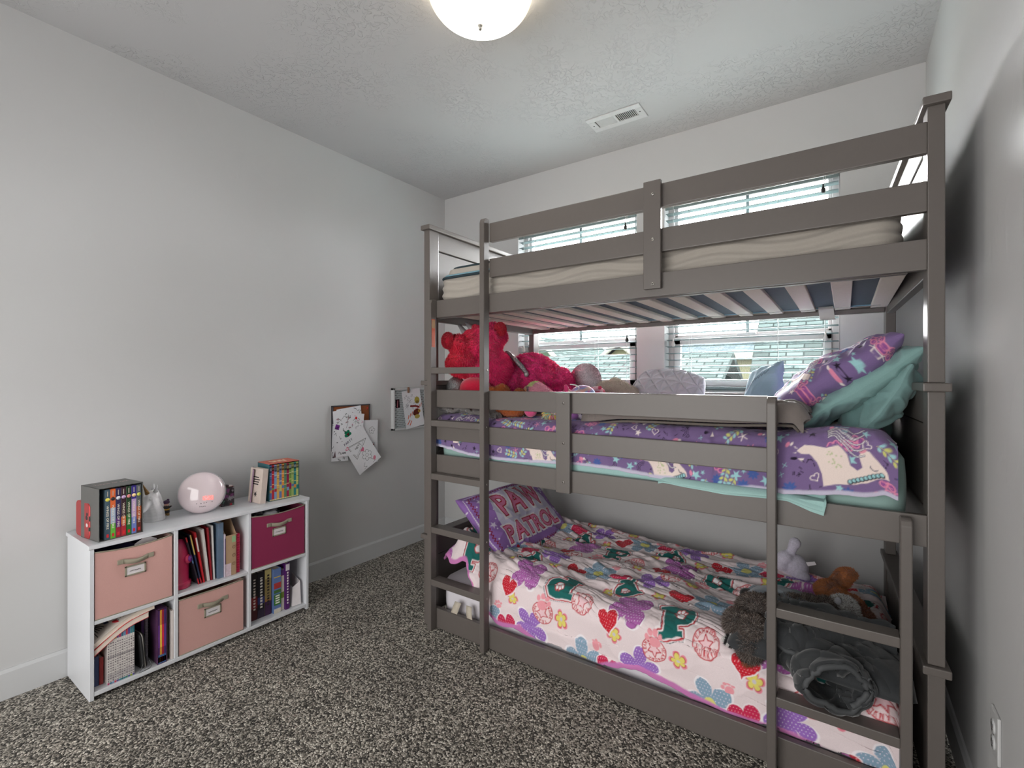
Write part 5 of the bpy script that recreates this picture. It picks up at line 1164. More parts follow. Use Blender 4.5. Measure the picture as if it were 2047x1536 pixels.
drawing('leaf coloured drawing with orange fringes clipped to the perforated board', (3.235, 1.035), .185, .285, 8, .030, d_leaf, .012, group='papers on the perforated board')
b = MB(); b.box(0.034, 0.042, -0.006, 0.006, -0.022, 0.022, 0.002); b.box(0.026, 0.034, -0.006, 0.006, -0.022, 0.022, 0.002, rot=(0, R(6), 0)); cp = b.build('clothes_peg', M('wooden_peg', (120, 84, 62), rough=0.7, bump=0.2)); cp.location = (0, 3.187, 1.175); setp(cp, 'small brown wooden peg holding the leaf drawing', 'peg')
# ------------------------------------------------------------------ printed patterns (painted on cloth by position on the cloth)
PW = [(-.5, -.5), (-.5, -.36), (-.36, -.36), (-.36, .36), (-.5, .36), (-.5, .5), (.12, .5), (.36, .44), (.48, .28), (.5, .1), (.44, -.08), (.28, -.2), (0.0, -.22), (0.0, -.36), (.14, -.36), (.14, -.5)]
def paw(pt, c, s, a, fill, line=None):
    for (x, y, r, st) in ((0, -.16, .27, 1.15), (-.36, .10, .13, 1), (-.14, .30, .14, 1), (.14, .30, .14, 1), (.36, .10, .13, 1)):
        q = rotp([(x, y)], c, a, s)[0]
        if line: pt.disc(q, r * s + s * .07, line, st, a)
        pt.disc(q, r * s, fill, st, a)
def letter_badge(pt, c, s, a):
    V = rotp(PW, c, a, s)
    pt.poly(V, (248, 238, 240), grow=.016); pt.line(list(rotp(PW, c, a, s * 1.20)) + [rotp(PW, c, a, s * 1.20)[0]], .0030, (52, 66, 80), .010)
    pt.poly(V, (190, 32, 46), grow=.0085); pt.poly(V, (244, 236, 238), grow=.0040); pt.poly(V, (30, 104, 100)); paw(pt, rotp([(.1, .14)], c, a, s)[0], s * .36, a, (250, 246, 248), (190, 32, 46))
def flower_small(pt, c, s, a):
    pt.poly(rotp(petals(5, .5), c, a, s * 1.32), (236, 140, 158)); pt.poly(rotp(petals(5, .5), c, a, s * 1.08), (190, 44, 60)); pt.poly(rotp(petals(5, .5), c, a, s * .98), (232, 220, 116)); pt.disc(c, s * .13, (214, 206, 212))
def flower_big(pt, c, s, a, col, k=5, dots=.0016, edge=None):
    pt.poly(rotp(petals(k, .62, 90), c, a, s * 1.10), (250, 242, 246))
    if edge: pt.poly(rotp(petals(k, .62, 90), c, a, s * 1.03), edge)
    pt.poly(rotp(petals(k, .62, 90), c, a, s), col, dots=dots, dot_rgb=(236, 226, 240), dot_s=.011)
STROKE = {'T': [[(0, 1), (1, 1)], [(.5, 1), (.5, 0)]], 'E': [[(1, 1), (0, 1), (0, 0), (1, 0)], [(0, .5), (.8, .5)]], 'A': [[(0, 0), (.5, 1), (1, 0)], [(.2, .4), (.8, .4)]], 'M': [[(0, 0), (0, 1), (.5, .4), (1, 1), (1, 0)]],
          'W': [[(0, 1), (.25, 0), (.5, .6), (.75, 0), (1, 1)]], 'O': [[(0, 0), (0, 1), (1, 1), (1, 0), (0, 0)]], 'R': [[(0, 0), (0, 1), (1, .9), (1, .55), (0, .5), (1, 0)]], 'K': [[(0, 0), (0, 1)], [(1, 1), (0, .5), (1, 0)]], 'S': [[(1, 1), (0, .9), (0, .55), (1, .45), (1, .1), (0, 0)]]}
def badge(pt, c, r, a):
    pt.disc(c, r, (246, 222, 224)); pt.ring(c, r, .0035, (196, 34, 50)); st = rotp(star(5, .5), c, a, r * 1.15); pt.poly(st, (246, 206, 212)); pt.line(list(st) + [st[0]], .0032, (196, 34, 50))
    for k, ch in enumerate('TEAMWORK TEAMWORK'):
        if ch == ' ': continue
        an = a + 2.9 - k * 2 * math.pi / 17.5; q = (c[0] + r * .80 * math.cos(an), c[1] + r * .80 * math.sin(an)); hs = r * .22
        for pl in STROKE[ch]: pt.line(list(rotp([((x - .5) * .7, y - .5) for x, y in pl], q, an - math.pi / 2, hs)), .0022, (196, 34, 50))
HEART = heart()
def pat_hearts(pt, ox=0.0, oy=0.0, base=True):
    """white bedding print: teal letters with paw marks, red hearts, flowers and round badges, repeating"""
    x0, y0 = pt.P.min(0); x1, y1 = pt.P.max(0); TX, TY = .50, .46
    items = [('B', .16, .30, .15, .5), ('V', .40, .10, .15, .9), ('V2', .40, .34, .16, .2), ('S', .27, .17, .055, 0), ('S', .05, .42, .055, .6), ('S', .30, .44, .05, 1), ('S', .47, .22, .05, .3), ('H', .05, .27, .10, .25), ('H2', .27, .30, .10, -.3), ('P', .085, .10, .135, .15), ('P', .33, .22, .11, -.5) , ('G', .20, .045, .047, .2), ('G', .46, .43, .045, .8), ('A', .02, .01, .07, .3), ('A', .22, .38, .05, -.4), ('H', .33, .02, .085, -.2)]
    for i in range(int(math.floor((x0 - ox) / TX)) - 1, int((x1 - ox) / TX) + 2):
        for j in range(int(math.floor((y0 - oy) / TY)) - 1, int((y1 - oy) / TY) + 2):
            fl = 1 if (i + j) % 2 == 0 else -1
            for (k, u, v, s, a) in items:
                c = (ox + (i + (u / .5)) * TX + (.06 if j % 2 else 0), oy + (j + v / .46) * TY); a2 = a * fl
                if not (x0 - .2 < c[0] < x1 + .2 and y0 - .2 < c[1] < y1 + .2): continue
                if k == 'B': flower_big(pt, c, s * 1.15, a2, (140, 168, 190)); pt.disc(c, s * .15, (228, 222, 130))
                elif k == 'V': flower_big(pt, c, s * 1.15, a2, (180, 104, 176), 4, edge=(140, 50, 130))
                elif k == 'V2': flower_big(pt, c, s, a2, (158, 112, 196), 5)
                elif k == 'S': flower_small(pt, c, s, a2)
                elif k in ('H', 'H2'): V = rotp(HEART, c, a2, s * 1.12); pt.poly(V, (248, 236, 240), grow=.004); pt.poly(V, (204, 34, 52) if k == 'H' else (206, 40, 84), dots=.0013, dot_rgb=(240, 190, 196), dot_s=.010)
                elif k == 'P': letter_badge(pt, c, s * .95, a2 * 1.6 if fl > 0 else a2 + 3.3)
                elif k == 'G': badge(pt, c, s, a2)
                elif k == 'A': paw(pt, c, s, a2, (240, 160, 170))
UNI = [(-.50, .12), (-.40, .20), (-.28, .16), (-.12, .10), (.02, .14), (.12, .02), (.16, -.14), (.24, -.20), (.30, -.14), (.26, .02), (.30, .12), (.38, .10), (.50, -.04), (.58, -.12), (.60, -.20), (.48, -.26), (.36, -.34), (.20, -.40), (-.02, -.42), (-.16, -.44), (-.18, -.28), (-.24, -.10), (-.34, .04), (-.44, .06)]
def pat_unicorn(pt, seed=1, dens=1.0, uni=True):
    rs = random.Random(seed); x0, y0 = pt.P.min(0); x1, y1 = pt.P.max(0); st = .044 / dens
    ni, nj = int((x1 - x0) / st) + 2, int((y1 - y0) / st) + 2
    cr_, mint, yel, pk, bl, dk = (240, 226, 222), (158, 206, 210), (206, 206, 120), (226, 140, 170), (70, 96, 160), (34, 24, 44)
    for i in range(ni):
        for j in range(nj):
            c = (x0 + (i + rs.uniform(.15, .85)) * st, y0 + (j + rs.uniform(.15, .85)) * st); a = rs.uniform(0, 6.28); k = rs.randrange(13)
            if k == 0: pt.poly(rotp(star(), c, a, .024), dk)
            elif k == 1: pt.poly(rotp(star(), c, a, .026), cr_ if rs.random() < .5 else mint)
            elif k == 2: pt.poly(rotp(star(), c, a, .034), mint); pt.poly(rotp(star(), (c[0] + .022, c[1] + .012), a, .016), mint)
            elif k == 3:
                for q in range(6): pt.disc(rotp([(.022 * math.cos(q), .012 * math.sin(q * 1.1))], c, a)[0], .010, pk)
                for q in range(6): pt.disc(rotp([(.022 * math.cos(q), .012 * math.sin(q * 1.1))], c, a)[0], .0065, (150, 84, 150))
                for q in range(4): pt.line(rotp([(-.014 + q * .009, -.010), (-.010 + q * .009, .010)], c, a), .0016, pk)
            elif k == 4:
                pt.line(rotp([(-.035, 0), (.035, .006)], c, a), .0016, yel)
                for q in range(5):
                    for s_ in (-1, 1): pt.disc(rotp([(-.026 + q * .013, s_ * .008)], c, a)[0], .0042, yel if q % 2 else mint, 1.7, a + s_ * .9)
            elif k == 5:
                for q in range(7): p = (c[0] + rs.uniform(-.025, .025), c[1] + rs.uniform(-.02, .02)); b_ = rs.uniform(0, 3); pt.line([p, (p[0] + .009 * math.cos(b_), p[1] + .009 * math.sin(b_))], .0024, dk)
            elif k == 6: V = rotp(HEART, c, a, .026); pt.line(list(V) + [V[0]], .0016, cr_)
            elif k == 7:
                for q in range(8): pt.disc(rotp([(.010 * math.cos(q * .785), .010 * math.sin(q * .785))], c, 0)[0], .0040, bl, 2.0, q * .785)
            elif k == 8:
                for q in range(3): pt.line([(c[0] + (.012 + .006 * q) * math.cos(w), c[1] + (.012 + .006 * q) * math.sin(w)) for w in np.linspace(a, a + 2.6, 9)], .0016, dk)
            elif k == 9: pt.disc(c, .006, pk, 1.5, a); pt.disc((c[0] + .012, c[1]), .004, cr_, 1.6, a)
            elif k == 10:
                for q in range(5): pt.line([c, (c[0] + .014 * math.cos(a + q * 1.256), c[1] + .014 * math.sin(a + q * 1.256))], .0024, pk if i % 2 else cr_)
            elif k == 11: pt.poly(rotp([(-.006, -.008), (.006, -.008), (0, .009)], c, a), cr_); pt.disc((c[0] - .016, c[1] + .006), .0055, dk, 1.3)
            else: pt.line(rotp([(-.008, 0), (.008, 0)], c, a), .0016, mint); pt.line(rotp([(0, -.008), (0, .008)], c, a), .0016, mint)
    if uni:
        ui = uni if isinstance(uni, (list, tuple)) else [(x0 + (i + .35 + .3 * (j % 2)) * .46, y0 + (j + .5) * .42, .34) for i in range(int((x1 - x0) / .46) + 1) for j in range(int((y1 - y0) / .42) + 1)]
        for (ux, uy, us) in ui:
            pt.poly(rotp(UNI, (ux, uy), 0, us), (122, 100, 144), grow=.004); pt.poly(rotp(UNI, (ux, uy), 0, us), (236, 218, 210))
            pt.disc((ux + us * .30, uy + us * .10), us * .03, (226, 150, 170), 1.6, .4)
            pt.line([(ux + us * (.44 + .05 * math.cos(w)), uy + us * (-.10 + .06 * math.sin(w))) for w in np.linspace(3, 5.4, 7)], .0022, (90, 80, 100))
            for q in range(18): pt.disc((ux + us * rs.uniform(-.12, .06), uy + us * rs.uniform(-.2, .06)), .0022, (190, 196, 150))
            for q in range(9): pt.disc((ux + us * (.16 + q * .045), uy + us * (-.37 + q * .022)), .0075, dk); pt.disc((ux + us * (.16 + q * .045), uy + us * (-.365 + q * .022)), .0050, mint)
            for w0 in np.linspace(-.03, .03, 5):         # striped wavy tail
                pt.line([(ux + us * (-.10 + t * .42), uy + us * (.30 + .07 * math.sin(t * 6.5) - .08 * t) + w0 * (0.4 + t)) for t in np.linspace(0, 1, 12)], .0052, dk)
                pt.line([(ux + us * (-.10 + t * .42), uy + us * (.30 + .07 * math.sin(t * 6.5) - .08 * t) + w0 * (0.4 + t)) for t in np.linspace(0, 1, 12)], .0026, (232, 226, 232))

m_print = MA('printed_cotton', rough=0.8, sheen=0.15, weave=1100, bump=0.25)

# ------------------------------------------------------------------ bottom bunk: printed duvet
def duvet_bottom():
    nx, nv = 760, 520
    x = np.linspace(1.005, 2.872, nx); s = np.linspace(0, 1.16, nv); X, S = np.meshgrid(x, s, indexing='ij')
    ytop = 3.445; Lt = 0.86                                      # flat run before the front shoulder
    hang = 0.262 + 0.014 * np.sin(X * 5.2) + 0.010 * np.sin(X * 11 + 1)
    left = 1 - ss(1.12, 1.40, X)
    end = Lt + .02 + hang; end = end * (1 - left) + (Lt + .05 + .02 * np.sin(X * 30)) * left
    t = S / 1.16 * end                                            # arc length from the back
    r = 0.085; q = np.clip((t - Lt) / r, 0, np.pi / 2); down = np.clip(t - Lt - r * np.pi / 2, 0, None)
    Y = ytop - np.minimum(t, Lt) - r * np.sin(q); drop = r * (1 - np.cos(q)) + down
    fr = ss(Lt - .1, Lt + .12, t)
    Zt = 0.318 + 0.022 * fbm(X * 2.2, t * 2.5, 11, 2) + 0.012 * np.exp(-((X - 1.3) / .2) ** 2)
    A = 0.030 * (1 - .45 * fr)
    fo = folds(X, t, R(4), .62, .085, 21) * .55 + folds(X, t, R(-14), .42, .060, 33) * .45 + folds(X, t, R(28), .30, .05, 47) * .25 * (1 - fr)
    m = .5 + .5 * ss(-.3, .6, vn(X * 1.7 + 3, t * 2.2 + 8, 5))
    Zf = A * np.power(np.clip(.5 + .5 * fo, 0, 1), 1.6) * 1.6 * m
    pk = 0.105 * np.exp(-((X - 1.105) / .040) ** 2 - ((Y - 2.60) / .045) ** 2) + .06 * np.exp(-((X - 1.17) / .05) ** 2 - ((Y - 2.60) / .06) ** 2) + .03 * np.exp(-((X - 1.04) / .03) ** 2 - ((Y - 2.55) / .05) ** 2)
    fine = 0.0034 * folds(X, t, R(10), .12, .018, 61) + .0012 * fbm(X * 60, t * 60, 9, 2)
    Z = Zt + Zf + fine + pk - drop
    Y = Y - fr * (0.020 * vn(X * 5, t * 2 + 3, 14) + .012 * vn(X * 13, t * 3, 15) + 0.010) * (1 - .6 * ss(0, .1, down)) + (Zf * .3) * -fr
    Y = np.where(down > 0.01, np.clip(Y, 2.484, 2.508), np.maximum(Y, 2.484))
    back = ss(3.36, 3.445, Y); Z = Z - back * .05 * (1 + .6 * vn(X * 6, X * 0 + 2, 3)); re = ss(2.80, 2.872, X); Z = Z - re ** 2 * .08 - .03 * ss(1.06, 1.005, X)
    Z = np.maximum(Z, 0.262 * (1 - fr) + 0.0 * fr); Z = np.maximum(Z, .108)
    pt = Paint(np.stack([X.ravel(), (-t).ravel()], 1), (238, 222, 224)); pat_hearts(pt, 0.11, -0.055)
    C = pt.C.copy(); tr = np.repeat(np.array(lin((206, 126, 186)))[None], len(C), 0); e = ss(1.138, 1.146, S).ravel()[:, None]; C = C * (1 - e) + tr * e
    o = sheet('duvet', X, Y, Z, C, m_print, thick=0.010, flip=True)
    return setp(o, 'white duvet printed with teal letters, red hearts and purple flowers on the bottom bunk', 'duvet')
dv = duvet_bottom()
b = MB()
for (x0, rz, w_, h_) in ((1.155, -.35, .040, .085), (1.225, .18, .034, .062)):
    V = []; n = 10
    for i in range(n):
        for k in (0, 1): t = i / (n - 1); V.append((x0 + (k - .5) * w_ + rz * t * h_, 2.474 - .008 * math.sin(t * 3) - .012 * (t > .5) * (t - .5), .150 - t * h_ + .008))
    tg = pydata('care_tag', V, grid_faces(n, 2), M('beige_tag', (196, 186, 170), rough=.8, nscale=200, nvar=.1, bump=.2), dv, True); md = tg.modifiers.new('t', 'SOLIDIFY'); md.thickness = .001
b.bm.free()

# ------------------------------------------------------------------ pillows
def pillow(name, label, cat, c, U, V, w, h, t, paint=None, rgb=(200, 200, 200), mat=None, seed=0, group=None, wr=1.0, n=150, pw=.40, extra=None, rnd=.0, pinch=.07, hem=None, bend=0.0):
    U = Vector(U).normalized(); V = Vector(V); V = (V - U * V.dot(U)).normalized(); N = U.cross(V)
    a = np.sin(np.linspace(-np.pi / 2, np.pi / 2, n)); a = .5 * a + .5 * np.linspace(-1, 1, n); A, B = np.meshgrid(a, a, indexing='ij')
    out = []
    for s_ in (1, -1):
        pr = np.clip((1 - A ** 2) * (1 - B ** 2), 0, 1) ** pw
        x = A * w / 2 * (1 - pinch * (1 - np.abs(A)) * 0 - pinch * (1 - B ** 2) * .8); y = B * h / 2 * (1 - pinch * (1 - A ** 2) * .8); x, y = x * np.sqrt(1 - rnd * B ** 2), y * np.sqrt(1 - rnd * A ** 2)
        edge = 1 - np.clip((1 - A ** 2) * (1 - B ** 2), 0, 1) ** .5
        wk = folds(x + 3, y + 3, R(35), .22, .045, seed + 7) * .5 + folds(x + 3, y + 3, R(-40), .22, .05, seed + 9) * .5
        z = s_ * t / 2 * pr + s_ * wr * .010 * wk * np.minimum(pr * 2.2, 1) * (.4 + .8 * edge) + bend * (A ** 2 + .3 * B)
        z = z + (.012 * wr * vn(A * 2.2 + 9, B * 2.2 + 9, seed) * (1 - edge * .3))
        if extra is not None: z = z + s_ * extra(x, y) * np.minimum(pr * 1.8, 1)
        out.append((x, y, z))
    P = []; C = []
    for (x, y, z) in out: P.append(np.stack([x.ravel(), y.ravel(), z.ravel()], 1))
    P = np.concatenate(P)
    if paint: pt = Paint(P[:, :2], rgb, aa=.0016); paint(pt); C = pt.C
    else: C = np.tile(np.array(lin(rgb)), (len(P), 1))
    f1 = grid_faces(n, n); f2 = grid_faces(n, n)[:, ::-1] + n * n
    m = Matrix(((U.x, V.x, N.x, 0), (U.y, V.y, N.y, 0), (U.z, V.z, N.z, 0), (0, 0, 0, 1)))
    o = pydata(name, xform(P, m), np.concatenate([f1, f2]), mat or m_print, None, True, C); o.location = c
    setp(o, label, cat, group)
    if hem:
        rim = [(A[i, 0], -1) for i in range(n)] + [(1, B[0, j]) for j in range(n)] + [(A[i, 0], 1) for i in range(n - 1, -1, -1)] + [(-1, B[0, j]) for j in range(n - 1, -1, -1)]
        idx = [i * n for i in range(n)] + [(n - 1) * n + j for j in range(n)] + [i * n + n - 1 for i in range(n - 1, -1, -1)] + [j for j in range(n - 1, -1, -1)]
        Q = xform(P[idx], m); b = MB(); b.tube([tuple(q) for q in Q[::4]], .0035, 6, closed=True); b.build('piping', hem, o)
    return o
def p_paw(pt):
    w, h = .68, .44
    pt.poly([(-w / 2, -h / 2), (w / 2, -h / 2), (w / 2, h / 2), (-w / 2, h / 2)], (158, 116, 190), dots=.0045, dot_rgb=(236, 226, 244), dot_s=.052)
    def zz(x0, y0, x1, y1, n, amp):
        P = [(x0 + (x1 - x0) * k / n + (amp * (k % 2) if x0 == x1 else 0), y0 + (y1 - y0) * k / n + (amp * (k % 2) if y0 == y1 else 0)) for k in range(n + 1)]; return P
    for P in (zz(-w * .44, -h * .43, w * .44, -h * .43, 60, .012), zz(-w * .44, h * .42, w * .44, h * .42, 60, .012), zz(-w * .455, -h * .43, -w * .455, h * .43, 40, .012), zz(w * .445, -h * .43, w * .445, h * .43, 40, .012)): pt.line(P, .0045, (146, 26, 50))
    for a in (-1, 1): pt.line([(-w * .47, a * h * .465), (w * .47, a * h * .465)], .004, (236, 226, 240), .012); pt.line([(a * w * .48, -h * .46), (a * w * .48, h * .46)], .004, (236, 226, 240), .012)
    pt.poly([(-.225, .01), (-.18, .175), (.20, .175), (.25, .03), (.27, -.135), (-.21, -.135)], (214, 208, 232))
    for (s, sz, x0, y0, wd) in (('PAW', .20, -.165, .020, .40), ('PATROL', .13, -.225, -.125, .48)):
        for key, dx, col in (('o', 0, (240, 232, 240)), ('b', 0, (186, 30, 56)), ('', 0, (228, 130, 172))):
            V, T, W = text_tris(s, sz, key); 
            V0, _, W0 = text_tris(s, sz, ''); 
            off = {'o': .0, 'b': .0, '': .0}[key]; V[:, 0] = V[:, 0] * (wd / W0) + x0; V[:, 1] += y0
            pt.tris(V, T, col)
    pt.poly(rotp(HEART, (-.20, -.165), .3, .07), (120, 160, 200)); pt.poly(rotp(HEART, (-.20, -.165), .3, .05), (190, 30, 56))
    for c in ((-.25, .15), (.27, .1), (-.27, .0), (.28, -.05)): pt.poly(rotp(star(5), c, .2, .045), (226, 214, 236))
pillow('pillow', 'purple pillow with big pink PAW PATROL lettering at the left end of the bottom bunk', 'pillow', (1.165, 2.985, .452), (.04, .99, .015), (-.70, .03, .70), .70, .45, .155, p_paw, (158, 116, 190), seed=4, n=230, wr=.8)
pillow('pillow', 'white printed pillow mostly hidden under the purple lettered pillow', 'pillow', (1.205, 3.02, .365), (.0, 1, .0), (-.86, 0, .42), .62, .38, .10, lambda p: pat_hearts(p, .1, .1), (232, 224, 230), seed=14, n=150)

# ------------------------------------------------------------------ middle bunk: purple duvet, mint top sheet
def duvet_mid():
    nx, nv = 720, 400
    x = np.linspace(1.0, 2.846, nx); s = np.linspace(0, 1, nv); X, S = np.meshgrid(x, s, indexing='ij')
    hang = .180 + .010 * np.sin(X * 6) + .018 * ss(2.45, 2.7, X) - .015 * ss(1.4, 1.0, X); Lt = .872
    rc = ss(2.74, 2.846, X); hang = hang - .03 * rc ** 2
    r = .06 + .03 * ss(2.45, 2.7, X); end = Lt + r * np.pi / 2 + hang - r; t = S * end
    q = np.clip((t - Lt) / r, 0, np.pi / 2); down = np.clip(t - Lt - r * np.pi / 2, 0, None)
    y0 = 3.42; Y = y0 - t * 1.0; Y = np.where(t > Lt, y0 - Lt - r * np.sin(q), Y) - (.0) ; drop = r * (1 - np.cos(q)) + down
    Y = Y - (.905 - Lt - .0) * 0 
    fr = ss(Lt - .05, Lt + .08, t)
    Zt = 1.066 + .012 * fbm(X * 3, t * 3, 31, 2) + .028 * ss(2.5, 2.75, X)
    fo = folds(X, t, R(6), .5, .09, 71) * .6 + folds(X, t, R(-20), .35, .06, 73) * .4
    Z = Zt + .013 * np.clip(.5 + .5 * fo, 0, 1) ** 1.5 * (1 - .5 * fr) + .0012 * fbm(X * 50, t * 50, 2, 2) - drop
    vf = folds(X, t, R(84), .3, .07, 77); op = ss(2.50, 2.62, X)
    Y = Y + fr * (-.010 * vf - .006 * vn(X * 20, t * 6, 5)) - .022 * op * fr
    Y = np.where(X < 2.53, np.clip(Y, 2.4835, 9), np.maximum(Y, 2.458)); Y = np.where(down > .01, np.minimum(Y, 2.490 - .018 * op), Y)
    Z = Z - .045 * ss(2.79, 2.846, X) ** 2 * (1 - .4 * fr)
    lo = 1.046; Z = np.where(fr < .02, np.maximum(Z, lo), Z)
    pt = Paint(np.stack([X.ravel(), (-t).ravel()], 1), (122, 100, 144)); e_ = float(end[600, 0])
    pat_unicorn(pt, 3, uni=[(2.70, -1.0, .21), (2.16, -1.04, .15), (1.62, -1.04, .15), (2.60, -.55, .3), (1.4, -.6, .3), (2.0, -.5, .3), (1.14, -.98, .14)])
    C = pt.C; e = (ss(.985, .992, S) ).ravel()[:, None]; C = C * (1 - e) + np.array(lin((196, 190, 210))) * e
    return setp(sheet('duvet', X, Y, Z, C, m_print, thick=.010, flip=True), 'purple duvet printed with unicorns, stars and clouds on the middle bunk', 'duvet')
duvet_mid()
def top_sheet():
    nx, nv = 260, 70; x = np.linspace(1.30, 2.672, nx); X, S = np.meshgrid(x, np.linspace(0, 1, nv), indexing='ij')
    # inside the rail on the left, hanging over it on the right
    over = ss(2.10, 2.24, X)
    zb = np.interp(x, [1.30, 2.1, 2.17, 2.39, 2.51, 2.57, 2.635, 2.668, 2.672], [.870, .860, .880, .868, .872, .872, .850, .842, .870])[:, None]
    zt = .902 - .0 * X
    Z = zt + (zb - zt) * S
    yin = 2.4825 + .001 * np.sin(X * 30); yo = 2.4835 - .040 * ss(.30, .75, S) - .004 * vn(X * 22, S * 2, 8)
    Y = yin * (1 - over) + np.minimum(yo, 2.4835) * over
    Z = Z + .010 * np.sin(ss(.2, .8, S) * np.pi) * over
    Y = np.where((Z < .884) & (over > .3), np.minimum(Y, 2.4500), Y)
    col = np.tile(np.array(lin((158, 194, 190))), (nx * nv, 1)); h = ss(.78, .80, S).ravel() * (1 - ss(.82, .84, S).ravel()); col *= (1 - .18 * h)[:, None]
    o = sheet('top_sheet', X, Y, Z, col, m_print, thick=.0022); return setp(o, 'pale mint top sheet hanging over the middle bunk rail under the purple duvet', 'bed sheet')
top_sheet()

p_uni = lambda seed: (lambda p: pat_unicorn(p, seed, uni=[(.02, .10, .22), (-.18, -.08, .2)]))
pillow('pillow', 'mint green pillow nearest the right end board, under the other mint pillow', 'pillow', (2.812, 2.90, 1.165), (0, 1, 0), (.46, .05, .86), .60, .33, .13, None, (122, 156, 154), seed=31, wr=2.6, n=150)
pillow('pillow', 'mint green pillow directly under the purple unicorn pillow', 'pillow', (2.752, 2.91, 1.218), (0, 1, 0), (.78, .02, .62), .62, .44, .12, None, (130, 166, 163), seed=33, wr=1.6, n=150)
pillow('pillow', 'purple unicorn pillow on top of the pile at the right of the middle bunk', 'pillow', (2.682, 2.92, 1.262), (0, 1, .0), (.80, .02, .56), .64, .47, .16, p_uni(5), (124, 102, 148), seed=35, wr=1.2, n=230)
pillow('cushion', 'small light blue cushion leaning by the right window', 'cushion', (2.40, 3.27, 1.215), (.80, -.60, .25), (.30, .25, .9), .20, .24, .11, lambda p: [p.line([(-.08 + .016 * k, -.02 + .008 * k), (-.065 + .016 * k, .0 + .008 * k)], .003, (70, 70, 90)) for k in range(9)], (158, 188, 202), seed=37, wr=.8, n=110)
def pintuck(x, y):
    s_ = .085; u = x / s_; v = y / s_; f = lambda a: np.abs((a % 1) - .5) * 2
    g = np.minimum(np.minimum(1 - f(u), 1 - f(v)), np.minimum(1 - f((u + v)), 1 - f((u - v)))) 
    return -.011 * np.exp(-(g / .13) ** 2) - .010 * np.exp(-((np.minimum(f(u + .5) , 9) ** 2 + f(v + .5) ** 2) / .06))
pillow('cushion', 'white pintucked cushion standing between the two windows', 'cushion', (1.915, 3.285, 1.150), (.98, -.14, -.10), (.04, .55, .80), .43, .40, .17, None, (214, 212, 220), seed=39, wr=.4, n=220, rnd=.35, extra=pintuck)

# grey quilted blankets
m_quilt = MA('quilted_microfibre', rough=.75, sheen=.35, weave=500, bump=.2)
def quilt(X, Y, s_=.13, amp=.008):
    u = (X + Y) / s_; v = (X - Y) / s_; f = lambda a: np.abs((a % 1) - .5) * 2
    g = np.minimum(1 - f(u), 1 - f(v)); return -amp * np.exp(-(g / .10) ** 2) + amp * .6 * (1 - np.exp(-(g / .3) ** 2))
def blanket_mid():
    nx, ny = 300, 200; x = np.linspace(1.80, 2.612, nx); y = np.linspace(0, 1, ny); X, S = np.meshgrid(x, y, indexing='ij')
    lip = np.clip(S - .90, 0, 1) / .10                                   # rounded front edge folding down
    y_f = 2.494 + .06 * ss(2.1, 1.8, X); Yy = 3.05 + (y_f + .02 - 3.05) * np.minimum(S / .90, 1) - .018 * np.sin(lip * np.pi / 2)
    th = .040 + .012 * vn(X * 6, S * 3, 3) + .010 * ss(2.4, 2.6, X); Z = 1.090 + th * (1 - .62 * (1 - np.cos(lip * np.pi / 2))) - .020 * ss(2.05, 1.8, X) + .008 * ss(2.3, 2.6, X)
    Z = Z + quilt(X + .3 * S * .1, Yy) * (1 - lip) + .006 * folds(X, Yy, R(20), .3, .05, 83) * (1 - lip) + .004 * folds(X, Yy, R(-35), .2, .035, 84) * (1 - lip)
    Z = Z - .03 * ss(2.58, 2.612, X)
    col = np.tile(np.array(lin((116, 108, 104))), (nx * ny, 1))
    o = sheet('quilted_blanket', X, Yy, Z, col, m_quilt, thick=.028, flip=True)
    b = MB(); b.tube([(X[i, -1], Yy[i, -1] - .001, Z[i, -1] - .010) for i in range(0, nx, 6)], .0055, 6); b.build('edge_binding', M('grey_binding', (104, 96, 90), rough=.8, bump=.2), o)
    return setp(o, 'grey quilted blanket folded on the purple duvet of the middle bunk', 'blanket')
blanket_mid()
X, Yy = np.meshgrid(np.linspace(1.0, 1.36, 130), np.linspace(2.50, 3.05, 130), indexing='ij')
Z = 1.098 + .015 * np.clip(folds(X, Yy, R(30), .2, .06, 91), 0, 1) + .010 * folds(X, Yy, R(-20), .25, .05, 92) + quilt(X, Yy, .12, .005) - .02 * ss(1.28, 1.36, X) + .0 * X
setp(sheet('grey_blanket', X, Yy, Z, np.tile(np.array(lin((104, 100, 98))), (X.size, 1)), m_quilt, thick=.016, flip=True), 'rumpled dark grey blanket under the plush dragon at the left of the middle bunk', 'blanket')

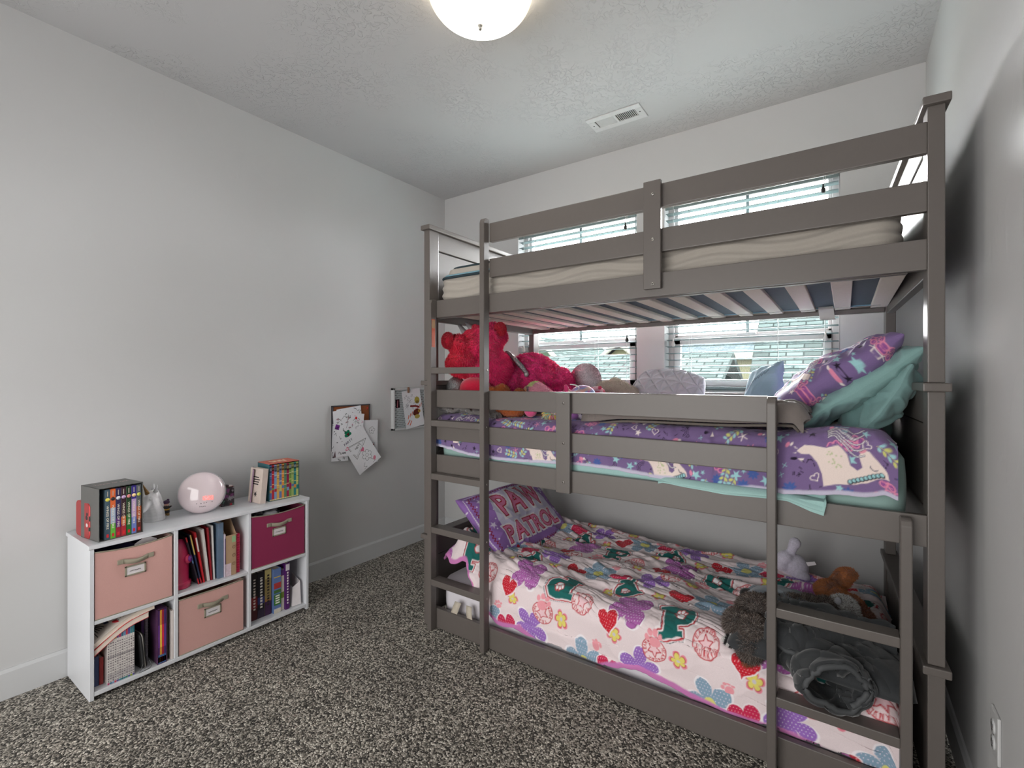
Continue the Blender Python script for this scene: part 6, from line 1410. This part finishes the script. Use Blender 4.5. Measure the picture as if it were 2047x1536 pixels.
def blanket_low():
    root = empty('quilted_blanket', (2.65, 2.62, .36), label='charcoal quilted blanket rolled and folded at the right of the bottom bunk', cat='blanket'); L = np.array([2.65, 2.62, .36])
    c0 = np.array(lin((52, 54, 56)))
    def part(name, P, C=None, thick=.022, flip=False):
        n, m_ = P.shape[:2]; o = sheet(name, P[..., 0] - L[0], P[..., 1] - L[1], P[..., 2] - L[2], np.tile(c0, (n * m_, 1)), m_quilt, root, thick, flip); return o
    # back lump: a folded mound
    n, m_ = 240, 180; U, V = np.meshgrid(np.linspace(0, 1, n), np.linspace(0, 1, m_), indexing='ij')
    x = 2.400 + .47 * U; y = 2.66 - .165 * V - .03 * U * V
    base = .330; prof = np.sin(np.clip(U * 1.0, 0, 1) * np.pi) ** .35 * np.sin(np.clip(V * .93 + .07, 0, 1) * np.pi) ** .40
    z = base + .062 * prof + quilt(x + .02, y, .14, .010) * prof + .013 * folds(x, y, R(-25), .3, .05, 95) * prof + .006 * folds(x, y, R(30), .2, .04, 96) * prof
    part('folded_layer', np.stack([x, y, z], -1), flip=True)
    # front flap: upper layer with a rounded bound edge slanting to the left front corner
    x = 2.510 + .345 * U; yf = np.interp(U, [0, .22, .6, 1.0], [2.480, 2.450, 2.570, 2.700]); y = 2.665 + (np.minimum(yf, 2.64) - 2.665) * V
    lip = np.clip((V - .9) / .1, 0, 1)
    z = .450 - .03 * V + .015 * np.sin(U * 6) * V - .030 * lip ** 2 + quilt(x + .05, y, .15, .010) * (1 - lip) + .010 * folds(x, y, R(10), .2, .04, 99) + .006 * folds(x, y, R(-50), .12, .025, 98)
    o = part('top_flap', np.stack([x, y, z], -1), flip=True)
    b = MB(); b.tube([(x[i, -1] - L[0], y[i, -1] - L[1] - .003, z[i, -1] - L[2] - .008) for i in range(0, n, 6)], .009, 8); b.build('edge_binding', M('charcoal_binding', (72, 74, 76), rough=.7, bump=.2), o)
    # the open roll: axis from left-back to right-front, its open end facing the camera side
    a0 = np.array([2.600, 2.600, .360]); a1 = np.array([2.705, 2.400, .352]); d = (a1 - a0); Ld = np.linalg.norm(d); d /= Ld; side = np.cross(d, [0, 0, 1]); side /= np.linalg.norm(side); up = np.cross(side, d)
    T_, W_ = np.meshgrid(np.linspace(0, 1, 120), np.linspace(0, 1, 220), indexing='ij')
    ang = W_ * 2 * np.pi * 1.28 + 2.6; rad = .066 - .012 * W_ + .008 * T_; rad = rad + .007 * folds(T_ * .25, ang * .07, R(70), .2, .05, 88) + .006 * folds(T_ * .25, ang * .07, R(20), .12, .03, 89) + quilt(T_ * .25, ang * .07, .12, .006) + .003 * np.sin(ang * 5 + T_ * 4)
    P = a0 + (d * Ld)[None, None] * T_[..., None] + side * (np.cos(ang) * rad * 1.18)[..., None] + up * (np.sin(ang) * rad * .92)[..., None]
    o = part('rolled_part', P, thick=.016)
    e = P[-1][::4] - L; b = MB(); b.tube([tuple(q) for q in e], .009, 8); b.build('edge_binding', M('charcoal_binding', (72, 74, 76), rough=.7, bump=.2), o)
    # right tail of the blanket running towards the end board
    x = 2.700 + .150 * U; y = 2.68 - .25 * V + .10 * U; z = .398 - .03 * V ** 2 + .012 * folds(x, y, R(70), .3, .05, 102) + quilt(x, y, .12, .006) - .03 * U ** 3
    part('tail_layer', np.stack([x, y, z], -1), flip=True)
blanket_low()
# ------------------------------------------------------------------ plush toys
def fur(v, t, n, L, w, seed, droop=0.3, jitter=.55, colf=None, body_col=None, clump=0.0):
    rs = np.random.RandomState(seed); a, b_, c = v[t[:, 0]], v[t[:, 1]], v[t[:, 2]]; cr_ = np.cross(b_ - a, c - a); ar = np.linalg.norm(cr_, axis=1) / 2
    i = rs.choice(len(t), n, p=ar / ar.sum()); r1, r2 = rs.rand(n, 1), rs.rand(n, 1); s_ = np.sqrt(r1); P = a[i] * (1 - s_) + b_[i] * s_ * (1 - r2) + c[i] * s_ * r2
    N = cr_[i] / (2 * ar[i][:, None] + 1e-12); J = rs.randn(n, 3); J /= np.linalg.norm(J, axis=1, keepdims=True)
    if clump:
        K = np.sin(P * clump + seed); K = np.roll(K, 1, axis=1) ; J = J * .5 + K * .9
    D = N + J * jitter + np.array([0, 0, -droop]); D /= np.linalg.norm(D, axis=1, keepdims=True)
    S = np.cross(D, rs.randn(n, 3)); S /= np.linalg.norm(S, axis=1, keepdims=True) + 1e-9
    ln = L * (.7 + .6 * rs.rand(n, 1)); Q1 = P + S * w / 2 - N * w; Q2 = P - S * w / 2 - N * w; M1 = P + D * ln * .55 + S * w * .38; M2 = P + D * ln * .55 - S * w * .38; Tp = P + D * ln + np.array([0, 0, -droop * .4]) * ln
    VV = np.stack([Q1, Q2, M2, M1, Tp], 1).reshape(-1, 3); k = np.arange(n)[:, None] * 5
    F = np.concatenate([k + [0, 1, 2], k + [0, 2, 3], k + [3, 2, 4]])
    col = colf(P, rs); col = np.repeat(col, 5, 0).reshape(n, 5, 3)
    return VV, F, col.reshape(-1, 3)
m_fur = MA('plush_fur', rough=.9, sheen=.3, weave=400, bump=0.1)
m_short = MA('short_plush', rough=.95, sheen=.6, weave=700, bump=0.5)
def cl(rgb, var=.10):
    c = np.array(lin(rgb))
    return lambda P, rs: np.clip(c[None] * (1 + var * (rs.rand(len(P), 1) * 2 - 1) * 1.5), 0, 1)
def plush_body(name, parts, colf, parent, voxel=.006, furn=0, L=.012, w=.0022, seed=1, smooth=4, mat=None, zmin=None, origin=(0, 0, 0), noise=0.0, **k):
    v, t = blob(parts, voxel, smooth)
    if noise: v = v + noise * np.stack([vn(v[:, 0] * 40 + 9, v[:, 2] * 40 + 9, 1), vn(v[:, 1] * 40 + 9, v[:, 2] * 40 + 5, 2), vn(v[:, 0] * 40 + 1, v[:, 1] * 40 + 3, 3)], 1)
    if zmin is not None: v[:, 2] = np.maximum(v[:, 2], zmin)
    C = colf(v, np.random.RandomState(seed))
    F = t
    if furn:
        fv, ff, fc = fur(v, t, furn, L, w, seed, colf=colf, **k)
        F = np.concatenate([t, ff + len(v)]); v = np.concatenate([v, fv]); C = np.concatenate([C, fc])
        if zmin is not None: v[:, 2] = np.maximum(v[:, 2], zmin)
    return pydata(name, v - np.array(origin), F, mat or (m_fur if furn else m_short), parent, not furn or True, C)
# pink dragon ---------------------------------------------------------
O = (1.12, 2.82, 1.115)
dr = empty('plush_dragon', O, label='big pink shaggy plush dragon slumped at the left of the middle bunk', cat='plush toy')
def c_head(P, rs):
    k = ss(1.02, 1.20, P[:, 0])[:, None]; c = np.array(lin((232, 46, 76))) * (1 - k) + np.array(lin((222, 44, 110))) * k; return np.clip(c * (1 + .16 * (rs.rand(len(P), 1) * 2 - 1)), 0, 1)
plush_body('head', [('e', (1.085, 2.74, 1.430), (.118, .115, .118)), ('e', (1.155, 2.76, 1.500), (.070, .085, .058)), ('e', (1.035, 2.635, 1.345), (.078, .072, .068)), ('e', (1.190, 2.74, 1.32), (.075, .085, .10)), ('e', (1.10, 2.72, 1.30), (.10, .10, .07)), ('e', (1.03, 2.62, 1.445), (.055, .06, .05)), ('e', (1.00, 2.70, 1.40), (.07, .08, .10))], c_head, dr, .007, 34000, .014, .0026, 2, origin=O, droop=.45, jitter=.5, clump=60, noise=.010)
plush_body('body', [('e', (1.26, 2.98, 1.245), (.17, .16, .16)), ('e', (1.36, 3.04, 1.210), (.13, .13, .115)), ('e', (1.20, 2.86, 1.22), (.10, .12, .11)), ('c', [(1.42, 3.06, 1.17), (1.50, 3.02, 1.135)], [.06, .04])], cl((218, 48, 122), .16), dr, .008, 30000, .013, .0026, 3, origin=O, zmin=1.117, droop=.4, jitter=.5, clump=55, noise=.012)
plush_body('paw', [('e', (1.115, 2.655, 1.200), (.098, .078, .074)), ('e', (1.16, 2.63, 1.165), (.07, .055, .045))], cl((206, 26, 62), .05), dr, .006, 0, origin=O, zmin=1.116)
for q, (c, r) in enumerate((((1.012, 2.556, 1.462), (.032, .030, .042)), ((1.215, 2.74, 1.525), (.03, .03, .035)))): plush_body('ear', [('e', c, r)], cl((200, 24, 56), .05), dr, .005, 3000, .008, .002, 5 + q, origin=O)
m_seq = M('silver_sequin_cloth', (150, 148, 150), rough=.25, metal=.75, nscale=160, nvar=.5, bump=1.0, bscale=240, bdist=.004)
for (a, b_, r) in (((1.030, 2.70, 1.485), (.955, 2.70, 1.568), .022), ((1.075, 2.70, 1.51), (1.015, 2.70, 1.568), .022)):
    a, b_ = Vector(a) - Vector(O), Vector(b_) - Vector(O); k = MB(); k.cyl(a, b_, r, r * .35, 16); k.build('horn', M('silver_satin', (168, 164, 166), rough=.4, metal=.4, nscale=40, nvar=.1, bump=.3), dr)
k = MB(); k.ball(Vector((.988, 2.600, 1.378)) - Vector(O), .012, 12); k.build('eye', M('black_glass_eye', (16, 12, 14), rough=.1, bump=0), dr)
def seqblob(name, parts, seed=1):
    v, t = blob(parts, .006, 3); col = np.tile(np.array(lin((150, 148, 150))), (len(v), 1)); return pydata(name, v - np.array(O), t, m_seq, dr, True)
seqblob('foot', [('e', (1.012, 2.62, 1.205), (.055, .06, .070)), ('e', (1.04, 2.56, 1.160), (.06, .05, .044))])
seqblob('wing', [('c', [(1.215, 2.80, 1.405), (1.262, 2.81, 1.365), (1.305, 2.825, 1.318), (1.325, 2.835, 1.285)], [.011, .014, .014, .012]), ('c', [(1.222, 2.815, 1.400), (1.300, 2.835, 1.320)], [.012, .012])])
k = MB(); k.ball(Vector((1.322, 2.832, 1.286)) - Vector(O), (.014, .012, .016), 12); k.build('wing_tip', M('silver_satin', (168, 164, 166)), dr)

def pl(name, label, parts, rgb, origin, cat='plush toy', furn=0, L=.008, w=.0018, seed=1, voxel=.005, colf=None, zmin=None, group=None, smooth=4, **k):
    r = empty(name, origin, label=label, cat=cat, group=group)
    plush_body('body', parts, colf or cl(rgb, .08), r, voxel, furn, L, w, seed, origin=origin, zmin=zmin, smooth=smooth, **k)
    return r
def eyeball(r, c, s_, O_, rgb=(14, 12, 14), name='eye'):
    k = MB(); k.ball(Vector(c) - Vector(O_), s_, 12); return k.build(name, M('bead_%d_%d_%d' % rgb, rgb, rough=.15, bump=0), r)
ZM = 1.078
O_ = (1.30, 2.64, ZM)
t_ = pl('plush_bear', 'brown plush bear lying on its back behind the guard rail, below the dragon', [('e', (1.268, 2.68, 1.195), (.046, .05, .038)), ('e', (1.315, 2.66, 1.165), (.060, .05, .035)), ('e', (1.385, 2.60, 1.118), (.085, .058, .044)), ('e', (1.352, 2.72, 1.19), (.030, .03, .024)), ('e', (1.245, 2.63, 1.205), (.018, .016, .018)), ('e', (1.29, 2.655, 1.222), (.018, .018, .016))], (172, 92, 46), O_, furn=6000, L=.005, zmin=ZM, seed=11)
plush_body('leg', [('c', [(1.37, 2.66, 1.17), (1.425, 2.64, 1.172)], [.024, .020])], cl((190, 98, 44), .08), t_, .004, 1500, .004, .0016, 12, origin=O_)
plush_body('foot_pad', [('e', (1.505, 2.590, 1.112), (.032, .03, .032))], cl((214, 84, 134), .04), t_, .004, 0, origin=O_, zmin=ZM)
O_ = (1.45, 2.76, ZM)
def c_stripe(P, rs):
    s_ = P[:, 0] + .5 * (P[:, 2] - 1.15); c = np.where((s_ < 1.415)[:, None], np.array(lin((236, 168, 120))), np.where((s_ < 1.437)[:, None], np.array(lin((120, 100, 110))), np.array(lin((222, 152, 172)))))
    g = (P[:, 2] > 1.222)[:, None] & (P[:, 0] < 1.43)[:, None]; c = np.where(g, np.array(lin((204, 214, 150))), c); return np.clip(c * (1 + .08 * (rs.rand(len(P), 1) * 2 - 1)), 0, 1)
t_ = pl('plush_unicorn', 'pink plush with peach and green fringe leaning on the guard rail', [('e', (1.415, 2.78, 1.190), (.052, .06, .058)), ('c', [(1.44, 2.76, 1.185), (1.53, 2.73, 1.150), (1.60, 2.70, 1.125)], [.056, .046, .034])], (222, 152, 172), O_, furn=7000, L=.006, colf=c_stripe, seed=13, zmin=ZM)
plush_body('foot', [('e', (1.618, 2.600, 1.090), (.030, .028, .030))], lambda P, rs: np.where((P[:, 2] > 1.095)[:, None], np.array(lin((206, 176, 206))), np.array(lin((214, 92, 140)))), t_, .004, 0, origin=O_, zmin=ZM - .01)
fv = plush_body('ankle_fringe', [('e', (1.615, 2.60, 1.100), (.031, .029, .010))], lambda P, rs: np.array([lin([(236, 226, 120), (140, 200, 190), (236, 170, 120)][int(q)]) for q in rs.randint(0, 3, len(P))]), t_, .004, 900, .022, .003, 15, origin=O_, droop=.8)
O_ = (1.47, 2.86, ZM)
pl('plush_sloth', 'cream and brown faced plush toy between the bear and the pink plush', [('e', (1.375, 2.80, 1.195), (.042, .045, .036)), ('e', (1.37, 2.90, 1.235), (.03, .03, .020))], (206, 178, 150), O_, furn=3500, L=.005, seed=16, zmin=ZM, colf=lambda P, rs: np.where((P[:, 2] > 1.222)[:, None], np.array(lin((150, 110, 70))), np.array(lin((208, 180, 152)))) * (1 + .1 * (rs.rand(len(P), 1) - .5)))
O_ = (1.63, 2.88, ZM)
def c_rainbow(P, rs):
    a = .5 + .5 * np.sin(P[:, 0] * 70 + 9 * vn(P[:, 2] * 20 + 9, P[:, 0] * 20 + 9, 3)); b_ = .5 + .5 * np.sin(P[:, 2] * 80 + 7 * vn(P[:, 0] * 25 + 4, P[:, 1] * 20 + 9, 5))
    c = np.array(lin((190, 110, 170)))[None] * (1 - a)[:, None] + np.array(lin((130, 160, 210)))[None] * a[:, None]; c = c * (1 - .6 * (b_ > .8)[:, None]) + .6 * (b_ > .8)[:, None] * np.array(lin((230, 190, 140))); return np.where((P[:, 0] < 1.578)[:, None], np.array(lin((212, 62, 120))), c)
t_ = pl('plush_owl', 'round rainbow patterned plush with a hot pink ear and sequined side', [('e', (1.632, 2.88, 1.168), (.072, .06, .062)), ('c', [(1.572, 2.84, 1.17), (1.562, 2.83, 1.222)], [.020, .012]), ('e', (1.545, 2.88, 1.19), (.03, .03, .02))], (200, 120, 170), O_, colf=c_rainbow, seed=17, zmin=ZM)
b = MB(); b.tube([(1.590 - 1.63 + .05 * math.sin(q / 10 * 3.1), 2.835 - 2.88 - .012, 1.215 - ZM + .018 * math.cos(q / 10 * 3.1) - .0 * q) for q in range(11)], .003, 6); b.build('trim', M('white_piping', (230, 226, 230), bump=0), t_)
O_ = (1.60, 2.74, ZM)
pl('plush_hedgehog', 'cream and pink tufted little plush lying on the guard rail top line', [('e', (1.615, 2.74, 1.152), (.048, .035, .030))], (232, 196, 180), O_, furn=2600, L=.014, w=.003, seed=19, droop=.2, zmin=ZM)
O_ = (1.50, 3.20, ZM)
def c_seq(P, rs):
    k = (.5 + .5 * np.sin(P[:, 0] * 30 + P[:, 2] * 22))[:, None]; c = np.array(lin((176, 120, 134))) * k + np.array(lin((214, 210, 212))) * (1 - k); return np.clip(c * (1 + .5 * (rs.rand(len(P), 1) - .5)), 0, 1)
t_ = pl('sequin_plush', 'domed silver and rose sequined plush in front of the left window', [('e', (1.490, 3.20, 1.245), (.095, .07, .105))], (200, 190, 192), O_, colf=c_seq, furn=9000, L=.004, w=.005, seed=21, zmin=ZM, cat='plush toy')
plush_body('pink_bow', [('e', (1.405, 3.10, 1.235), (.034, .02, .028)), ('e', (1.440, 3.10, 1.220), (.04, .02, .02))], cl((226, 60, 110), .1), t_, .004, 1200, .006, .002, 22, origin=O_)
O_ = (1.70, 3.22, ZM)
pl('plush_seal', 'cream fluffy plush lying under the left window beside the white cushion', [('c', [(1.60, 3.20, 1.20), (1.68, 3.22, 1.20), (1.755, 3.21, 1.175)], [.045, .055, .045]), ('e', (1.65, 3.25, 1.235), (.035, .03, .03))], (214, 204, 190), O_, furn=9000, L=.010, w=.0018, seed=23, zmin=ZM)
O_ = (1.655, 3.05, ZM)
pl('plush_cat', 'small coral pink plush with white spots beside the cream fluffy plush', [('e', (1.640, 3.05, 1.180), (.042, .035, .035)), ('c', [(1.62, 3.02, 1.205), (1.665, 3.02, 1.215)], [.014, .010]), ('c', [(1.67, 3.03, 1.165), (1.76, 3.02, 1.150)], [.018, .012])], (230, 90, 120), O_, seed=24, zmin=ZM, colf=lambda P, rs: np.where((vn(P[:, 0] * 60 + 9, P[:, 2] * 60 + 9, 4) > .28)[:, None], np.array(lin((244, 200, 206))), np.array(lin((226, 78, 110)))))
O_ = (1.80, 2.72, ZM)
pl('plush_giraffe', 'crimson plush with pink net pattern seen under the guard rail', [('e', (1.815, 2.72, 1.108), (.085, .05, .040)), ('c', [(1.80, 2.75, 1.115), (1.72, 2.78, 1.11)], [.03, .02])], (190, 26, 72), O_, seed=25, zmin=ZM, colf=lambda P, rs: np.where((np.abs(np.sin(P[:, 0] * 110 + 3 * vn(P[:, 2] * 40 + 9, P[:, 0] * 20 + 9, 6))) * np.abs(np.sin(P[:, 2] * 120 + P[:, 0] * 60)) < .16)[:, None], np.array(lin((232, 150, 176))), np.array(lin((186, 24, 68)))))
O_ = (1.715, 2.62, ZM - .004)
t_ = pl('plush_bat', 'lilac plush ball with a white trim and dark blue panel behind the centre stile', [('e', (1.716, 2.62, 1.108), (.040, .036, .034)), ('c', [(1.75, 2.63, 1.10), (1.782, 2.64, 1.098)], [.022, .016])], (150, 92, 160), O_, seed=26, zmin=ZM - .004, colf=lambda P, rs: np.where((P[:, 0] > 1.758)[:, None], np.array(lin((46, 34, 74))), np.where((P[:, 0] > 1.748)[:, None], np.array(lin((224, 214, 228))), np.array(lin((150, 94, 160))))))
O_ = (1.93, 2.86, ZM)
pl('plush_snake', 'long magenta plush strip lying behind the grey quilted blanket', [('c', [(1.84, 2.84, 1.105), (1.95, 2.86, 1.125), (2.05, 2.88, 1.150)], [.030, .032, .024])], (206, 36, 100), O_, furn=3000, L=.005, seed=27, zmin=ZM)

# bottom bunk plush -----------------------------------------------------
O_ = (2.520, 3.36, .300)
w_ = pl('plush_elephant', 'pale lavender white plush sitting against the wall at the back of the bottom bunk', [('e', (2.520, 3.345, .360), (.062, .06, .062)), ('e', (2.485, 3.315, .405), (.036, .034, .034)), ('c', [(2.505, 3.33, .42), (2.522, 3.33, .475)], [.020, .024]), ('e', (2.525, 3.33, .478), (.026, .022, .028)), ('e', (2.472, 3.30, .372), (.028, .024, .030)), ('e', (2.555, 3.30, .335), (.035, .035, .028))], (206, 200, 216), O_, seed=41, zmin=.300)
V = [(2.570, 3.32, .400), (2.605, 3.318, .412), (2.612, 3.318, .398), (2.578, 3.32, .384)]
tg = pydata('care_tag', np.array(V) - np.array(O_), [[0, 1, 2, 3]], m_card, w_); md = tg.modifiers.new('t', 'SOLIDIFY'); md.thickness = .001
O_ = (2.50, 2.62, .400)
def c_rac(P, rs):
    c = np.array(lin((92, 76, 68))) * np.ones((len(P), 1)); k = rs.rand(len(P), 1); c = np.where(k < .32, np.array(lin((150, 138, 130))), np.where(k < .6, np.array(lin((64, 52, 48))), c)); return c
rc_ = empty('plush_raccoon', O_, label='shaggy brown plush raccoon with a black and white striped tail on the charcoal blanket', cat='plush toy')
def sh(parts, d): return [tuple([p[0], tuple(np.array(p[1]) + d), *p[2:]]) if p[0] == 'e' else ('c', [tuple(np.array(q) + d) for q in p[1]], p[2]) for p in parts]
d_ = np.array((0, 0, .0))
plush_body('body', sh([('e', (2.452, 2.640, .408), (.060, .056, .056)), ('e', (2.400, 2.560, .385), (.036, .034, .044)), ('e', (2.505, 2.690, .418), (.044, .044, .040)), ('e', (2.560, 2.722, .425), (.042, .040, .036)), ('e', (2.612, 2.752, .425), (.040, .038, .036)), ('e', (2.665, 2.778, .420), (.042, .038, .036)), ('e', (2.462, 2.540, .385), (.044, .040, .042)), ('e', (2.452, 2.505, .335), (.036, .030, .040))], d_), c_rac, rc_, .006, 50000, .019, .0017, 42, origin=O_, zmin=.29, droop=.25, jitter=.75, smooth=1)
plush_body('head', sh([('e', (2.716, 2.800, .435), (.042, .042, .036)), ('e', (2.742, 2.775, .420), (.022, .022, .020))], d_), lambda P, rs: np.where((rs.rand(len(P), 1) < .75), np.array(lin((214, 212, 210))), np.array(lin((110, 100, 96)))), rc_, .005, 8000, .013, .0015, 43, origin=O_, zmin=.33, jitter=.7)
plush_body('ear', sh([('e', (2.700, 2.755, .470), (.012, .007, .014))], d_), cl((150, 150, 156), .05), rc_, .003, 0, origin=O_)
plush_body('tail', sh([('c', [(2.418, 2.535, .352), (2.398, 2.525, .335), (2.372, 2.530, .318)], [.024, .024, .018])], d_), lambda P, rs: np.where((np.sin((P[:, 0] - P[:, 2] * .4) * 330) > 0)[:, None], np.array(lin((226, 224, 222))), np.array(lin((26, 24, 26)))), rc_, .004, 5000, .008, .0014, 44, origin=O_, jitter=.5)
plush_body('foot', sh([('e', (2.444, 2.494, .293), (.024, .020, .020))], d_), lambda P, rs: np.where((P[:, 2] < .298)[:, None], np.array(lin((150, 84, 54))), np.array(lin((26, 24, 26)))), rc_, .004, 1500, .007, .0014, 45, origin=O_)
O_ = (2.70, 2.92, .40)
fx = pl('plush_dog', 'curly orange brown plush dog lying behind the raccoon on the bottom bunk', sh([('e', (2.672, 2.935, .430), (.050, .045, .038)), ('c', [(2.690, 2.965, .455), (2.722, 2.985, .487)], [.030, .024]), ('c', [(2.735, 2.99, .49), (2.742, 2.985, .508)], [.017, .009]), ('c', [(2.70, 2.89, .432), (2.745, 2.85, .425)], [.034, .030])], (0, 0, 0)), (168, 104, 62), O_, furn=24000, L=.013, w=.0020, seed=46, zmin=.33, jitter=.8, clump=90, noise=.008)
plush_body('tail', sh([('c', [(2.755, 2.85, .42), (2.785, 2.80, .405), (2.80, 2.765, .395)], [.028, .026, .016])], (0, 0, 0)), cl((110, 62, 38), .15), fx, .005, 6000, .012, .0016, 47, origin=O_, jitter=.7)
O_ = (2.40, 2.88, .36)
pl('plush_ball', 'small black round plush toy beside the grey hood left of the ladder stile', [('e', (2.398, 2.80, .400), (.028, .024, .024))], (22, 20, 22), O_, seed=48)
# light grey hood of a garment under the raccoon
n = 120; U, V = np.meshgrid(np.linspace(0, 1, n), np.linspace(0, 1, n), indexing='ij')
x = 2.385 + .30 * U; y = 2.90 - .30 * V - .02 * U; z = .368 + .085 * (np.sin(U * np.pi) ** .5) * (np.sin(np.clip(V * .9 + .05, 0, 1) * np.pi) ** .5) + .006 * folds(x, y, R(20), .2, .04, 55) + .004 * folds(x, y, R(-50), .15, .03, 56)
setp(sheet('grey_jacket', x, y, z, np.tile(np.array(lin((150, 158, 168))), (n * n, 1)), m_quilt, thick=.008, flip=True), 'pale grey wrinkled fleece behind and under the plush raccoon', 'garment')
